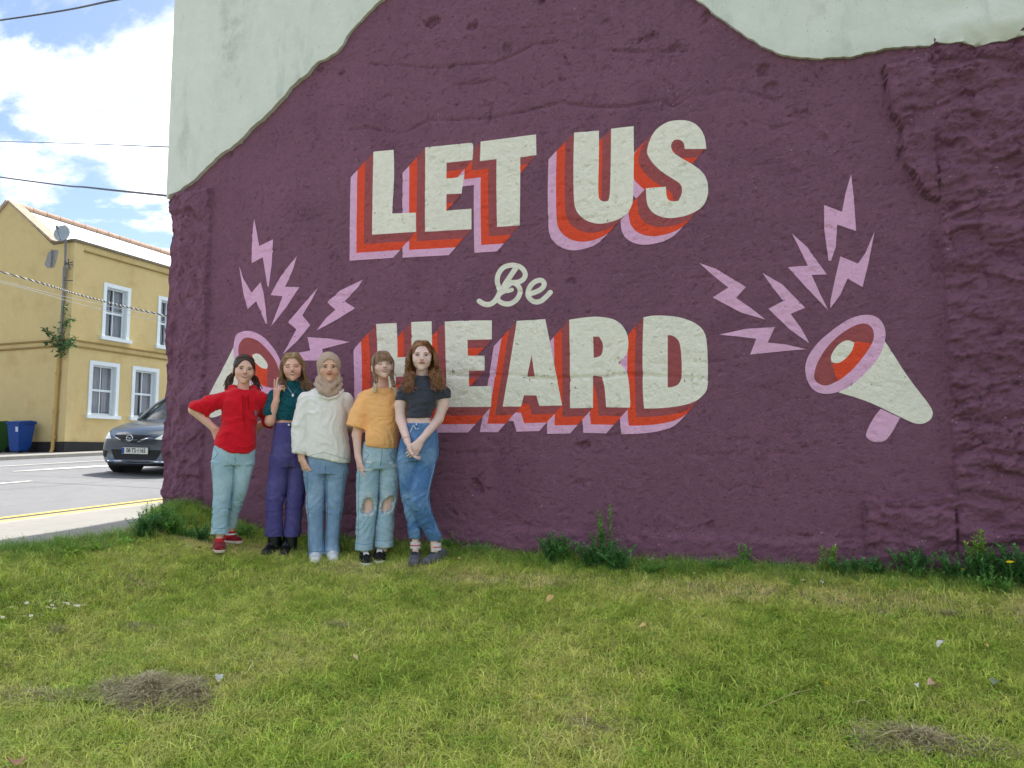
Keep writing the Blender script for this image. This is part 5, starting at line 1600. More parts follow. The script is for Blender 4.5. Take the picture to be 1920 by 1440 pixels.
def face(per, body, T, R, s, brow, lips, eyes='open', iris=M_IRISB, smile=1, teeth=True, browmat=None):
    bv = raymesh(body); fw = Vector(R @ np.array([0, -1, 0]))
    def on(x, z, lift=.0):
        o = Vector(T(x, -.20, z)); h = bv.ray_cast(o, -fw)
        p = h[0] if h[0] is not None else Vector(T(x, -.08, z)); return p + fw*lift
    mb_ = simple('brow_hair', brow, .8, var=0)
    m_l = simple('lips', lips, .4, .4, var=0)
    for q in (-1, 1):
        mb = MB(); pts = [on(q*a, b, .0005) for a, b in ((.014,.0145),(.024,.0180),(.035,.0180),(.046,.0125))]
        mb.tube(pts, [.0016, .0026, .0022, .0010], 6); mb.build('eyebrow', mb_, per.root, True)
        if eyes == 'open':
            c = Vector(T(q*.031, -.0690, .0000)); V = []; F = []; n = 12; rr = .0118*s
            e = bpy.data.meshes.new('eye'); bm = bmesh.new(); bmesh.ops.create_uvsphere(bm, u_segments=16, v_segments=10, radius=rr); bmesh.ops.translate(bm, verts=bm.verts, vec=c); bm.to_mesh(e); bm.free()
            for p in e.polygons: p.use_smooth = True
            eo = link('eye', e, per.root, M_EYEW)
            mb = MB(); mb.tube([c + fw*(rr*.86), c + fw*(rr*1.03)], [.0056*s, .0046*s], 12); mb.build('iris', iris, eo, True)
            lid = [on(q*a, b, .0012) for a, b in ((.0185,-.0010),(.024,.0036),(.031,.0052),(.038,.0040),(.0455,-.0006))]
            mb = MB(); mb.tube(lid, [.0010, .0019, .0022, .0020, .0012], 6); mb.build('eyelid', M_LASH, per.root, True)
            lid = [on(q*a, b, .0006) for a, b in ((.0195,-.0020),(.026,-.0052),(.032,-.0060),(.040,-.0042))]
            mb = MB(); mb.tube(lid, .0016, 5); mb.build('eyelid', M_LASHS, per.root, True)
        else:
            lid = [on(q*a, b, .0008) for a, b in ((.0185,.0005),(.024,-.0040),(.031,-.0062),(.038,-.0046),(.0455,.0010))]
            mb = MB(); mb.tube(lid, [.0014, .0024, .0026, .0024, .0014], 6); mb.build('eyelid', M_LASH, per.root, True)
    w = .022 + .008*smile; up = .008*smile
    f1 = [(-w, up), (-w*.6, .0022), (-.005, .0048), (0, .0036), (.005, .0048), (w*.6, .0022), (w, up)]
    z0 = -.053
    def strip(name, top, bot, mat, lift, puff=.0):
        V = []; n = len(top)
        for t, pf in ((0, .0006), (.35, .0006 + puff), (.7, .0006 + puff), (1, .0006)):
            V += [on(x*(1-t) + x2*t, z0 + z*(1-t) + z2*t, lift*(1 - (abs(x)/w)**2) + pf) for (x, z), (x2, z2) in zip(top, bot)]
        F = [(r*n+i, (r+1)*n+i, (r+1)*n+i+1, r*n+i+1) for r in range(3) for i in range(n-1)]
        o = link(name, mesh_np(name, V, F, True), per.root, mat)
        bm = bmesh.new(); bm.from_mesh(o.data); bmesh.ops.recalc_face_normals(bm, faces=bm.faces)
        if sum((f.normal.dot(fw)) for f in bm.faces) < 0: bmesh.ops.reverse_faces(bm, faces=bm.faces)
        bm.to_mesh(o.data); bm.free(); return o
    xs = np.linspace(-w, w, 9)
    corner = up*(np.abs(xs)/w)**1.6
    openh = (.0095 if teeth else .0009)
    par = 1 - (xs/w)**2
    topl = [(x, c + .0012 + .0048*p + (.0012 if .002 < abs(x) < .012 else 0)) for x, c, p in zip(xs, corner, par)]
    t2 = [(x, c + .0004*p) for x, c, p in zip(xs, corner, par)]
    b1 = [(x, c - openh*p) for x, c, p in zip(xs, corner, par)]
    b2 = [(x, c - (openh + .0068)*p - .0006) for x, c, p in zip(xs, corner, par)]
    strip('lips', topl, t2, m_l, .0012, .0022)
    if teeth: strip('teeth', t2, b1, M_TEETH, .0002, .0)
    else: strip('mouth_line', t2, b1, simple('mouth_shadow', (110, 60, 56), .6, var=0), .001)
    strip('lips', b1, b2, m_l, .0014, .0030)
    for q in (-1, 1):
        mb = MB(); c = on(q*.006, -.0375, .0004); mb.tube([c, c + Vector((q*.003, 0, .0006))], .0016, 6); mb.build('nostril', M_NOSTR, per.root)
M_LASH = simple('lashes', (44, 34, 30), .8, var=0); M_LASHS = simple('lower_lashes', (120, 84, 72), .8, var=0); M_NOSTR = simple('nostril_shadow', (120, 70, 60), .9, var=0)
def shoe(per, heel, toe, name, mats, h=.075, w=.043, boot=0.0, laces=None, sole=.022, k=.02):
    """heel, toe: local ground points"""
    heel = np.array(heel); toe = np.array(toe); d = toe - heel; d[2] = 0; L = np.linalg.norm(d); d /= L; sd = np.array([-d[1], d[0], 0]); z0 = heel[2]
    P = lambda a, b, c: heel + d*a*L + sd*b + np.array([0, 0, c])
    lo = np.minimum(heel, toe) - .09; hi = np.maximum(heel, toe) + .09; hi[2] = z0 + h + boot + .06; lo[2] = z0 - .03
    f = Field(axis(lo[0], hi[0], (), .0045, .0045), axis(lo[1], hi[1], (), .0045, .0045), axis(lo[2], hi[2], (), .0045, .0045))
    f.cone(P(.04, 0, .035), P(.45, .002, .034), w*.80, w*.90, .01, flat=((0,0,1), 1.0))
    f.cone(P(.45, .002, .034), P(.86, .004, .026), w*.92, w*.82, .02, flat=((0,0,1), .78))
    f.cone(P(.08, 0, h*.75), P(.12, 0, h + boot), .034, .036 if boot else .031, .02)
    f.cone(P(.15, 0, h*.9), P(.62, 0, .045), .030, .024, .03)
    f.plane(P(0, 0, sole*.6), (0, 0, -1))
    if not boot: f.ell(P(.10, 0, h + .03), (.026, .026, .035), None, .004, 'sub')
    V, F = f.mesh(); V = relax(V, F, 1)
    up = per.part(name, (V, F), mats[0])
    f = Field(axis(lo[0], hi[0], (), .0045, .0045), axis(lo[1], hi[1], (), .0045, .0045), axis(lo[2], z0 + .06, (), .004, .004))
    f.cone(P(.04, 0, .012), P(.45, 0, .012), w*.86, w*.95, .01); f.cone(P(.45, 0, .012), P(.90, .003, .012), w*.96, w*.84, .01)
    f.plane(P(0, 0, sole), (0, 0, 1)); f.plane(P(0, 0, 0.0), (0, 0, -1))
    V, F = f.mesh(); per.part('sole', (V, F), mats[1], up)
    if laces is not None:
        bv = raymesh(up); mb = MB()
        for i in range(5):
            a = .26 + .085*i
            pts = []
            for b in np.linspace(-.020, .020, 5):
                o = Vector(P(a + (.04 if i % 2 else -.04)*b/.02, b, .25)); hh = bv.ray_cast(o, Vector((0, 0, -1)))
                if hh[0] is not None: pts.append(hh[0] + Vector((0, 0, .002)))
            if len(pts) > 1: mb.tube(pts, .0032, 5)
            pts2 = []
            for b in np.linspace(-.020, .020, 5):
                o = Vector(P(a - (.04 if i % 2 else -.04)*b/.02, b, .25)); hh = bv.ray_cast(o, Vector((0, 0, -1)))
                if hh[0] is not None: pts2.append(hh[0] + Vector((0, 0, .003)))
            if len(pts2) > 1: mb.tube(pts2, .0032, 5)
        if mb.v: mb.build('lace', laces, up, True)
    return up
def strands(per, name, mat, paths, r0=.006, wave=.0, freq=30, seed=0, parent=None, n=5, seg=7):
    """paths: list of control-point lists (numpy)"""
    rn = random.Random(seed); mb = MB()
    for cps in paths:
        Q = [Vector(p) for p in cps]; pts = []
        m = len(Q) - 1
        for i in range(m):
            p0, p1, p2, p3 = Q[max(i-1, 0)], Q[i], Q[i+1], Q[min(i+2, m)]
            for k in range(seg):
                t = k/seg; pts.append(0.5*((2*p1) + (-p0+p2)*t + (2*p0-5*p1+4*p2-p3)*t*t + (-p0+3*p1-3*p2+p3)*t**3))
        pts.append(Q[-1]); N = len(pts); ph = rn.uniform(0, 6.28); fq = freq*rn.uniform(.8, 1.25); am = wave*rn.uniform(.6, 1.3); L = 0; out = []
        for i, p in enumerate(pts):
            if i: L += (pts[i]-pts[i-1]).length
            g = min(1, max(0, (i/N - .12)/.3))
            out.append(p + Vector((math.cos(L*fq+ph), math.sin(L*fq+ph)*.8, math.sin(L*fq*.5)*.3))*am*g)
        rr = [r0*rn.uniform(.8, 1.2)*(1 - .65*max(0, (i/(N-1)) - .55)/.45) for i in range(N)]
        mb.tube(out, rr, n)
    o = mb.build(name, mat, parent or per.root, True); o['kind'] = 'stuff'; return o
def part_line(T, g, sd=0, r=.0):
    y = -.078 + .125*g; z = .030 + .0835*math.sqrt(max(0, 1 - ((y-.009)/.0965)**2)); return T(sd*.003 + r, y, z)
def part_mid(T, g, sd, r=0.0):
    y = -.070 + .125*g; q = math.sqrt(max(.02, 1 - ((y-.009)/.0985)**2)); return T(sd*.050*q, y, .030 + .0685*q + r)
def seams(per, obj, name, lines, mat, r=.0022):
    bv = raymesh(obj)
    def on(px, py):
        o = Vector(per.L(px, py, .45)); dd = (Vector(per.L(px, py, 0)) - o).normalized(); h = bv.ray_cast(o, dd)
        return h[0] - dd*.0008 if h[0] is not None and (h[0]-o).length < .56 else None
    for ln in lines:
        pts = []
        for (a, b), (c, d) in zip(ln[:-1], ln[1:]):
            n = max(2, int(math.hypot(c-a, d-b)/3))
            for k in range(n): q = on(a+(c-a)*k/n, b+(d-b)*k/n); (pts.append(q) if q is not None else None)
        q = on(*ln[-1]); (pts.append(q) if q is not None else None)
        if len(pts) > 2: MB().tube(pts, r, 5).build(name, mat, obj, True)
def hair_cap(per, c, R, s, mat, thick=1.07, opening=(.066, .100, .098), oc=(0, -.130, -.014), low=-.075, seed=1, name='hair', back=0.0):
    T = lambda x, y, z: c + R @ (np.array([x, y, z])*s)
    f = Field(*[axis(c[i]-.17, c[i]+.17, (), .005, .005) for i in range(3)])
    f.ell(T(0, .009+back, .030), np.array((.079, .096, .086))*s*thick, R, .01)
    f.ell(T(0, .040+back, -.020), np.array((.068, .070, .075))*s*thick, R, .03)
    f.ell(T(*oc), np.array(opening)*s, R, .006, 'sub')
    n = R @ np.array([0, -.25, -1.0]); f.plane(T(0, 0, low), n)
    V, F = f.mesh(); 
    N = vnormals(V, F); loc = (V - c) @ R
    ang = np.arctan2(loc[:, 0], loc[:, 2]+.02); V = V + N*(.0022*fbm(ang*16, loc[:, 1]*10, 3, seed))[:, None]
    return per.part(name, (V, F), mat)
def leg_rows(per, rs): return per.rows(*rs)
def tube_field(lo, hi, h=.006):
    return Field(axis(lo[0], hi[0], (), h, h), axis(lo[1], hi[1], (), h, h), axis(lo[2], hi[2], (), h, h))
SK1 = skin_mat('skin_fair', (236, 190, 168)); SK2 = skin_mat('skin_rosy', (236, 184, 162), (212, 124, 108)); SK3 = skin_mat('skin_warm', (230, 182, 154)); SK4 = skin_mat('skin_light', (238, 198, 180)); SK5 = skin_mat('skin_pale', (240, 206, 192))
A_ = lambda *p: np.array(p, float)
def body_field(per, top, head_c, hands, zlo=.05, x=(-.45, .45), y=(-.28, .30)):
    fx = [(head_c[0]-.10, head_c[0]+.10)] + [(h[0]-.09, h[0]+.09) for h in hands]
    fy = [(head_c[1]-.12, head_c[1]+.11)] + [(h[1]-.07, h[1]+.07) for h in hands]
    fz = [(head_c[2]-.13, head_c[2]+.05)] + [(h[2]-.11, h[2]+.11) for h in hands]
    return per.field(x, y, (zlo, top), .0065, fx, fy, fz, .0034)
def person_limits(*pts, m=.12):
    a = np.array(pts); return (a[:, 0].min()-m, a[:, 0].max()+m)
def cloth(per, name, field, mat, wr=(), parent=None, rel=1):
    V, F = field.mesh(); V = relax(V, F, rel)
    for w in wr: V = wrinkle(V, F, *w)
    return per.part(name, (V, F), mat, parent)

def zmask(per, V_unused, *pys):
    return pys
def jeans_mesh(per, name, f, mat, knees, seed, amp=.0065):
    V, F = f.mesh(); V = relax(V, F, 1)
    m = .25 + 0*V[:, 2]
    for py, w in knees:
        z = per.L(700, py)[2]; m = m + np.exp(-((V[:, 2]-z)/w)**2)
    V = wrinkle(V, F, amp, 5, 16, seed, np.clip(m, 0, 1.2), True, (1.0, .8)); V = wrinkle(V, F, amp*.35, 14, 26, seed+1, np.clip(m, .3, 1))
    return per.part(name, (V, F), mat)
# ------------------------------------------------------------------ 1: red hoodie, hands on hips
def person_one():
    p = Person((420, 1036), 'smiling woman in a red hoodie, pale jeans and red trainers, hands on hips', SK1, 1); L = p.L
    H = L(457.5, 693, .03); R = rotm(math.radians(6), math.radians(2), math.radians(4)); s = 1.02
    eL, wL, hL = L(364, 768, -.02), L(401, 803, -.01), L(406, 808, 0)
    eR, wR = L(506, 788, -.10), L(486, 797, -.15)
    f = body_field(p, H[2]+.14, H, [L(410, 812, 0)], x=(L(350, 800)[0]-.02, L(515, 800)[0]+.04))
    T = sculpt_head(f, H, R, s, 1.0, 1)
    f.cone(L(457, 714, -.025), L(455, 742, -.025), .043, .050, .012)
    f.loft(p.rows((742, 436, 476, .06), (760, 420, 482, .08), (800, 418, 474, .08), (835, 410, 470, .09), (868, 408, 466, .09)), .03)
    for a, b, c, w in ((L(424, 750), eL, wL, 1), (L(484, 750), eR, wR, 1)):
        f.cone(a, b, .046, .040, .02); f.cone(b, c, .040, .026, .012)
    sculpt_hand(f, wL, L(411, 822, -.02) - wL, A_(.3, .9, 0), 1, (.3,.3,.35,.4), .10)
    sculpt_hand(f, wR, L(478, 806, -.16) - wR, A_(0, .9, 0), -1)
    for rs in (((868, 402, 436, .07), (925, 404, 429, .052), (960, 404, 425, .05), (1000, 405, 420, .034), (1016, 406, 419, .032)),): f.loft(p.rows(*rs), .03)
    f.loft(p.rows((868, 442, 472, .07), (922, 440, 460, .052, -.03), (955, 432, 449, .048, -.10), (985, 426, 441, .034, -.17), (1004, 424, 439, .032, -.17)), .03)
    body = p.part('body', f.mesh(), SK1)
    face(p, body, T, R, s, (84, 62, 50), (205, 110, 108), 'open', M_IRISB, 1, True)
    hm = hair_mat('hair_dark_brown', (56, 39, 30), (100, 72, 54))
    hair_cap(p, H, R, s, hair_mat('hair_dark_brown_smooth', (54, 38, 30), (78, 56, 44)), 1.005, (.064, .100, .098), (0, -.130, -.014), -.03, 11)
    P_ = []; rn = random.Random(3)
    for i in range(46):     # loose tails at both sides of the neck
        sd = -1 if i % 2 else 1
        r = A_(*(T(sd*.055, .055, -.02) + np.array([rn.gauss(0, .012), rn.gauss(0, .01), rn.gauss(0, .01)])))
        e = L(426 + rn.gauss(0, 4), 728 + rn.gauss(0, 3), -.02) if sd < 0 else L(483 + rn.gauss(0, 4.5), 729 + rn.gauss(0, 4), -.02)
        mid = (r + e)/2 + np.array([sd*.018 + rn.gauss(0, .008), .02, .0 + rn.gauss(0, .008)])
        P_.append([r, mid, e])
    strands(p, 'hair_tail', hm, P_, .0065, .007, 60, 4)
    P_ = []
    for i in range(120):
        x = rn.uniform(-.066, .066); q = math.sqrt(max(.05, 1 - (x/.080)**2))
        P_.append([T(x, .009 - .0965*q*math.cos(t), .030 + .0872*q*math.sin(t)) for t in (rn.uniform(.72, .86), 1.15, 1.6, 2.1, 2.7)] + [T((.055 if x > 0 else -.055), .075, -.03)])
    strands(p, 'hair_combed', hm, P_, .0036, .0008, 30, 6)
    P_ = [[T(q*.066, -.045, .035), T(q*.079, -.030, -.005), T(q*.076, -.012, -.045), T(q*.070, -.004, -.075)] for q in (-1, 1)]
    strands(p, 'hair_wisp', hm, P_, .0035, .003, 40, 5)
    # hoodie
    rm = cloth_mat('red_fleece', (214, 26, 42), .08)
    f = tube_field((L(350, 700)[0], -.22, L(400, 858)[2]), (L(520, 700)[0], .34, L(457, 722)[2]))
    f.loft(p.rows((731, 436, 478, .085), (739, 420, 490, .10), (750, 416, 490, .115), (775, 416, 484, .122), (800, 414, 480, .126), (822, 404, 481, .135), (838, 401, 481, .138), (850, 406, 476, .128)), .02, 2.3)
    f.cone(L(424, 750), L(392, 757, 0), .064, .060, .012); f.cone(L(392, 757, 0), L(370, 769, -.02), .060, .052, .03)
    f.cone(L(368, 765, -.02), L(377, 775, -.02), .060, .058, .02)
    f.cone(L(486, 750), L(502, 775, -.07), .066, .060, .04); f.cone(L(502, 775, -.07), L(504, 790, -.11), .060, .055, .03)
    # hood lying behind the neck, collar edge in front
    f.cone(L(433, 733, -.06), L(478, 733, -.06), .042, .042, .03); f.cone(L(437, 728, -.02), L(452, 744, .085), .030, .022, .02); f.cone(L(474, 728, -.02), L(462, 744, .085), .030, .022, .02)
    f.ell(L(457, 722, .02), (.060, .075, .075), None, .01, 'sub')
    cut = L(374, 771, -.02); d = cut - L(388, 760, -.02)
    f.plane(L(369.5, 771, -.02), (-.45, 0, -1.0), lo=(L(352, 800)[0], -.3, L(360, 800)[2]), hi=(L(386, 760)[0], .34, L(360, 740)[2]))
    f.plane(L(440, 851), (0.0, -.05, -1), 0); f.plane(L(399, 833), (-.50, 0, -1), lo=(L(388, 860)[0], -.3, L(400, 860)[2]), hi=(L(432, 850)[0], .3, L(400, 820)[2])); f.plane(L(478, 842), (.55, 0, -1), lo=(L(462, 860)[0], -.3, L(462, 860)[2]), hi=(L(500, 850)[0], .3, L(462, 825)[2]))
    hood = cloth(p, 'hoodie', f, rm, ((.0058, 4, 5.5, 21, None, True, (1.0, .9)), (.0024, 11, 12, 22)))
    f2 = tube_field(L(398, 858) - .12, L(484, 838) + .12)
    bv = raymesh(hood)
    def on(px, py, lift=.003):
        o = Vector(L(px, py, .45)); dd = Vector(L(px, py, 0)) - o; h = bv.ray_cast(o, dd.normalized()); q = h[0] if h[0] is not None else Vector(L(px, py, .13)); return q - dd.normalized()*lift
    mb = MB(); mb.tube([on(421, 822), on(433, 833), on(446, 838), on(463, 838), on(474, 832), on(476, 822)], .0032, 5); mb.tube([on(421, 822), on(427, 810), on(470, 810), on(476, 822)], .0030, 5); mb.build('pocket_seam', rm, hood, True)
    ds = cloth_mat('red_drawcord', (170, 16, 30), .05)
    for a in (((455, 741), (455.5, 760), (456, 790)), ((465, 741), (465.5, 755), (467, 768))):
        mb = MB(); mb.tube([on(*q, .004) for q in a], .0042, 6); mb.build('drawstring', ds, hood, True)
    mb = MB(); em = [on(477, 769), on(484, 769), on(483, 777), on(480, 780), on(477.5, 777)]
    me = mesh_np('chest_emblem', em, [(0, 1, 2, 3, 4)][::1]); link('chest_emblem', me, hood, simple('emblem_grey', (150, 130, 138), .7, var=.4, vs=80))
    # hem band
    mb = MB(); ring = []
    mb.tube([on(402, 832), on(414, 838), on(430, 845), on(445, 847.5), on(462, 847), on(477, 840)], .0042, 6); mb.build('hem', rm, hood, True)
    # jeans
    jm = denim_mat('light_blue_denim', (164, 194, 208), (200, 220, 226))
    f = tube_field((L(388, 900)[0], -.20, L(400, 1002)[2]), (L(484, 900)[0], .34, L(400, 828)[2]))
    f.loft(p.rows((828, 404, 478, .105), (845, 399, 480, .118), (860, 397, 478, .115), (872, 397, 476, .10)), .02)
    f.loft(p.rows((866, 397, 441, .092), (900, 398, 439, .086), (925, 400, 434, .078), (950, 399, 431, .074), (975, 397, 428, .068), (1000, 396, 427.5, .062)), .015)
    f.loft(p.rows((866, 437, 477, .09), (900, 437, 469, .084, -.01), (922, 435, 464, .078, -.03), (945, 430, 455, .072, -.08), (968, 424, 447, .066, -.13), (990, 424, 443, .058, -.17)), .008)
    f.loft(p.rows((991, 395, 428.5, .066), (1001, 395.5, 428, .065)), .004)
    f.ell(L(412, 1008), (.045, .045, .055), None, .004, 'sub')
    je = jeans_mesh(p, 'jeans', f, jm, ((872, .05), (945, .07), (985, .06)), 31, .0050)
    sd_ = simple('denim_seam_pale', (112, 148, 166), .9, var=.1)
    seams(p, je, 'seam', [[(441, 852), (441, 870)], [(401, 838), (409, 850), (400, 862)], [(438, 872), (436, 905), (431, 935), (427, 965), (426, 990)], [(399, 866), (399, 920), (398, 990)], [(396, 989.5), (412, 991), (427, 990)]], sd_)
    seams(p, hood, 'seam', [[(374, 760), (379, 770), (384, 777)], [(416, 752), (418, 772), (414, 800)], [(462, 744), (460, 760), (459, 790), (460, 808)]], ds, .002)
    sm = cloth_mat('wine_red_knit', (128, 24, 36), .1); so = simple('sole_cream', (206, 188, 172), .6, var=.1)
    h1 = L(411, 1018, -.04); t1 = L(411, 1036, .16); gz = lambda q: float(z_lawn(*(p.P0 + p.right*q[0] + p.away*q[1]).xy)) + .008 - p.P0.z
    h1[2] = gz(h1); t1[2] = h1[2]
    shoe(p, h1, t1, 'shoe', (sm, so), .07, .046, 0, simple('red_lace', (214, 40, 44), .7, var=0))
    h2 = L(426, 1010, -.22); h2[2] = gz(h2) + .012; t2 = L(449, 1018, -.10); t2[2] = h2[2]; h2 = t2 + (h2 - t2)/np.linalg.norm(h2 - t2)*.225
    shoe(p, h2, t2, 'shoe', (sm, so), .07, .044, 0, simple('red_lace2', (214, 40, 44), .7, var=0))
    rs = cloth_mat('red_sock', (190, 30, 40), .05); st = simple('sock_stripe', (226, 226, 232), .8, var=0)
    for a, b, c in ((L(412.5, 1022), L(412.5, 1009), 0), (L(432, 1007, -.17), L(432, 996, -.17), 1)):
        mb = MB(); mb.tube([a, b], .040, 16); sk = mb.build('sock', rs, p.root, True)
        mb = MB(); q = a*.45 + b*.55; mb.tube([q - A_(0,0,.006), q + A_(0,0,.006)], .0412, 16); mb.build('sock_stripe', st, sk, True)
    return p
# ------------------------------------------------------------------ 2: teal cropped turtleneck, hand raised
def person_two():
    p = Person((518, 1036), 'woman in a teal cropped top and purple trousers raising one hand', SK2, 2); L = p.L
    H = L(548.5, 689, .03); R = rotm(math.radians(-4), math.radians(1), math.radians(-5)); s = 1.02
    e, w = L(506, 790, .03), L(518, 751, .07)
    f = body_field(p, H[2]+.14, H, [L(519, 738, .07)], x=(L(492, 800)[0]-.03, L(600, 800)[0]+.03))
    T = sculpt_head(f, H, R, s, .98, 1, False)
    f.cone(L(549, 708, -.02), L(549, 738, -.02), .043, .050, .012)
    f.loft(p.rows((740, 522, 584, .06), (760, 520, 578, .08), (785, 522, 566, .078), (800, 516, 564, .085), (830, 514, 570, .09), (860, 512, 572, .09)), .03)
    f.cone(L(515, 742), e, .045, .038, .02); f.cone(e, w, .037, .026, .012)
    f.cone(L(590, 745), L(598, 800, -.05), .045, .04, .02)
    sculpt_hand(f, w, A_(.02, -.10, .99), A_(.75, .45, 0), 1, (.06,.10,.85,.95), .28, .17, .0085, (.55, .9))
    f.loft(p.rows((856, 512, 548, .07), (915, 505, 535, .055), (1000, 508, 522, .035), (1030, 506, 522, .034)), .03)
    f.loft(p.rows((856, 546, 574, .07), (915, 543, 570, .055), (1000, 540, 555, .034), (1030, 541, 554, .030)), .03)
    body = p.part('body', f.mesh(), SK2)
    face(p, body, T, R, s, (150, 112, 84), (196, 108, 104), 'shut', M_IRISG, 1, True)
    hm = hair_mat('hair_light_brown', (134, 104, 74), (198, 166, 124))
    hair_cap(p, H, R, s, hair_mat('hair_light_brown_smooth', (134, 104, 74), (160, 128, 94)), .985, (.068, .100, .104), (0, -.130, -.014), -.05, 12)
    rn = random.Random(8); P_ = []
    for i in range(230):
        sd = -1 if i % 2 else 1; a = rn.uniform(.38, 1.0)*math.pi; rr = .93 + .05*(a/math.pi-.38) + rn.uniform(0, .12)*(a/math.pi-.2)
        g = (a/math.pi - .38)/.62; top = part_line(T, g, sd, rn.gauss(0, .002))
        mid = part_mid(T, g, sd, rn.uniform(0, .006))
        side = T(sd*math.sin(a)*.088*rr, -math.cos(a)*.098*rr + .012, .03)
        low = T(sd*math.sin(a)*.098*rr, -math.cos(a)*.085*rr + .02, -.06)
        if sd < 0: end = L(528 + rn.gauss(0, 4.5), 724 + rn.uniform(-6, 10), .03 + math.cos(a)*-.06)
        else: end = L(577 + rn.gauss(0, 6.5), 724 + rn.uniform(-6, 12), .03 + math.cos(a)*-.06)
        if a > 2.6: end = L(550 + sd*rn.uniform(5, 22), 732, -.07)
        P_.append([top, mid, side, low, end])
    strands(p, 'hair_waves', hm, P_, .0042, .0075, 46, 9)
    tm = cloth_mat('teal_velvet', (22, 88, 96), .18, 300, .4, .8, ((12, 52, 66), 55, .7))
    f = tube_field((L(494, 700)[0], -.22, L(530, 792)[2]), (L(606, 700)[0], .26, L(549, 700)[2]))
    f.loft(p.rows((714, 537, 562, .062, .005), (724, 535, 563, .066), (733, 524, 580, .075), (742, 514, 592, .09), (760, 517, 584, .108), (775, 519, 575, .10), (788, 519, 568, .098)), .012)
    f.cone(L(516, 743), L(507, 772, .02), .056, .052, .03); f.cone(L(507, 772, .02), L(505.5, 784, .03), .052, .048, .02)
    f.cone(L(588, 745), L(596, 780, -.03), .056, .052, .03)
    f.plane(L(506, 779, .03), (0, 0, -1), lo=(L(490, 800)[0], -.3, L(500, 800)[2]), hi=(L(516.5, 780)[0], .3, L(500, 772)[2]))
    f.plane(L(540, 788), (0, 0, -1))
    top = cloth(p, 'cropped_top', f, tm, ((.004, 12, 16, 41),))
    ch = simple('silver_chain', (200, 200, 198), .3, .5, 1.0, var=0)
    bv = raymesh(top)
    def on(px, py, lift=.003):
        o = Vector(L(px, py, .45)); dd = Vector(L(px, py, 0)) - o; h = bv.ray_cast(o, dd.normalized()); q = h[0] if h[0] is not None else Vector(L(px, py, .1)); return q - dd.normalized()*lift
    nk = empty('necklace', (0,0,0), 0, p.root)
    mb = MB(); mb.tube([on(539, 722), on(541, 728), on(545, 734), on(549, 738.5), on(554, 733), on(559, 726), on(562, 721)], .0015, 5); o = mb.build('chain', ch, nk, True)
    mb = MB(); c = on(549, 741, .005); mb.box(c.x-.008, c.x+.008, c.y-.002, c.y+.002, c.z-.011, c.z+.011); mb.build('pendant', ch, nk, False, .002)
    jm = denim_mat('purple_corduroy', (84, 78, 134), (112, 104, 160), .6)
    f = tube_field((L(488, 900)[0], -.20, L(520, 1008)[2]), (L(584, 900)[0], .24, L(549, 790)[2]))
    f.loft(p.rows((793, 516, 565, .098), (810, 513, 568, .108), (840, 509, 573, .118), (862, 507, 574, .112), (876, 508, 572, .10)), .015)
    f.loft(p.rows((855, 506, 545, .092), (880, 504, 543, .088), (915, 499, 538, .08), (950, 498, 530, .076), (1006, 497.5, 530, .074)), .012)
    f.loft(p.rows((855, 543, 575, .09), (880, 541, 575, .088), (915, 538, 574, .08), (950, 535, 568, .076), (1006, 532, 563, .074)), .008)
    f.ell(L(514, 1010), (.045, .045, .05), None, .004, 'sub'); f.ell(L(547, 1010), (.045, .045, .05), None, .004, 'sub')
    tr = jeans_mesh(p, 'trousers', f, jm, ((865, .05), (940, .08), (995, .04)), 51, .0055)
    bv = raymesh(tr)
    mb = MB(); mb.tube([on(517, 797), on(530, 798.5), on(545, 799), on(556, 798)], .003, 5); mb.build('waistband', jm, tr, True)
    mb = MB(); q = on(541.5, 796.5, .002); mb.tube([q, q + Vector((0, -.004, 0))], .008, 10); mb.build('button', ch, tr, True)
    bm_ = simple('black_boot_leather', (18, 19, 22), .35, .5, var=.1); bs = simple('black_boot_sole', (22, 22, 22), .6, var=0)
    gz = lambda q: float(z_lawn(*(p.P0 + p.right*q[0] + p.away*q[1]).xy)) + .008 - p.P0.z
    for hpx, tpx in (((517, 1018, -.05), (494, 1034, .12)), ((538, 1018, -.05), (531, 1036, .14))):
        h = L(*hpx); t = L(*tpx); h[2] = t[2] = gz(t); dd = t-h; h = t - dd/np.linalg.norm(dd)*.235
        bo = shoe(p, h, t, 'boot', (bm_, bs), .085, .043, .075, simple('black_lace', (70, 72, 76), .5, var=0))
        a = L(514 if hpx[0] < 530 else 547, 1000, 0); b_ = A_(a[0], a[1] + .01, h[2] + .022)
        mb = MB(); mb.tube([a, a*.5 + b_*.5, b_], [.045, .046, .046], 18); mb.build('boot_shaft', bm_, bo, True)
    return p
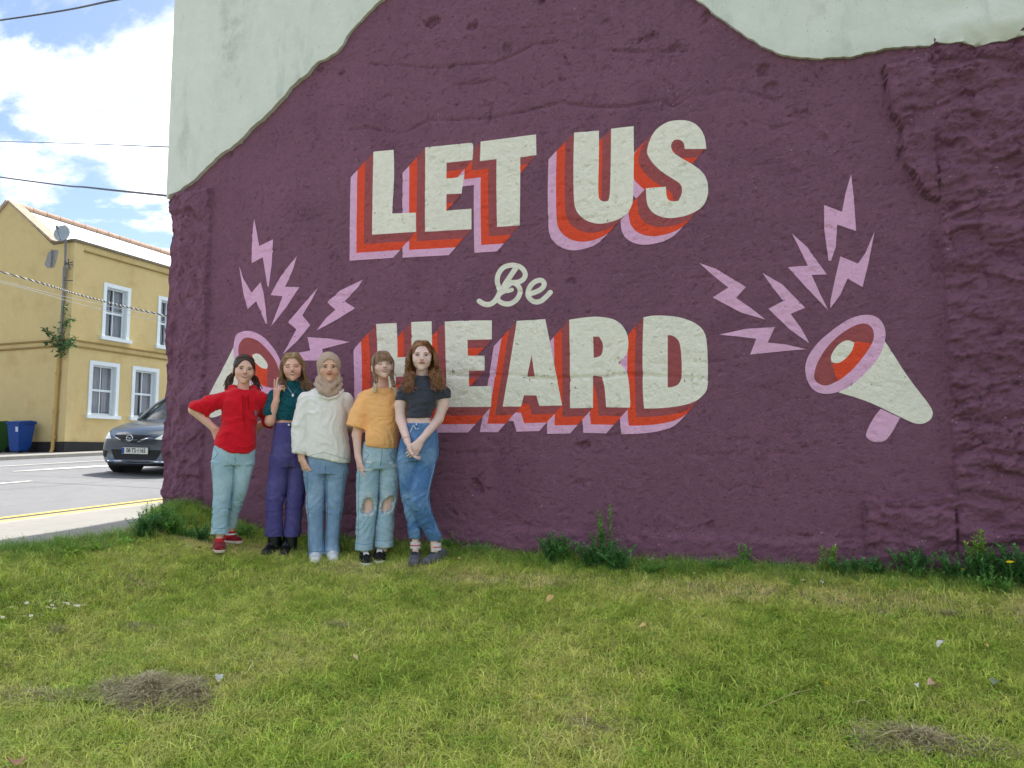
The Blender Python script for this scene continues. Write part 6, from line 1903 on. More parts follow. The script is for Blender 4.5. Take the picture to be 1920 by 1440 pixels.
# ------------------------------------------------------------------ 3: white sweater, beige headscarf
def person_three():
    p = Person((607, 1046), 'woman in a beige headscarf, loose white sweater, blue jeans and white shoes', SK3, 3); L = p.L
    H = L(616.5, 690, .04); R = rotm(math.radians(3), math.radians(1), math.radians(-2)); s = 1.02
    e, w = L(561, 805, 0), L(566, 862, .05)
    f = body_field(p, H[2]+.14, H, [L(572, 872, .05)], x=(L(545, 800)[0]-.03, L(668, 800)[0]+.04))
    T = sculpt_head(f, H, R, s, .98, .6, False)
    f.cone(L(616, 710, -.02), L(614, 738, -.02), .043, .052, .012)
    f.loft(p.rows((742, 578, 640, .07), (770, 575, 645, .085), (810, 582, 640, .085), (850, 584, 645, .09), (885, 582, 646, .09)), .03)
    f.cone(L(572, 750), e, .044, .038, .02); f.cone(e, w, .038, .026, .012)
    f.cone(L(648, 750), L(655, 800, -.1), .044, .038, .02); f.cone(L(655, 800, -.1), L(668, 812, -.16), .038, .026, .012)
    sculpt_hand(f, w, L(573, 884, .06) - w, A_(.75, .35, 0), 1, (.55,.6,.62,.66), .06, .155, .0085, (.35, .5))
    f.loft(p.rows((880, 576, 612, .075), (948, 580, 602, .055), (1030, 586, 600, .034), (1044, 586, 600, .034)), .03)
    f.loft(p.rows((880, 612, 648, .075), (948, 614, 637, .055), (1030, 616, 630, .034), (1044, 616, 630, .034)), .03)
    body = p.part('body', f.mesh(), SK3)
    face(p, body, T, R, s, (48, 34, 28), (190, 104, 98), 'open', M_IRISB, .8, False)
    # headscarf
    sm = cloth_mat('beige_scarf_cloth', (192, 166, 146), .08, 500, .15)
    f = tube_field((L(584, 700)[0], -.24, L(600, 748)[2]), (L(646, 700)[0], .22, H[2] + .16), .005)
    f.ell(T(0, .018, .028), np.array((.090, .112, .098))*s, R, .01)
    f.ell(T(0, .030, -.060), np.array((.080, .085, .070))*s, R, .04)
    f.loft(p.rows((706, 600, 634, .080, .0), (718, 595, 634, .095, .01), (728, 592, 636, .105, .012), (737, 593, 637, .10, .015), (743, 600, 632, .085, .02)), .02, 2)
    for pts, r in ((((600,702,.03),(600,714,.08),(610,725,.11),(625,733,.10),(637,731,.05)), .018), (((634,704,.03),(634,714,.07),(622,726,.115),(606,734,.11),(595,733,.05)), .020),
                   (((598,708,-.02),(594,720,.06),(603,733,.12),(618,741,.115)), .022), (((637,710,-.02),(638,722,.05),(630,736,.10),(618,742,.11)), .020), (((612,724,.10),(616,734,.125),(621,744,.105)), .017)):
        P_ = [L(*q) for q in pts]
        for a, b in zip(P_[:-1], P_[1:]): f.cone(a, b, r, r, .005)
    f.ell(T(0, -.130, -.016), np.array((.064, .100, .088))*s, R, .006, 'sub'); f.ell(T(0, -.095, -.058), np.array((.047, .050, .052))*s, R, .008, 'sub')
    V, F = f.mesh(); V = relax(V, F, 1); N = vnormals(V, F)
    t = V @ (A_(.75, 0, .65)); u = V @ (A_(-.65, 0, .75)); below = sstep(-(V[:, 2] - H[2]), -.02, .07)
    cr_ = np.sin(t*170 + 6*fbm(V[:, 0]*8, V[:, 2]*8, 2, 61)) * .0030*below + .003*fbm(V[:, 0]*14, V[:, 2]*14, 3, 63)
    V = V + N*cr_[:, None]
    p.part('headscarf', (V, F), sm)
    # inner cap edge above the forehead
    # sweater
    wm = cloth_mat('white_knit', (242, 238, 230), .05, 240, .7)
    f = tube_field((L(540, 700)[0], -.22, L(600, 880)[2]), (L(672, 700)[0], .30, L(616, 722)[2]))
    f.loft(p.rows((728, 592, 640, .08), (736, 576, 648, .095), (745, 571, 651, .11), (765, 572, 650, .122), (800, 573, 651, .130), (835, 571, 655, .138), (852, 571, 657, .138), (868, 572, 656, .132)), .02, 2.3)
    f.cone(L(575, 751), L(562, 800, .02), .066, .060, .010); f.cone(L(562, 800, .02), L(560, 846, .05), .060, .052, .012); f.cone(L(560, 850, .05), L(563, 864, .06), .042, .042, .012)
    f.cone(L(646, 751), L(655, 790, -.05), .066, .060, .010); f.cone(L(658, 790, -.08), L(668, 806, -.15), .060, .045, .03)
    f.plane(L(564, 862, .05), (.12, 0, -1), lo=(L(540, 860)[0], -.3, L(560, 880)[2]), hi=(L(568.5, 860)[0], .3, L(560, 850)[2]))
    # curved hem: higher at the sides
    f.ell(L(578, 884, .0), (.17, .3, .085), None, .01, 'sub')
    f.plane(L(640, 868), (-.22, 0, -1))
    f.ell(L(616, 726, .04), (.075, .09, .03), None, .01, 'sub')
    sw = cloth(p, 'sweater', f, wm, ((.0050, 4.5, 3, 64, None, True, (1.0, .6)), (.0020, 10, 6, 65)))
    ring = [L(a, b, c) for a, b, c in ((590,731,.03),(594,737,.085),(603,744,.118),(616,748,.125),(630,744,.115),(639,737,.08),(643,731,.03))]
    mb = MB(); mb.tube(ring, .010, 8); mb.build('neck_rib', wm, p.root, True)
    jm = denim_mat('mid_blue_denim', (128, 156, 186), (178, 202, 224))
    f = tube_field((L(560, 900)[0], -.20, L(600, 1044)[2]), (L(662, 900)[0], .24, L(600, 850)[2]))
    f.loft(p.rows((850, 576, 652, .11), (872, 573, 653, .115), (888, 570, 652, .105)), .015)
    f.loft(p.rows((880, 568, 611, .095), (900, 570, 610, .09), (925, 574, 609, .082), (950, 574, 607, .076), (980, 577, 606, .074), (1015, 578, 607, .074), (1040, 578, 609, .076)), .012)
    f.loft(p.rows((880, 609, 652, .095), (900, 609, 650, .09), (925, 610, 646, .082), (950, 611, 643, .076), (980, 611, 639, .074), (1015, 609, 636, .074), (1040, 608, 637, .078)), .008)
    je = jeans_mesh(p, 'jeans', f, jm, ((885, .05), (948, .07), (1030, .04)), 71)
    sd_ = simple('denim_seam_mid', (86, 118, 146), .9, var=.1)
    seams(p, je, 'seam', [[(610, 868), (610, 884)], [(576, 880), (576, 930), (579, 980), (580, 1036)], [(607, 900), (605, 950), (604, 1036)], [(613, 900), (614, 950), (613, 1034)], [(645, 880), (641, 930), (636, 980), (633, 1034)], [(578, 1033), (592, 1034), (607, 1033)], [(609, 1034), (622, 1035), (636, 1034)]], sd_)
    seams(p, sw, 'rib_seam', [[(573, 856), (590, 852), (606, 848), (622, 852), (640, 858), (655, 862)], [(560, 852), (569, 853)]], simple('knit_seam', (196, 196, 190), .9, var=.1), .0026)
    wsh = simple('white_shoe_leather', (222, 222, 222), .5, var=.05); wso = simple('white_shoe_sole', (214, 214, 212), .6, var=.05)
    gz = lambda q: float(z_lawn(*(p.P0 + p.right*q[0] + p.away*q[1]).xy)) + .008 - p.P0.z
    for hpx, tpx in (((593, 1030, -.04), (589, 1050, .15)), ((622, 1030, -.04), (625, 1050, .15))):
        h = L(*hpx); t = L(*tpx); h[2] = t[2] = gz(t)
        shoe(p, h, t, 'shoe', (wsh, wso), .07, .044, 0)
    return p
# ------------------------------------------------------------------ 4: orange T-shirt, braids, ripped jeans
def person_four():
    p = Person((700, 1050), 'woman with a fringe and two braids in an orange T-shirt and ripped jeans', SK4, 4); L = p.L
    H = L(717, 686.5, .05); R = rotm(math.radians(10), math.radians(-8), math.radians(-4)); s = .99
    e, w = L(669, 815, .02), L(671, 857, .05)
    f = body_field(p, H[2]+.14, H, [L(674, 872, .05)], x=(L(655, 800)[0]-.03, L(762, 800)[0]+.03))
    T = sculpt_head(f, H, R, s, .94, 1)
    f.cone(L(718, 704, -.01), L(718, 733, -.02), .040, .047, .012)
    f.loft(p.rows((735, 692, 744, .07), (760, 688, 748, .08), (800, 690, 738, .08), (850, 686, 742, .09), (880, 684, 744, .09)), .03)
    f.cone(L(684, 748), e, .042, .036, .02); f.cone(e, w, .035, .023, .012)
    f.cone(L(748, 748), L(756, 790, -.12), .042, .036, .02)
    sculpt_hand(f, w, L(676, 888, .07) - w, A_(.85, .25, 0), 1, (.22,.25,.3,.32), .05, .165, .0080, (.25, .4))
    for a, kk, b in (((684, 688, 704), 0, 0), ((724, 728, 726), 1, 0)):
        pass
    f.loft(p.rows((872, 674, 708, .078), (930, 677, 702, .052, -.005), (955, 680, 701, .048, -.005), (1000, 676, 696, .05), (1030, 676, 691, .034), (1046, 676, 690, .034)), .03)
    f.loft(p.rows((872, 712, 746, .078), (930, 716, 740, .052, -.005), (955, 714, 735, .048, -.005), (1000, 712, 730, .05), (1030, 712, 726, .034), (1046, 710, 724, .034)), .03)
    body = p.part('body', f.mesh(), SK4)
    face(p, body, T, R, s, (120, 92, 70), (200, 112, 108), 'shut', M_IRISB, 1, True)
    hm = hair_mat('hair_ash_brown', (116, 88, 66), (184, 148, 114))
    hair_cap(p, H, R, s, hm, 1.045, (.062, .085, .072), (0, -.114, -.045), -.055, 13)
    rn = random.Random(12); P_ = []
    for i in range(44):      # fringe
        x = -.052 + .104*(i+.5)/44 + rn.gauss(0, .002)
        zz = .024 - .012*rn.random() - .012*(abs(x)/.05)**2
        P_.append([T(x*.35, -.020, .112), T(x*.75, -.072, .090), T(x*.98, -.097+.35*abs(x)**1.1*.5, .052), T(x*1.06 + rn.gauss(0, .003), -.099+.30*abs(x), zz)])
    for q in (-1, 1):
        for i in range(10):
            P_.append([T(q*.045, -.05, .085), T(q*(.074+.004*rn.random()), -.055+.01*rn.random(), .03), T(q*.079, -.040, -.02), T(q*(.074), -.035, -.065 - .02*rn.random())])
    strands(p, 'fringe', hm, P_, .0042, .001, 30, 13)
    hl = hair_mat('hair_bleached_ends', (190, 168, 134), (224, 206, 170)); tie = simple('hair_tie', (26, 24, 26), .6, var=0)
    def braid(path, split, r0):
        Q = [Vector(q) for q in path]; mb = MB(); mb2 = MB(); n = 0
        def pt(t):
            t = t*(len(Q)-1); i = min(int(t), len(Q)-2); return Q[i].lerp(Q[i+1], t-i)
        N = 150; 
        for st in range(3):
            A, B = [], []
            for i in range(N+1):
                t = i/N; c = pt(t); ph = t*34 + st*2.094
                q = c + Vector((math.sin(ph)*r0*.75, math.sin(2*ph)*r0*.45, 0)); (A if t < split else B).append((q, r0*(.62 if t < .93 else .62*(1-t)/.07+.08)))
            mb.tube([a for a, _ in A], [r for _, r in A], 7)
            if len(B) > 2: mb2.tube([a for a, _ in B], [r for _, r in B], 7)
        b = mb.build('braid', hm, p.root, True); b['kind'] = 'stuff'
        c = mb2.build('braid_end', hl, b, True); c['kind'] = 'stuff'
        q = pt(split); m3 = MB(); m3.tube([q - Vector((0,0,.005)), q + Vector((0,0,.005))], r0*1.15, 10); m3.build('hair_tie', tie, b, True)
    braid([T(-.068, .0, -.055), L(705.5, 708, .10), L(704, 722, .125), L(702.5, 737, .13)], .58, .0125)
    braid([T(.068, .0, -.045), L(733.5, 703, .09), L(738, 722, .12), L(744, 738, .13), L(748, 752, .135)], .55, .0125)
    om = cloth_mat('orange_cotton', (255, 192, 124), .05, 500, .12)
    f = tube_field((L(645, 700)[0], -.24, L(700, 845)[2]), (L(764, 700)[0], .30, L(716, 718)[2]))
    f.loft(p.rows((726, 700, 738, .08), (733, 686, 748, .095), (742, 680, 753, .11), (760, 682, 752, .122), (790, 682, 749, .128), (815, 678, 747, .135), (832, 676, 746, .135), (840, 677, 745, .125)), .02, 2.3)
    f.cone(L(686, 748), L(674, 778, .02), .064, .070, .012); f.cone(L(674, 778, .02), L(667, 806, .04), .070, .076, .01)
    f.cone(L(748, 748), L(758, 790, -.06), .064, .066, .04)
    f.plane(L(668, 801.5, .02), (-.32, 0, -1), lo=(L(640, 820)[0], -.3, L(660, 835)[2]), hi=(L(684.5, 800)[0], .3, L(660, 785)[2]))
    f.ell(L(717, 722, .03), (.068, .085, .040), None, .01, 'sub')
    f.plane(L(706, 838.5), (-.10, 0, -1))
    tee = cloth(p, 't_shirt', f, om, ((.0062, 3.5, 4.5, 81, None, True, (1.0, 1.3)), (.0022, 9, 10, 82)))
    jm = denim_mat('washed_light_denim', (158, 186, 200), (204, 222, 228))
    f = tube_field((L(658, 900)[0], -.22, L(700, 1032)[2]), (L(757, 900)[0], .24, L(700, 828)[2]), .0055)
    f.loft(p.rows((828, 682, 744, .105), (845, 679, 746, .115), (865, 676, 748, .118), (880, 674, 749, .108)), .015)
    f.loft(p.rows((874, 671, 712, .098), (905, 668, 711, .094), (935, 668, 709, .088), (960, 669, 707, .086), (985, 668, 703, .086), (1015, 667.5, 700, .086), (1030, 667, 699, .086)), .010)
    f.loft(p.rows((874, 711, 750, .098), (905, 711, 750, .094), (935, 711, 746, .088), (960, 708, 739, .086), (985, 705, 738, .086), (1010, 704, 737, .086), (1024, 703, 736, .086)), .006)
    f.loft(p.rows((1019, 666.5, 700, .090), (1031, 666, 699.5, .090)), .003); f.loft(p.rows((1013, 702.5, 737.5, .090), (1025, 702, 737, .090)), .003)
    f.ell(L(691, 949, .09), (.053, .085, .064), None, .004, 'sub'); f.ell(L(726, 948, .09), (.048, .085, .054), None, .004, 'sub'); f.ell(L(684, 957, .09), (.036, .085, .030), None, .006, 'sub'); f.ell(L(734, 938, .09), (.030, .085, .036), None, .006, 'sub'); f.ell(L(719, 956, .09), (.026, .085, .030), None, .006, 'sub')
    f.ell(L(684, 1034), (.055, .06, .05), None, .004, 'sub'); f.ell(L(718, 1029), (.055, .06, .05), None, .004, 'sub')
    V, F = f.mesh(); V = relax(V, F, 1)
    mk = np.clip(.3 + np.exp(-((V[:, 2]-L(700, 885)[2])/.08)**2) + np.exp(-((V[:, 2]-L(700, 985)[2])/.08)**2), 0, 1); V = wrinkle(V, F, .006, 5, 14, 91, mk, True, (1, .8)); V = wrinkle(V, F, .0025, 14, 26, 92)
    je = p.part('jeans', (V, F), jm)
    bv = raymesh(je)
    def on(px, py, lift=.002):
        o = Vector(L(px, py, .45)); dd = Vector(L(px, py, 0)) - o; h = bv.ray_cast(o, dd.normalized())
        q = h[0] if h[0] is not None and (h[0]-o).length < .52 else Vector(L(px, py, .075)); return q - dd.normalized()*lift
    wt = simple('frayed_white_threads', (222, 226, 224), .9, var=.05)
    rn = random.Random(22); mb = MB()
    for (cx_, cy_, rx, ry) in ((691, 949, 13, 14), (726, 948, 12, 12.5)):
        for i in range(120):
            a = rn.uniform(0, 2*math.pi); q = (cx_ + math.cos(a)*rx*rn.uniform(.97, 1.1), cy_ + math.sin(a)*ry*rn.uniform(.97, 1.1))
            dn = rn.uniform(1, 6) if math.sin(a) > -.2 else rn.uniform(0, 2); q2 = (q[0] + rn.gauss(0, 1.2), q[1] + dn)
            mb.tube([on(*q), on((q[0]+q2[0])/2 + rn.gauss(0,.5), (q[1]+q2[1])/2), on(*q2, .003)], rn.uniform(.0014, .0028), 4)
        for i in range(5):
            yy = cy_ - ry + 1.0 + i*2.0; hw = rx*(.70 + .1*i) * (.9 if cx_ < 700 else 1.0)
            mb.tube([on(cx_-hw, yy), on(cx_, yy+1.2, .004), on(cx_+hw, yy-.6)], .0020, 4)
        for i in range(9):     # shreds above the knee, where the weave has gone
            yy = cy_ - ry - 1 - i*1.1; mb.tube([on(cx_-8+i*.5, yy), on(cx_, yy-1.0), on(cx_+8-i*.5, yy)], .0013, 4)
    for (a, b, c) in ((691, 866, 5), (690, 881, 7), (741, 873, 5), (733, 868, 3)):
        for i in range(6): mb.tube([on(a-c+rn.gauss(0,.6), b-1.5+i*.7), on(a, b-1.8+i*.7), on(a+c+rn.gauss(0,.6), b-1.5+i*.7)], .0018, 4)
    o = mb.build('frayed_threads', wt, je, True); o['kind'] = 'stuff'
    sd_ = simple('denim_seam_washed', (104, 140, 160), .9, var=.1)
    seams(p, je, 'seam', [[(716, 842), (716, 856), (713, 874)], [(683, 846), (692, 852), (684, 864)], [(736, 846), (729, 854), (740, 864)], [(675, 880), (672, 930), (672, 985), (671, 1015)], [(712, 880), (709, 910), (708, 935)], [(667, 1019), (683, 1021), (699, 1019)], [(703, 1013), (720, 1015), (737, 1013)]], sd_)
    seams(p, tee, 'seam', [[(662, 796), (672, 801), (682, 804)], [(680, 834), (700, 836), (730, 834), (744, 831)], [(702, 731), (710, 737), (720, 739), (730, 737), (736, 731)]], simple('orange_seam', (236, 162, 90), .9, var=.05), .0018)
    vb = simple('black_canvas', (20, 20, 22), .8, var=.1); vs = simple('white_rubber_sole', (216, 214, 208), .6, var=.05); wl_ = simple('white_lace', (224, 224, 222), .7, var=0)
    gz = lambda q: float(z_lawn(*(p.P0 + p.right*q[0] + p.away*q[1]).xy)) + .008 - p.P0.z
    for hpx, tpx in (((684, 1036, -.03), (688, 1055, .17)), ((712, 1032, -.03), (711, 1052, .15))):
        h = L(*hpx); t = L(*tpx); h[2] = t[2] = gz(t)
        shoe(p, h, t, 'shoe', (vb, vs), .066, .047, 0, wl_)
    return p
# ------------------------------------------------------------------ 5: charcoal top, curly auburn hair, hands clasped
def person_five():
    p = Person((800, 1054), 'woman with long curly auburn hair in a short charcoal top, hands clasped', SK5, 5); L = p.L
    H = L(791, 668, .05); R = rotm(math.radians(0), math.radians(2), math.radians(-1)); s = 1.03
    eL, wL = L(751, 787, .02), L(764, 828, .15); eR, wR = L(822, 786, .02), L(789, 826, .16)
    f = body_field(p, H[2]+.14, H, [L(770, 846, .16), L(780, 838, .18)], x=(L(738, 800)[0]-.03, L(850, 800)[0]+.02))
    T = sculpt_head(f, H, R, s, 1.0, .4, False)
    f.cone(L(791, 686, -.012), L(792, 718, -.02), .043, .050, .012)
    f.loft(p.rows((722, 762, 828, .07), (745, 766, 820, .085), (765, 768, 812, .082), (784, 763, 806, .08), (800, 762, 812, .09), (840, 752, 818, .095), (862, 750, 816, .09)), .03)
    f.cone(L(757, 735), L(750, 760, 0), .044, .039, .03); f.cone(L(750, 760, 0), eL, .039, .035, .02); f.cone(eL, wL, .035, .024, .012)
    f.cone(L(832, 738), L(830, 760, 0), .046, .042, .03); f.cone(L(830, 760, 0), eR, .042, .036, .02); f.cone(eR, wR, .036, .025, .012)
    sculpt_hand(f, wL, L(775, 858, .17) - wL, A_(.7, -.2, 0), 1, (.30,.35,.4,.45), .06, .160, .0080, (.2, .3))
    sculpt_hand(f, wR, L(768, 848, .20) - wR, A_(-.3, .9, -.2), 1, (.40,.42,.45,.5), .05, .155, .0080, (.3, .6))
    f.loft(p.rows((855, 752, 778, .07), (940, 763, 778, .050, -.02), (1000, 772, 786, .032, -.03), (1036, 773, 785, .031, -.03)), .03)
    f.loft(p.rows((855, 782, 818, .08), (940, 776, 800, .056, .04), (1000, 806, 822, .036), (1038, 808, 822, .033)), .03)
    body = p.part('body', f.mesh(), SK5)
    face(p, body, T, R, s, (150, 98, 70), (198, 118, 112), 'open', M_IRISG, .4, False)
    hm = hair_mat('hair_auburn', (118, 76, 50), (196, 146, 102), (60, 60, 14))
    hair_cap(p, H, R, s, hair_mat('hair_auburn_smooth', (112, 68, 42), (146, 92, 56)), .985, (.069, .100, .110), (0, -.130, -.012), -.05, 14)
    rn = random.Random(31); P_ = []
    for i in range(560):
        sd = -1 if i % 2 else 1; a = (.36 + .64*rn.random()**.8)*math.pi; rr = .93 + rn.uniform(0, .30)*(a/math.pi-.2)
        g = (a/math.pi - .36)/.64; top = part_line(T, g, sd, rn.gauss(0, .002))
        mid = part_mid(T, g, sd, rn.uniform(0, .006))
        side = T(sd*math.sin(a)*.092*rr, -math.cos(a)*.100*rr + .012, .035)
        low = T(sd*math.sin(a)*.112*rr, -math.cos(a)*.092*rr + .01, -.06)
        fr = -math.cos(a)
        if sd < 0: m2 = L(768 + rn.gauss(0, 4), 705, .05 - fr*-.05); end = L(766 + rn.gauss(0, 6.5), 731 + rn.uniform(-9, 7), .08 + .08*rn.random())
        else: m2 = L(817 + rn.gauss(0, 6), 702, .06 - fr*-.05); end = L(823 + rn.gauss(0, 9), 727 + rn.uniform(-12, 8), .09 + .07*rn.random())
        if a > 2.3: m2 = L(792 + sd*rn.uniform(8, 30), 705, -.06); end = L(792 + sd*rn.uniform(8, 42), 726 + rn.uniform(-8, 8), -.07)
        P_.append([top, mid, side, low, m2, end])
    strands(p, 'curls', hm, P_, .0031, .0080, 120, 32, n=3, seg=11)
    tm = cloth_mat('charcoal_jersey', (70, 72, 82), .05, 500, .15)
    f = tube_field((L(738, 700)[0], -.22, L(780, 788)[2]), (L(852, 700)[0], .26, L(790, 698)[2]))
    f.loft(p.rows((705, 777, 803, .062, .0), (712, 775, 806, .066), (720, 764, 822, .08), (729, 757, 834, .095), (740, 760, 828, .11), (752, 764, 821, .122), (765, 766, 814, .112), (778, 763, 808, .102), (784, 762, 807, .10)), .012)
    f.cone(L(759, 735), L(753, 756, 0), .056, .053, .03); f.cone(L(831, 737), L(832, 754, 0), .058, .056, .03)
    f.plane(L(755, 751), (-.05, 0, -1), lo=(L(735, 770)[0], -.3, L(740, 775)[2]), hi=(L(762.5, 750)[0], .3, L(740, 742)[2]))
    f.plane(L(832, 748), (.15, 0, -1), lo=(L(818.5, 770)[0], -.3, L(840, 775)[2]), hi=(L(850, 750)[0], .3, L(840, 739)[2]))
    f.plane(L(785, 783.5), (0, 0, -1))
    f.ell(L(791, 694, .02), (.058, .07, .055), None, .006, 'sub')
    cloth(p, 'short_top', f, tm, ((.004, 6, 20, 101), (.0022, 16, 26, 102)))
    jm = denim_mat('blue_denim', (84, 122, 168), (150, 184, 218))
    f = tube_field((L(736, 900)[0], -.22, L(780, 1014)[2]), (L(836, 900)[0], .24, L(790, 788)[2]))
    f.loft(p.rows((794, 760, 816, .098), (805, 758, 819, .105), (825, 751, 822, .115), (845, 746, 823, .12), (865, 745, 820, .112)), .015)
    f.loft(p.rows((858, 745, 785, .096), (885, 747, 782, .09), (915, 750, 781, .082), (945, 756, 784, .076, -.02), (975, 762, 789, .072, -.03), (1000, 767, 791, .062, -.03), (1010, 768, 790, .050, -.03)), .010)
    f.loft(p.rows((858, 777, 819, .096), (885, 773, 814, .092, .02), (915, 769, 807, .086, .05), (938, 768, 804, .082, .06), (960, 774, 809, .078, .05), (985, 786, 819, .072, .02), (1004, 800, 827, .062, .0), (1013, 804, 828, .050, .0)), .006)
    f.ell(L(779, 1018, -.03), (.042, .042, .04), None, .004, 'sub'); f.ell(L(817, 1021), (.042, .042, .04), None, .004, 'sub')
    je = jeans_mesh(p, 'jeans', f, jm, ((870, .05), (945, .09), (995, .06)), 111, .0070)
    bv = raymesh(je)
    def on(px, py, lift=.003):
        o = Vector(L(px, py, .45)); dd = Vector(L(px, py, 0)) - o; h = bv.ray_cast(o, dd.normalized()); q = h[0] if h[0] is not None else Vector(L(px, py, .1)); return q - dd.normalized()*lift
    mb = MB()
    rn = random.Random(4)
    for i in range(17):
        x = 761 + i*3.3; mb.tube([on(x, 795), on(x + rn.uniform(-.5, .5), 801)], .0042, 5)
    o = mb.build('gathered_waist', jm, je, True); o['kind'] = 'stuff'
    mb = MB(); mb.tube([on(775, 797, .006), on(772, 804, .008), on(769, 811, .004)], .0035, 5); mb.tube([on(775, 797, .006), on(780, 805, .008), on(786, 803, .004)], .0035, 5); mb.build('drawcord', simple('cord_white', (200, 212, 224), .8, var=0), je, True)
    mb = MB(); mb.tube([on(781, 797), on(781, 794.5)], .006, 6); mb.build('button', M_CHROME, je)
    mb = MB(); mb.tube([on(a, b, .001) for a, b in ((815, 870), (806, 905), (800, 935), (806, 960), (816, 985), (824, 1005))], .0028, 5); mb.build('seam', simple('seam_stitch', (140, 170, 204), .9, var=0), je, True)
    bs_ = simple('thin_bracelet', (196, 130, 96), .5, var=0); q = wL*.90 + eL*.10; dd = (wL-eL)/np.linalg.norm(wL-eL)
    mb = MB(); mb.tube([q - dd*.0025, q + dd*.0025], .0285, 14, False); mb.build('bracelet', bs_, p.root, True)
    gm = simple('grey_mesh_trainer', (96, 98, 104), .7, var=.25, vs=60); gs = simple('dark_grey_sole', (72, 74, 80), .6, var=.1); gl = simple('dark_lace', (52, 54, 60), .7, var=0)
    gz = lambda q: float(z_lawn(*(p.P0 + p.right*q[0] + p.away*q[1]).xy)) + .008 - p.P0.z
    for hpx, tpx in (((779, 1034, -.08), (775, 1054, .14)), ((824, 1040, -.04), (795, 1058, .12))):
        h = L(*hpx); t = L(*tpx); h[2] = t[2] = gz(t); dd = t-h; dd[2] = 0; h = t - dd/np.linalg.norm(dd)*.25
        shoe(p, h, t, 'shoe', (gm, gs), .076, .047, 0, gl, .028)
    ws = cloth_mat('white_sock', (222, 214, 214), .05); rd = simple('sock_red_band', (206, 70, 72), .8, var=0)
    for a, b in ((L(779, 1028, -.03), L(779, 1016, -.03)), (L(818, 1032), L(817, 1018))):
        mb = MB(); mb.tube([a, b], .038, 16); sk = mb.build('sock', ws, p.root, True)
        mb = MB(); q = a*.5 + b*.5; mb.tube([q - A_(0,0,.004), q + A_(0,0,.004)], .0392, 16); mb.build('sock_band', rd, sk, True)
    return p
import time as _t
for fn in (person_one, person_two, person_three, person_four, person_five):
    t0 = _t.time(); fn(); pass
# ================================================================== grass, weeds, litter on the lawn
def grass_clump(name, seed, n, h0, h1, spread, w, bend=.6, dry=False):
    rn = random.Random(seed); V = []; F = []
    for i in range(n):
        a = rn.uniform(0, 6.283); r = spread*rn.random()**.7; bx, by = math.cos(a)*r, math.sin(a)*r
        h = rn.uniform(h0, h1); la = rn.uniform(0, 6.283); le = h*rn.uniform(.15, 1)*bend; ww = w*rn.uniform(.6, 1.2)
        dx, dy = math.cos(la), math.sin(la); px_, py_ = -dy*ww, dx*ww
        b = len(V)
        for t in (0, .45, .8):
            x, y, z = bx + dx*le*t*t, by + dy*le*t*t, h*t*(1 - .25*t*bend)
            k = 1 - .5*t
            V += [(x - px_*k, y - py_*k, z), (x + px_*k, y + py_*k, z)]
        V.append((bx + dx*le*1.15, by + dy*le*1.15, h*(.98 - .32*bend)))
        F += [(b, b+1, b+3, b+2), (b+2, b+3, b+5, b+4), (b+4, b+5, b+6)]
    me = bpy.data.meshes.new(name); me.from_pydata(V, [], F); me.update(); return me
def grass_mat(name, stops, patch=True, tr=.35):
    """stops: list of (pos, rgb) picked by instance / island random plus broad patches on the lawn"""
    m = Mat(name, stops[0][1], .5, .35)
    gi = m.n.new('ShaderNodeNewGeometry'); oi = m.n.new('ShaderNodeObjectInfo')
    mp = m.n.new('ShaderNodeMapping'); m.l.new(gi.outputs['Position'], mp.inputs[0])
    p1 = m.noise(1.1, 6, .65, src=mp.outputs[0]); p2 = m.noise(7.0, 3, .6, src=mp.outputs[0])
    v = m.math('ADD', m.math('MULTIPLY', m.rng(p1, .28, .72, 0, 1), .42), m.math('MULTIPLY', m.rng(p2, .3, .7, 0, 1), .20))
    v = m.math('ADD', v, m.math('MULTIPLY', gi.outputs['Random Per Island'], .38))
    sp = m.n.new('ShaderNodeSeparateXYZ'); m.l.new(gi.outputs['Position'], sp.inputs[0])
    dry = m.math('MULTIPLY', m.rng(m.math('ABSOLUTE', m.math('ADD', sp.outputs[1], .66)), .34, .05), m.rng(p1, .35, .55))
    v = m.math('ADD', v, m.math('MULTIPLY', dry, .24))
    v = m.math('ADD', v, -.04)
    cr = m.n.new('ShaderNodeValToRGB'); m.l.new(v, cr.inputs[0])
    el = cr.color_ramp.elements
    while len(el) > 1: el.remove(el[-1])
    el[0].position = stops[0][0]; el[0].color = (*stops[0][1], 1)
    for p, c in stops[1:]:
        e = el.new(p); e.color = (*c, 1)
    h = m.n.new('ShaderNodeHueSaturation'); m.l.new(cr.outputs[0], h.inputs['Color'])
    m.l.new(m.rng(oi.outputs['Random'], 0, 1, .62, 1.45, False), h.inputs['Value'])
    m.l.new(h.outputs[0], m.b.inputs['Base Color'])
    t = m.n.new('ShaderNodeBsdfTranslucent'); m.l.new(h.outputs[0], t.inputs['Color'])
    mx = m.n.new('ShaderNodeMixShader'); mx.inputs[0].default_value = tr
    m.l.new(m.b.outputs[0], mx.inputs[1]); m.l.new(t.outputs[0], mx.inputs[2]); m.l.new(mx.outputs[0], m.n['Material Output'].inputs['Surface'])
    return m.m
M_GRASS = grass_mat('grass_blades', [(0.0, lin(136, 164, 66)), (.28, lin(184, 204, 88)), (.56, lin(214, 220, 116)), (.78, lin(228, 224, 144)), (.95, lin(238, 220, 168))])
M_STRAW = grass_mat('dry_grass', [(0.0, lin(160, 146, 100)), (.4, lin(204, 190, 140)), (.8, lin(232, 218, 176))], tr=.2)
hid = bpy.data.collections.new('grass_sources')           # sources of the blades; not linked into the scene itself
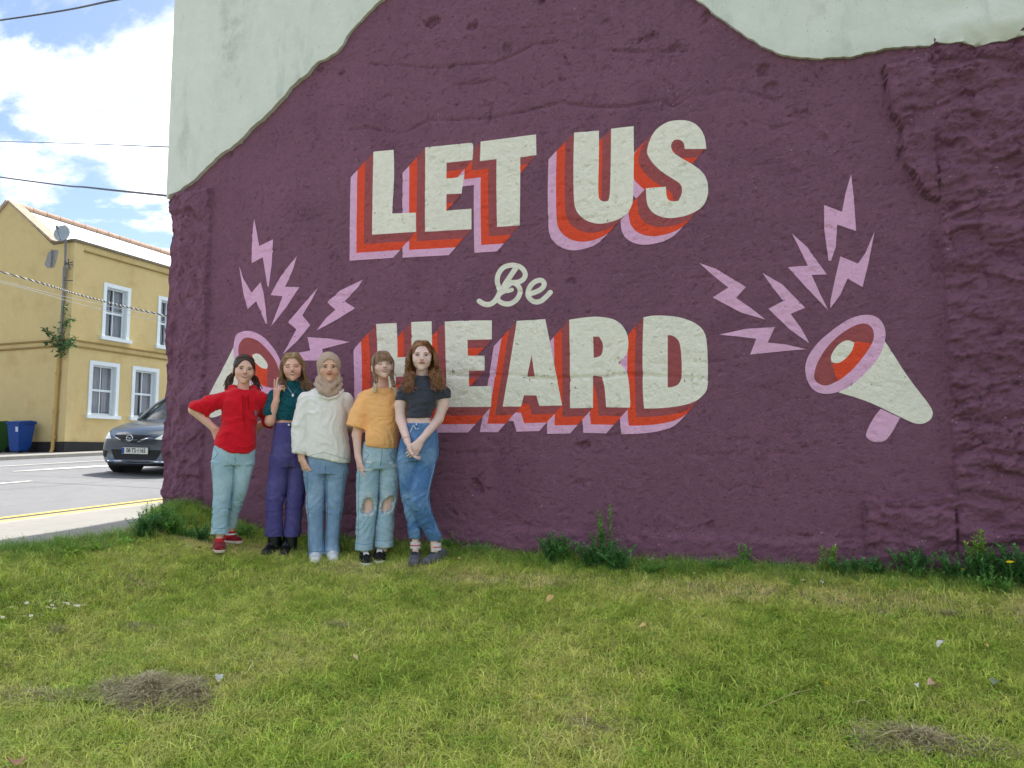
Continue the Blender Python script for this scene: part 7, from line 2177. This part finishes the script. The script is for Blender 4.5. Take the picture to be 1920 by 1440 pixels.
def src(me, mat):
    me.materials.append(mat); o = bpy.data.objects.new(me.name, me); hid.objects.link(o); return o
for k in range(6): src(grass_clump('clump', 900+k, 15, .022, .066, .036, .0020, 1.45), M_GRASS)
def clover(name, seed):
    rn = random.Random(seed); V = []; F = []
    for i in range(7):
        a0 = rn.uniform(0, 6.28); r = rn.uniform(0, .03); cx_, cy_, z = math.cos(a0)*r, math.sin(a0)*r, rn.uniform(.014, .030)
        for k in range(3):
            a = a0 + k*2.094; c, s = math.cos(a), math.sin(a); L = rn.uniform(.007, .011); w = L*.5; b = len(V)
            V += [(cx_, cy_, z), (cx_+c*L*.6-s*w, cy_+s*L*.6+c*w, z+.002), (cx_+c*L, cy_+s*L, z+.001), (cx_+c*L*.6+s*w, cy_+s*L*.6-c*w, z+.002)]; F += [(b, b+1, b+2, b+3)]
    me = bpy.data.meshes.new(name); me.from_pydata(V, [], F); me.update(); return me
src(clover('clover', 5), M_LEAFL)
for k in range(2): src(grass_clump('clump_long', 940+k, 7, .055, .10, .05, .0018, 1.6), M_GRASS)
def scatter(name, target_mesh, coll, density, seed, smin, smax, mat, dens_attr=None, label=None, cat=None, tilt=.25):
    ng = bpy.data.node_groups.new(name + '_scatter', 'GeometryNodeTree')
    ng.interface.new_socket('Geometry', in_out='INPUT', socket_type='NodeSocketGeometry')
    ng.interface.new_socket('Geometry', in_out='OUTPUT', socket_type='NodeSocketGeometry')
    N, Lk = ng.nodes, ng.links
    gi, go = N.new('NodeGroupInput'), N.new('NodeGroupOutput')
    dp_ = N.new('GeometryNodeDistributePointsOnFaces'); dp_.inputs['Density'].default_value = density; dp_.inputs['Seed'].default_value = seed
    Lk.new(gi.outputs[0], dp_.inputs['Mesh'])
    if dens_attr:
        at = N.new('GeometryNodeInputNamedAttribute'); at.data_type = 'FLOAT'; at.inputs['Name'].default_value = dens_attr
        mu = N.new('ShaderNodeMath'); mu.operation = 'MULTIPLY'; mu.inputs[1].default_value = density
        Lk.new(at.outputs['Attribute'], mu.inputs[0]); Lk.new(mu.outputs[0], dp_.inputs['Density'])
    ci = N.new('GeometryNodeCollectionInfo'); ci.inputs['Collection'].default_value = coll
    ci.inputs['Separate Children'].default_value = True; ci.inputs['Reset Children'].default_value = True
    ip = N.new('GeometryNodeInstanceOnPoints'); ip.inputs['Pick Instance'].default_value = True
    Lk.new(dp_.outputs['Points'], ip.inputs['Points']); Lk.new(ci.outputs[0], ip.inputs['Instance'])
    rv = N.new('FunctionNodeRandomValue'); rv.data_type = 'FLOAT_VECTOR'
    rv.inputs['Min'].default_value = (-tilt, -tilt, 0); rv.inputs['Max'].default_value = (tilt, tilt, 6.283)
    Lk.new(rv.outputs[0], ip.inputs['Rotation'])
    rs = N.new('FunctionNodeRandomValue'); rs.data_type = 'FLOAT'
    fl = [x for x in rs.inputs if x.enabled] if False else rs.inputs
    rs.inputs[2].default_value = smin; rs.inputs[3].default_value = smax; rs.inputs['Seed'].default_value = seed + 5
    Lk.new(rs.outputs[1], ip.inputs['Scale'])
    Lk.new(ip.outputs[0], go.inputs[0])
    o = link(name, target_mesh, None, mat); o['kind'] = 'stuff'
    md = o.modifiers.new('scatter', 'NODES'); md.node_group = ng
    if label: o['label'] = label
    if cat: o['category'] = cat
    return o
# emitter sheet under the visible lawn, slightly below the lawn surface; density falls where the camera cannot look
def emitter(x0, x1, y0, y1, nx, ny, df):
    xs = np.linspace(x0, x1, nx); ys = np.linspace(y0, y1, ny); X, Y = np.meshgrid(xs, ys); Z = z_lawn(X, Y) - .001
    V = np.stack([X.ravel(), Y.ravel(), Z.ravel()], 1); i = np.arange(len(V)).reshape(X.shape)
    F = np.stack([i[:-1,:-1].ravel(), i[:-1,1:].ravel(), i[1:,1:].ravel(), i[1:,:-1].ravel()], 1)
    me = mesh_np('emitter', V, F, True)
    at = me.attributes.new('dens', 'FLOAT', 'POINT'); at.data.foreach_set('value', np.clip(df(X, Y), 0, 2.5).astype(np.float32).ravel()); return me
def vis(X, Y, m=.35):
    """lawn near the camera's view (with a margin for a step to the side)"""
    a = X*math.cos(YAW) + (Y - CAM.y)*math.sin(YAW); b = -X*math.sin(YAW) + (Y - CAM.y)*math.cos(YAW)
    return (b > 1.9) & (np.abs(a) < b*.70 + m + .5)
def feet_clear(X, Y):
    return np.ones(X.shape)
def dens_lawn(X, Y):
    d = .72 + .5*fbm(X*1.7, Y*1.7, 3, 601)
    d = d * vis(X, Y) * sstep(X - edge_x_lawn(Y), -.02, .10) * (Y < -.02)
    pile = np.exp(-((X-PILE.x)/.42)**2 - ((Y-PILE.y)/.20)**2); d = d*(1 - .75*pile); return d*(1 - .55*np.exp(-((Y+.62+.1*np.sin(X*2))/.14)**2)*sstep(X, -3.6, -2.6))
PILE = on_ground(295, 1302, z_lawn)
em = emitter(-6.0, 5.0, -4.4, 0.02, 220, 100, dens_lawn)
grass = scatter('grass', em, hid, 3400, 3, .55, 1.15, M_GRASS, 'dens', 'short mown green lawn grass with yellowed patches', 'grass')
# longer blades in the shelter of the wall and along the pavement
hid2 = bpy.data.collections.new('long_grass_sources')
M_LONG = grass_mat('long_grass_blades', [(0.0, lin(96, 142, 62)), (.4, lin(134, 172, 78)), (.75, lin(160, 176, 96)), (.95, lin(196, 186, 128))])
for k in range(5):
    me = grass_clump('tuft', 950+k, 22, .05, .15, .035, .0017, 1.0); me.materials.append(M_LONG); o = bpy.data.objects.new(me.name, me); hid2.objects.link(o)
def dens_long(X, Y):
    wall = sstep(Y, -.50 + .14*fbm(X*2, X*0, 3, 611), -.10) * (.6 + .7*fbm(X*2.2, Y*3, 3, 612)) 
    left = np.exp(-((X - edge_x_lawn(Y) - .20)/.20)**2) * sstep(Y, -2.6, -1.2) * .8
    return np.clip(np.maximum(wall, left), 0, 1) * vis(X, Y, .6) * (Y < -.03) * (X > edge_x_lawn(Y) - .02)
em2 = emitter(-6.0, 3.2, -3.2, 0.0, 260, 110, dens_long)
lg = scatter('long_grass', em2, hid2, 1000, 8, .5, 1.1, M_LONG, 'dens', 'longer unmown grass along the foot of the wall and pavement edge', 'grass', .35)
# scattered single long blades and straw over the lawn
hid3 = bpy.data.collections.new('straw_sources')
for k in range(4):
    me = grass_clump('straw', 970+k, 4, .012, .03, .04, .0011, 3.2); me.materials.append(M_STRAW); o = bpy.data.objects.new(me.name, me); hid3.objects.link(o)
def dens_straw(X, Y):
    return (sstep(fbm(X*1.3 + 3, Y*1.6, 4, 621), -.05, .35) + 2.2*np.exp(-((Y+.62+.1*np.sin(X*2))/.16)**2)*sstep(X, -3.6, -2.6)) * vis(X, Y) * (X > edge_x_lawn(Y)) * (Y < -.05)
em3 = emitter(-6.0, 4.6, -4.2, -.03, 180, 90, dens_straw)
scatter('dry_clippings', em3, hid3, 1500, 12, .6, 1.3, M_STRAW, 'dens', 'dry straw-coloured clippings strewn between the green blades', 'clippings', .5)
# ---- heaps of dead mown grass
def heap(px, py, rx, ry, h, n, seed, label, mats=(None,)):
    c = on_ground(px, py, z_lawn); rn = random.Random(seed); V = []; F = []
    for i in range(n):
        a = rn.uniform(0, 6.283); r = rn.random()**.6*(.82 + .26*math.sin(3*a+seed) + .16*math.sin(7*a+seed*2)); x = c.x + math.cos(a)*r*rx; y = c.y + math.sin(a)*r*ry
        t = 1 - r; z = float(z_lawn(x, y)) + .012 + h*t*rn.random()**.6*(1+.6*math.sin(x*23+y*17))
        b = rn.uniform(0, 6.283); L = rn.uniform(.025, .085); el = rn.uniform(-.25, .35); w = rn.uniform(.0011, .0022)
        d = Vector((math.cos(b)*math.cos(el), math.sin(b)*math.cos(el), math.sin(el))); s_ = Vector((-math.sin(b), math.cos(b), 0))*w
        p = Vector((x, y, z)); q = p + d*L*.5 + Vector((0, 0, rn.uniform(-.004, .010))); e = p + d*L + s_*rn.uniform(-6, 6)
        k = len(V); V += [p - s_, p + s_, q + s_, q - s_, e]; F += [(k, k+1, k+2, k+3), (k+3, k+2, k+4)]
    o = link('grass_heap', mesh_np('grass_heap', V, F), None, M_HEAP)
    tag(o, label, 'clippings', 'heaps of dead mown grass', 'stuff'); return o
M_HEAP = leaf_mat('dead_clippings', (190, 180, 142), .2)
heap(295, 1300, .40, .17, .050, 5200, 41, 'large heap of grey-brown dead mown grass')
heap(250, 1322, .22, .10, .03, 1300, 42, 'spill of dead grass at the left foot of the large heap')
heap(70, 1312, .34, .10, .016, 1000, 43, 'thin scatter of dead grass left of the large heap')
heap(265, 1182, .20, .06, .014, 500, 44, 'small dead grass patch above the large heap')
heap(640, 1180, .16, .05, .016, 420, 45, 'small dead grass patch in the mid lawn')
heap(1740, 1400, .34, .12, .028, 2400, 46, 'dead grass heap at the bottom right of the lawn')
heap(110, 1188, .10, .04, .014, 260, 47, 'tiny dead grass patch at the left side of the lawn')
heap(1775, 1158, .08, .04, .014, 260, 48, 'dark little clod of dead grass at the right side')
heap(260, 1095, .22, .05, .014, 600, 49, 'dead grass streak below the first woman')
heap(1120, 1370, .22, .09, .014, 500, 50, 'faint dead grass patch at the bottom centre')
# ---- weeds along the wall
def weed(px, py, kind, h, label, seed, r=.12, cat='weed', grp='weeds along the foot of the wall', mat=None, n=None, dy=None):
    rn = random.Random(seed)
    c = on_ground(px, py, z_lawn); c.y = min(c.y, -.05); c.z = float(z_lawn(c.x, c.y))
    o = empty('weed', c); tag(o, label, cat, grp)
    st = MB(); anch = []; V = []; F = []
    mat = mat or M_LEAFD
    ns = {'bush': 22, 'spire': 6, 'low': 16, 'rosette': 9}[kind]; r *= 1.3; h *= 1.25
    for i in range(ns):
        a = rn.uniform(0, 6.283); lean = rn.uniform(.15, 1.0)*r
        if kind == 'spire': lean *= .35
        hh = h*rn.uniform(.55, 1.0) if i else h
        if kind == 'low': hh *= .7
        p0 = Vector((rn.gauss(0, r*.15), rn.gauss(0, r*.1), 0)); p2 = p0 + Vector((math.cos(a)*lean, math.sin(a)*lean*.6 - .02, hh)); p1 = (p0+p2)/2 + Vector((0, 0, hh*.12))
        if i == 0: p2 = p0 + Vector((rn.gauss(0, .01), -.02, h)); p1 = (p0+p2)/2
        st.tube([p0, p1, p2], [.0026, .002, .0012], 4)
        m = max(6, int(hh/.008))
        for k in range(m):
            t = (k+.5)/m; q = p0.lerp(p1, t*2) if t < .5 else p1.lerp(p2, t*2-1)
            for _ in range(3 if kind != 'rosette' else 1):
                b = rn.uniform(0, 6.283); el = rn.uniform(-.1, .9); L = (.028 + .022*rn.random())*(1.15 - .55*t)*(h/.2)**.3 * (1.6 if kind == 'rosette' else 1)
                d = Vector((math.cos(b)*math.cos(el), math.sin(b)*math.cos(el), math.sin(el)))
                s_ = d.cross(Vector((0, 0, 1))).normalized()*L*(.15 if kind != 'rosette' else .25)
                x = len(V); V += [q, q + d*L*.5 + s_, q + d*L, q + d*L*.5 - s_]; F += [(x, x+1, x+2), (x, x+2, x+3)]
    st.build('stem', M_LEAFD, o, True)['kind'] = 'stuff'
    lo = link('leaves', mesh_np('leaves', V, F), o, mat); lo['kind'] = 'stuff'
    return o
weed(1128, 1060, 'spire', .34, 'tall feathery green weed standing highest at the wall', 71, .10, mat=M_LEAF)
weed(1110, 1066, 'bush', .17, 'bushy weed around the foot of the tall feathery one', 72, .17)
weed(1160, 1072, 'bush', .15, 'dark low weed just right of the tall feathery one', 73, .15)
weed(1040, 1056, 'bush', .18, 'rounded green weed bush left of the tall feathery one', 74, .14)
weed(1055, 1058, 'bush', .13, 'grey-green weed leaning against the rounded bush', 75, .10, mat=M_LEAF)
weed(1215, 1078, 'low', .10, 'low spreading weed right of the dark one', 76, .14, mat=M_LEAF)
for i, (x_, y_, k_, h_, lab) in enumerate([
    (1395, 1066, 'spire', .13, 'small upright weed by the wall under the D'), (1350, 1070, 'low', .08, 'low ragged weed left of the small upright one'),
    (1560, 1080, 'spire', .15, 'upright weed left of the lower right rubble patch'), (1590, 1084, 'bush', .11, 'small bush weed at the corner of the rubble patch'),
    (1640, 1082, 'bush', .10, 'leafy weed under the middle of the rubble patch'), (1712, 1086, 'bush', .16, 'pointed bushy weed under the right of the rubble patch'),
    (1745, 1090, 'low', .11, 'spreading weed right of the pointed bushy one'), (1790, 1094, 'bush', .15, 'dense weed below the seam in the wall'),
    (1838, 1096, 'spire', .26, 'tall thin weed with yellow tips near the right edge'), (1850, 1100, 'bush', .17, 'leafy clump at the foot of the tall thin weed'),
    (1895, 1104, 'bush', .21, 'dark green bush at the right edge of the picture'), (1925, 1108, 'bush', .22, 'dark bush cut by the right edge'),
    (1870, 1116, 'low', .13, 'low leafy weed in front of the right edge bush'), (1480, 1072, 'low', .07, 'flat weed among the flints by the wall'),
    (1270, 1066, 'low', .06, 'flat weed under the R')]):
    weed(x_, y_, k_, h_, lab, 80+i, .12, mat=(M_LEAF, M_LEAFD, M_LEAFL)[i % 3 if k_ != 'bush' else 1])
for i, (x_, y_, k_, h_, lab, mt_) in enumerate([
    (268, 1012, 'bush', .17, 'dark spiky weed at the pavement corner left of the wall', M_LEAFD), (292, 1004, 'bush', .15, 'dark weed right of the spiky one at the corner', M_LEAFD),
    (283, 990, 'spire', .17, 'bright green sprig on the corner of the wall', M_LEAFL), (305, 992, 'bush', .16, 'broad leafed green weed against the wall corner', M_LEAF),
    (325, 1008, 'bush', .15, 'grassy weed in front of the wall corner', M_LEAF), (352, 1012, 'low', .13, 'withered tangled weed behind the red trainers', M_LEAF),
    (378, 1018, 'bush', .12, 'dense green weed beside the red trainers', M_LEAFD), (236, 1022, 'rosette', .05, 'small light green rosette at the pavement edge', M_LEAFL),
    (180, 1036, 'low', .08, 'low bright weed along the pavement edge', M_LEAFL), (130, 1042, 'low', .07, 'creeping bright weed further left along the pavement', M_LEAFL),
    (460, 1012, 'bush', .10, 'weed behind the second red trainer', M_LEAF), (640, 1022, 'low', .09, 'weed between the white shoes and the braided woman', M_LEAFD), (850, 1030, 'low', .12, 'weed right of the grey trainers', M_LEAF), (900, 1036, 'low', .09, 'low weed under the E of the mural', M_LEAFD)]):
    weed(x_, y_, k_, h_, lab, 120+i, .12, mat=mt_)
# ---- daisies, dandelions, leaves and bits on the lawn
M_PET = simple('daisy_petals', (232, 232, 228), .6, var=.05); M_YELF = simple('dandelion_yellow', (236, 206, 20), .6, var=.1)
def flower_mesh(n, r, cup, seed):
    rn = random.Random(seed); mb = MB()
    for k in range(n):
        a = 2*math.pi*k/n + rn.uniform(-.1, .1); c, s = math.cos(a), math.sin(a); w = r*.22
        mb.add([(c*r*.15, s*r*.15, 0), (c*r*.7 - s*w, s*r*.7 + c*w, cup*.7), (c*r, s*r, cup), (c*r*.7 + s*w, s*r*.7 - c*w, cup*.7)], [(0, 1, 2, 3)])
    return mb
def flower(px, py, label, grp, r=.011, mats=None, h=.045, seed=0, n=12, name='daisy'):
    c = on_ground(px, py, lambda x, y: z_lawn(x, y) + h); rn = random.Random(seed); c.z = float(z_lawn(c.x, c.y))
    o = empty(name, c, rn.uniform(0, 6)); tag(o, label, 'flower', grp)
    M = Matrix.Translation((0, 0, h)) @ Matrix.Rotation(rn.uniform(.1, .7), 4, 'X')
    mb = flower_mesh(n, r, .003, seed); mb.v = [tuple(M @ Vector(v)) for v in mb.v]; mb.build('petals', mats or M_PET, o)
    m2 = MB(); m2.tube([M @ Vector((0, 0, -.001)), M @ Vector((0, 0, .003))], r*.32, 8); m2.build('flower_centre', M_YELF, o)
    m3 = MB(); m3.tube([(0, 0, 0), (0.002, 0, h*.5), (0, 0, h)], .0009, 4); m3.build('stalk', M_LEAF, o)
    return o
rn = random.Random(77)
daisies = [(42,1128),(50,1131),(95,1127),(98,1135),(102,1141),(110,1133),(116,1137),(121,1130),(127,1132),(131,1128),(62,1130),(66,1134),(135,1137),(141,1136),(147,1136),(156,1135),(90,1139),(79,1154),(58,1155),(45,1156),(60,1160),(5,1158),(22,1139),(105,1127),(73,1131)]
for i, (x_, y_) in enumerate(daisies):
    flower(x_, y_, 'white daisy in the patch of daisies at the left of the lawn', 'daisies in the left patch', .012 if i != 17 else .016, seed=i, h=.04 + .01*(i % 3))
for i, (x_, y_, lab) in enumerate([(189,1238,'lone white daisy above the large heap of dead grass'), (1238,1123,'lone white daisy in the lawn right of centre'), (1302,1075,'white daisy close to the wall under the D'), (1479,1096,'white daisy near the wall left of the rubble patch'), (1506,1088,'small white daisy at the edge of the weeds'), (1541,1091,'white daisy beside the upright weed')]):
    flower(x_, y_, lab, None, .012, seed=50+i)
flower(1550, 1281, 'single yellow dandelion in the right part of the lawn', None, .016, M_YELF, seed=60, n=18, name='dandelion', h=.05)
flower(350, 1273, 'tiny yellow flower on the edge of the large dead grass heap', None, .009, M_YELF, seed=61, n=12, name='dandelion', h=.04)
flower(1894, 1054, 'yellow dandelion in the weeds at the right edge', None, .022, M_YELF, seed=62, n=18, name='dandelion', h=.20)
flower(1804, 1067, 'small yellow flower in the weeds left of the right edge', None, .014, M_YELF, seed=63, n=12, name='dandelion', h=.12)
flower(1860, 1038, 'pale yellow flower high on the thin weed', None, .010, M_YELF, seed=64, n=12, name='dandelion', h=.2)
def dead_leaf(px, py, L, w, rgb, label, seed, lift=.035, rough=0.7):
    rn = random.Random(seed); c = on_ground(px, py, lambda x, y: z_lawn(x, y) + lift); V = []; F = []; n = 8
    for i in range(n+1):
        t = i/n; ww = w*math.sin(math.pi*min(1, t*.92+.05))**.8; z = .012*math.sin(t*3.1)*rn.uniform(.7, 1.3)
        for s in (-1, 0, 1): V.append(((t-.5)*L, s*ww, z + abs(s)*ww*.45))
    for i in range(n):
        for k in (0, 1): F.append((i*3+k, i*3+k+1, (i+1)*3+k+1, (i+1)*3+k))
    o = link('dead_leaf', mesh_np('dead_leaf', V, F, True), None, simple('leaf_' + str(seed), rgb, rough, var=.2, vs=60))
    o.location = (c.x, c.y, float(z_lawn(c.x, c.y)) + lift); o.rotation_euler = (rn.uniform(-.5, .5), rn.uniform(-.5, .5), rn.uniform(0, 6)); tag(o, label, 'leaf'); return o
dead_leaf(1032, 1124, .075, .020, (206, 172, 112), 'tan dry leaf lying on the lawn below the tall weed', 1).rotation_euler = (.3, -.5, 1.1)
dead_leaf(1208, 1176, .06, .018, (214, 186, 120), 'pale dry leaf in the middle of the lawn', 2)
dead_leaf(860, 1050, .04, .018, (206, 160, 112), 'brown dry leaf by the grey trainers', 3, .05)
dead_leaf(372, 1030, .06, .022, (196, 162, 110), 'dry brown leaf beside the red trainers', 4, .05)
dead_leaf(1748, 1287, .045, .026, (200, 164, 140), 'pinkish curled leaf at the right of the lawn', 5)
dead_leaf(1849, 1213, .07, .010, (206, 186, 96), 'narrow yellow leaf at the right of the lawn', 6)
dead_leaf(1767, 1209, .055, .018, (216, 212, 204), 'crumpled whitish leaf at the right of the lawn', 7, .05)
dead_leaf(664, 1236, .045, .016, (212, 192, 140), 'pale leaf in the lawn below the second woman from the right', 8)
dead_leaf(410, 1272, .05, .018, (200, 202, 192), 'whitish scrap at the right end of the dead grass heap', 9)
dead_leaf(28, 1434, .09, .032, (176, 134, 106), 'brown leaf at the bottom left corner', 10, .045)
dead_leaf(1870, 1282, .05, .026, (128, 142, 112), 'grey-green round leaf at the right edge of the lawn', 12)
dead_leaf(1722, 1288, .02, .010, (224, 222, 216), 'tiny white scrap beside the pinkish leaf', 13)
# flakes of old paint and flint at the wall foot
rn = random.Random(99); mb = MB()
for i in range(420):
    x = rn.choice([rn.uniform(-1.9, 1.6), rn.uniform(-1.0, .9), rn.uniform(-5.0, -3.8)]); y = -.04 - abs(rn.gauss(0, .05)); z = float(z_lawn(x, y)) + .012 + rn.random()*.03
    s_ = rn.uniform(.004, .012); a = rn.uniform(0, 6); M = Matrix.Translation((x, y, z)) @ Matrix.Rotation(a, 4, 'Z') @ Matrix.Rotation(rn.uniform(-.8, .8), 4, 'X')
    mb.add([M @ Vector(v) for v in ((-s_, -s_*.6, 0), (s_*.8, -s_*.5, .001), (s_, s_*.6, 0), (-s_*.5, s_*.7, .002))], [(0, 1, 2, 3)])
o = mb.build('paint_flakes', simple('white_paint_flake', (206, 204, 204), .7, var=.3, vs=90), None); tag(o, 'white flakes of old paint and flint fallen at the foot of the wall', 'debris', None, 'stuff')
for (a, b, c_, d, lab) in ((1430, 1325, 1522, 1292, 'pale dry stalk lying left of the dandelion'), (1640, 1385, 1695, 1370, 'pale dry stalk above the dead grass at bottom right'), (1598, 1317, 1635, 1322, 'thin straw at the right centre of the lawn'), (460, 1238, 475, 1252, 'bent dry straw above and right of the heap')):
    p = on_ground(a, b, lambda x, y: z_lawn(x, y) + .04); q = on_ground(c_, d, lambda x, y: z_lawn(x, y) + .04)
    mid = (p + q)/2 + Vector((.01, .01, .012)); o = MB().tube([p, mid, q], [.0012, .0018, .0012], 5).build('dry_stalk', M_STRAW, None, True); tag(o, lab, 'stalk')
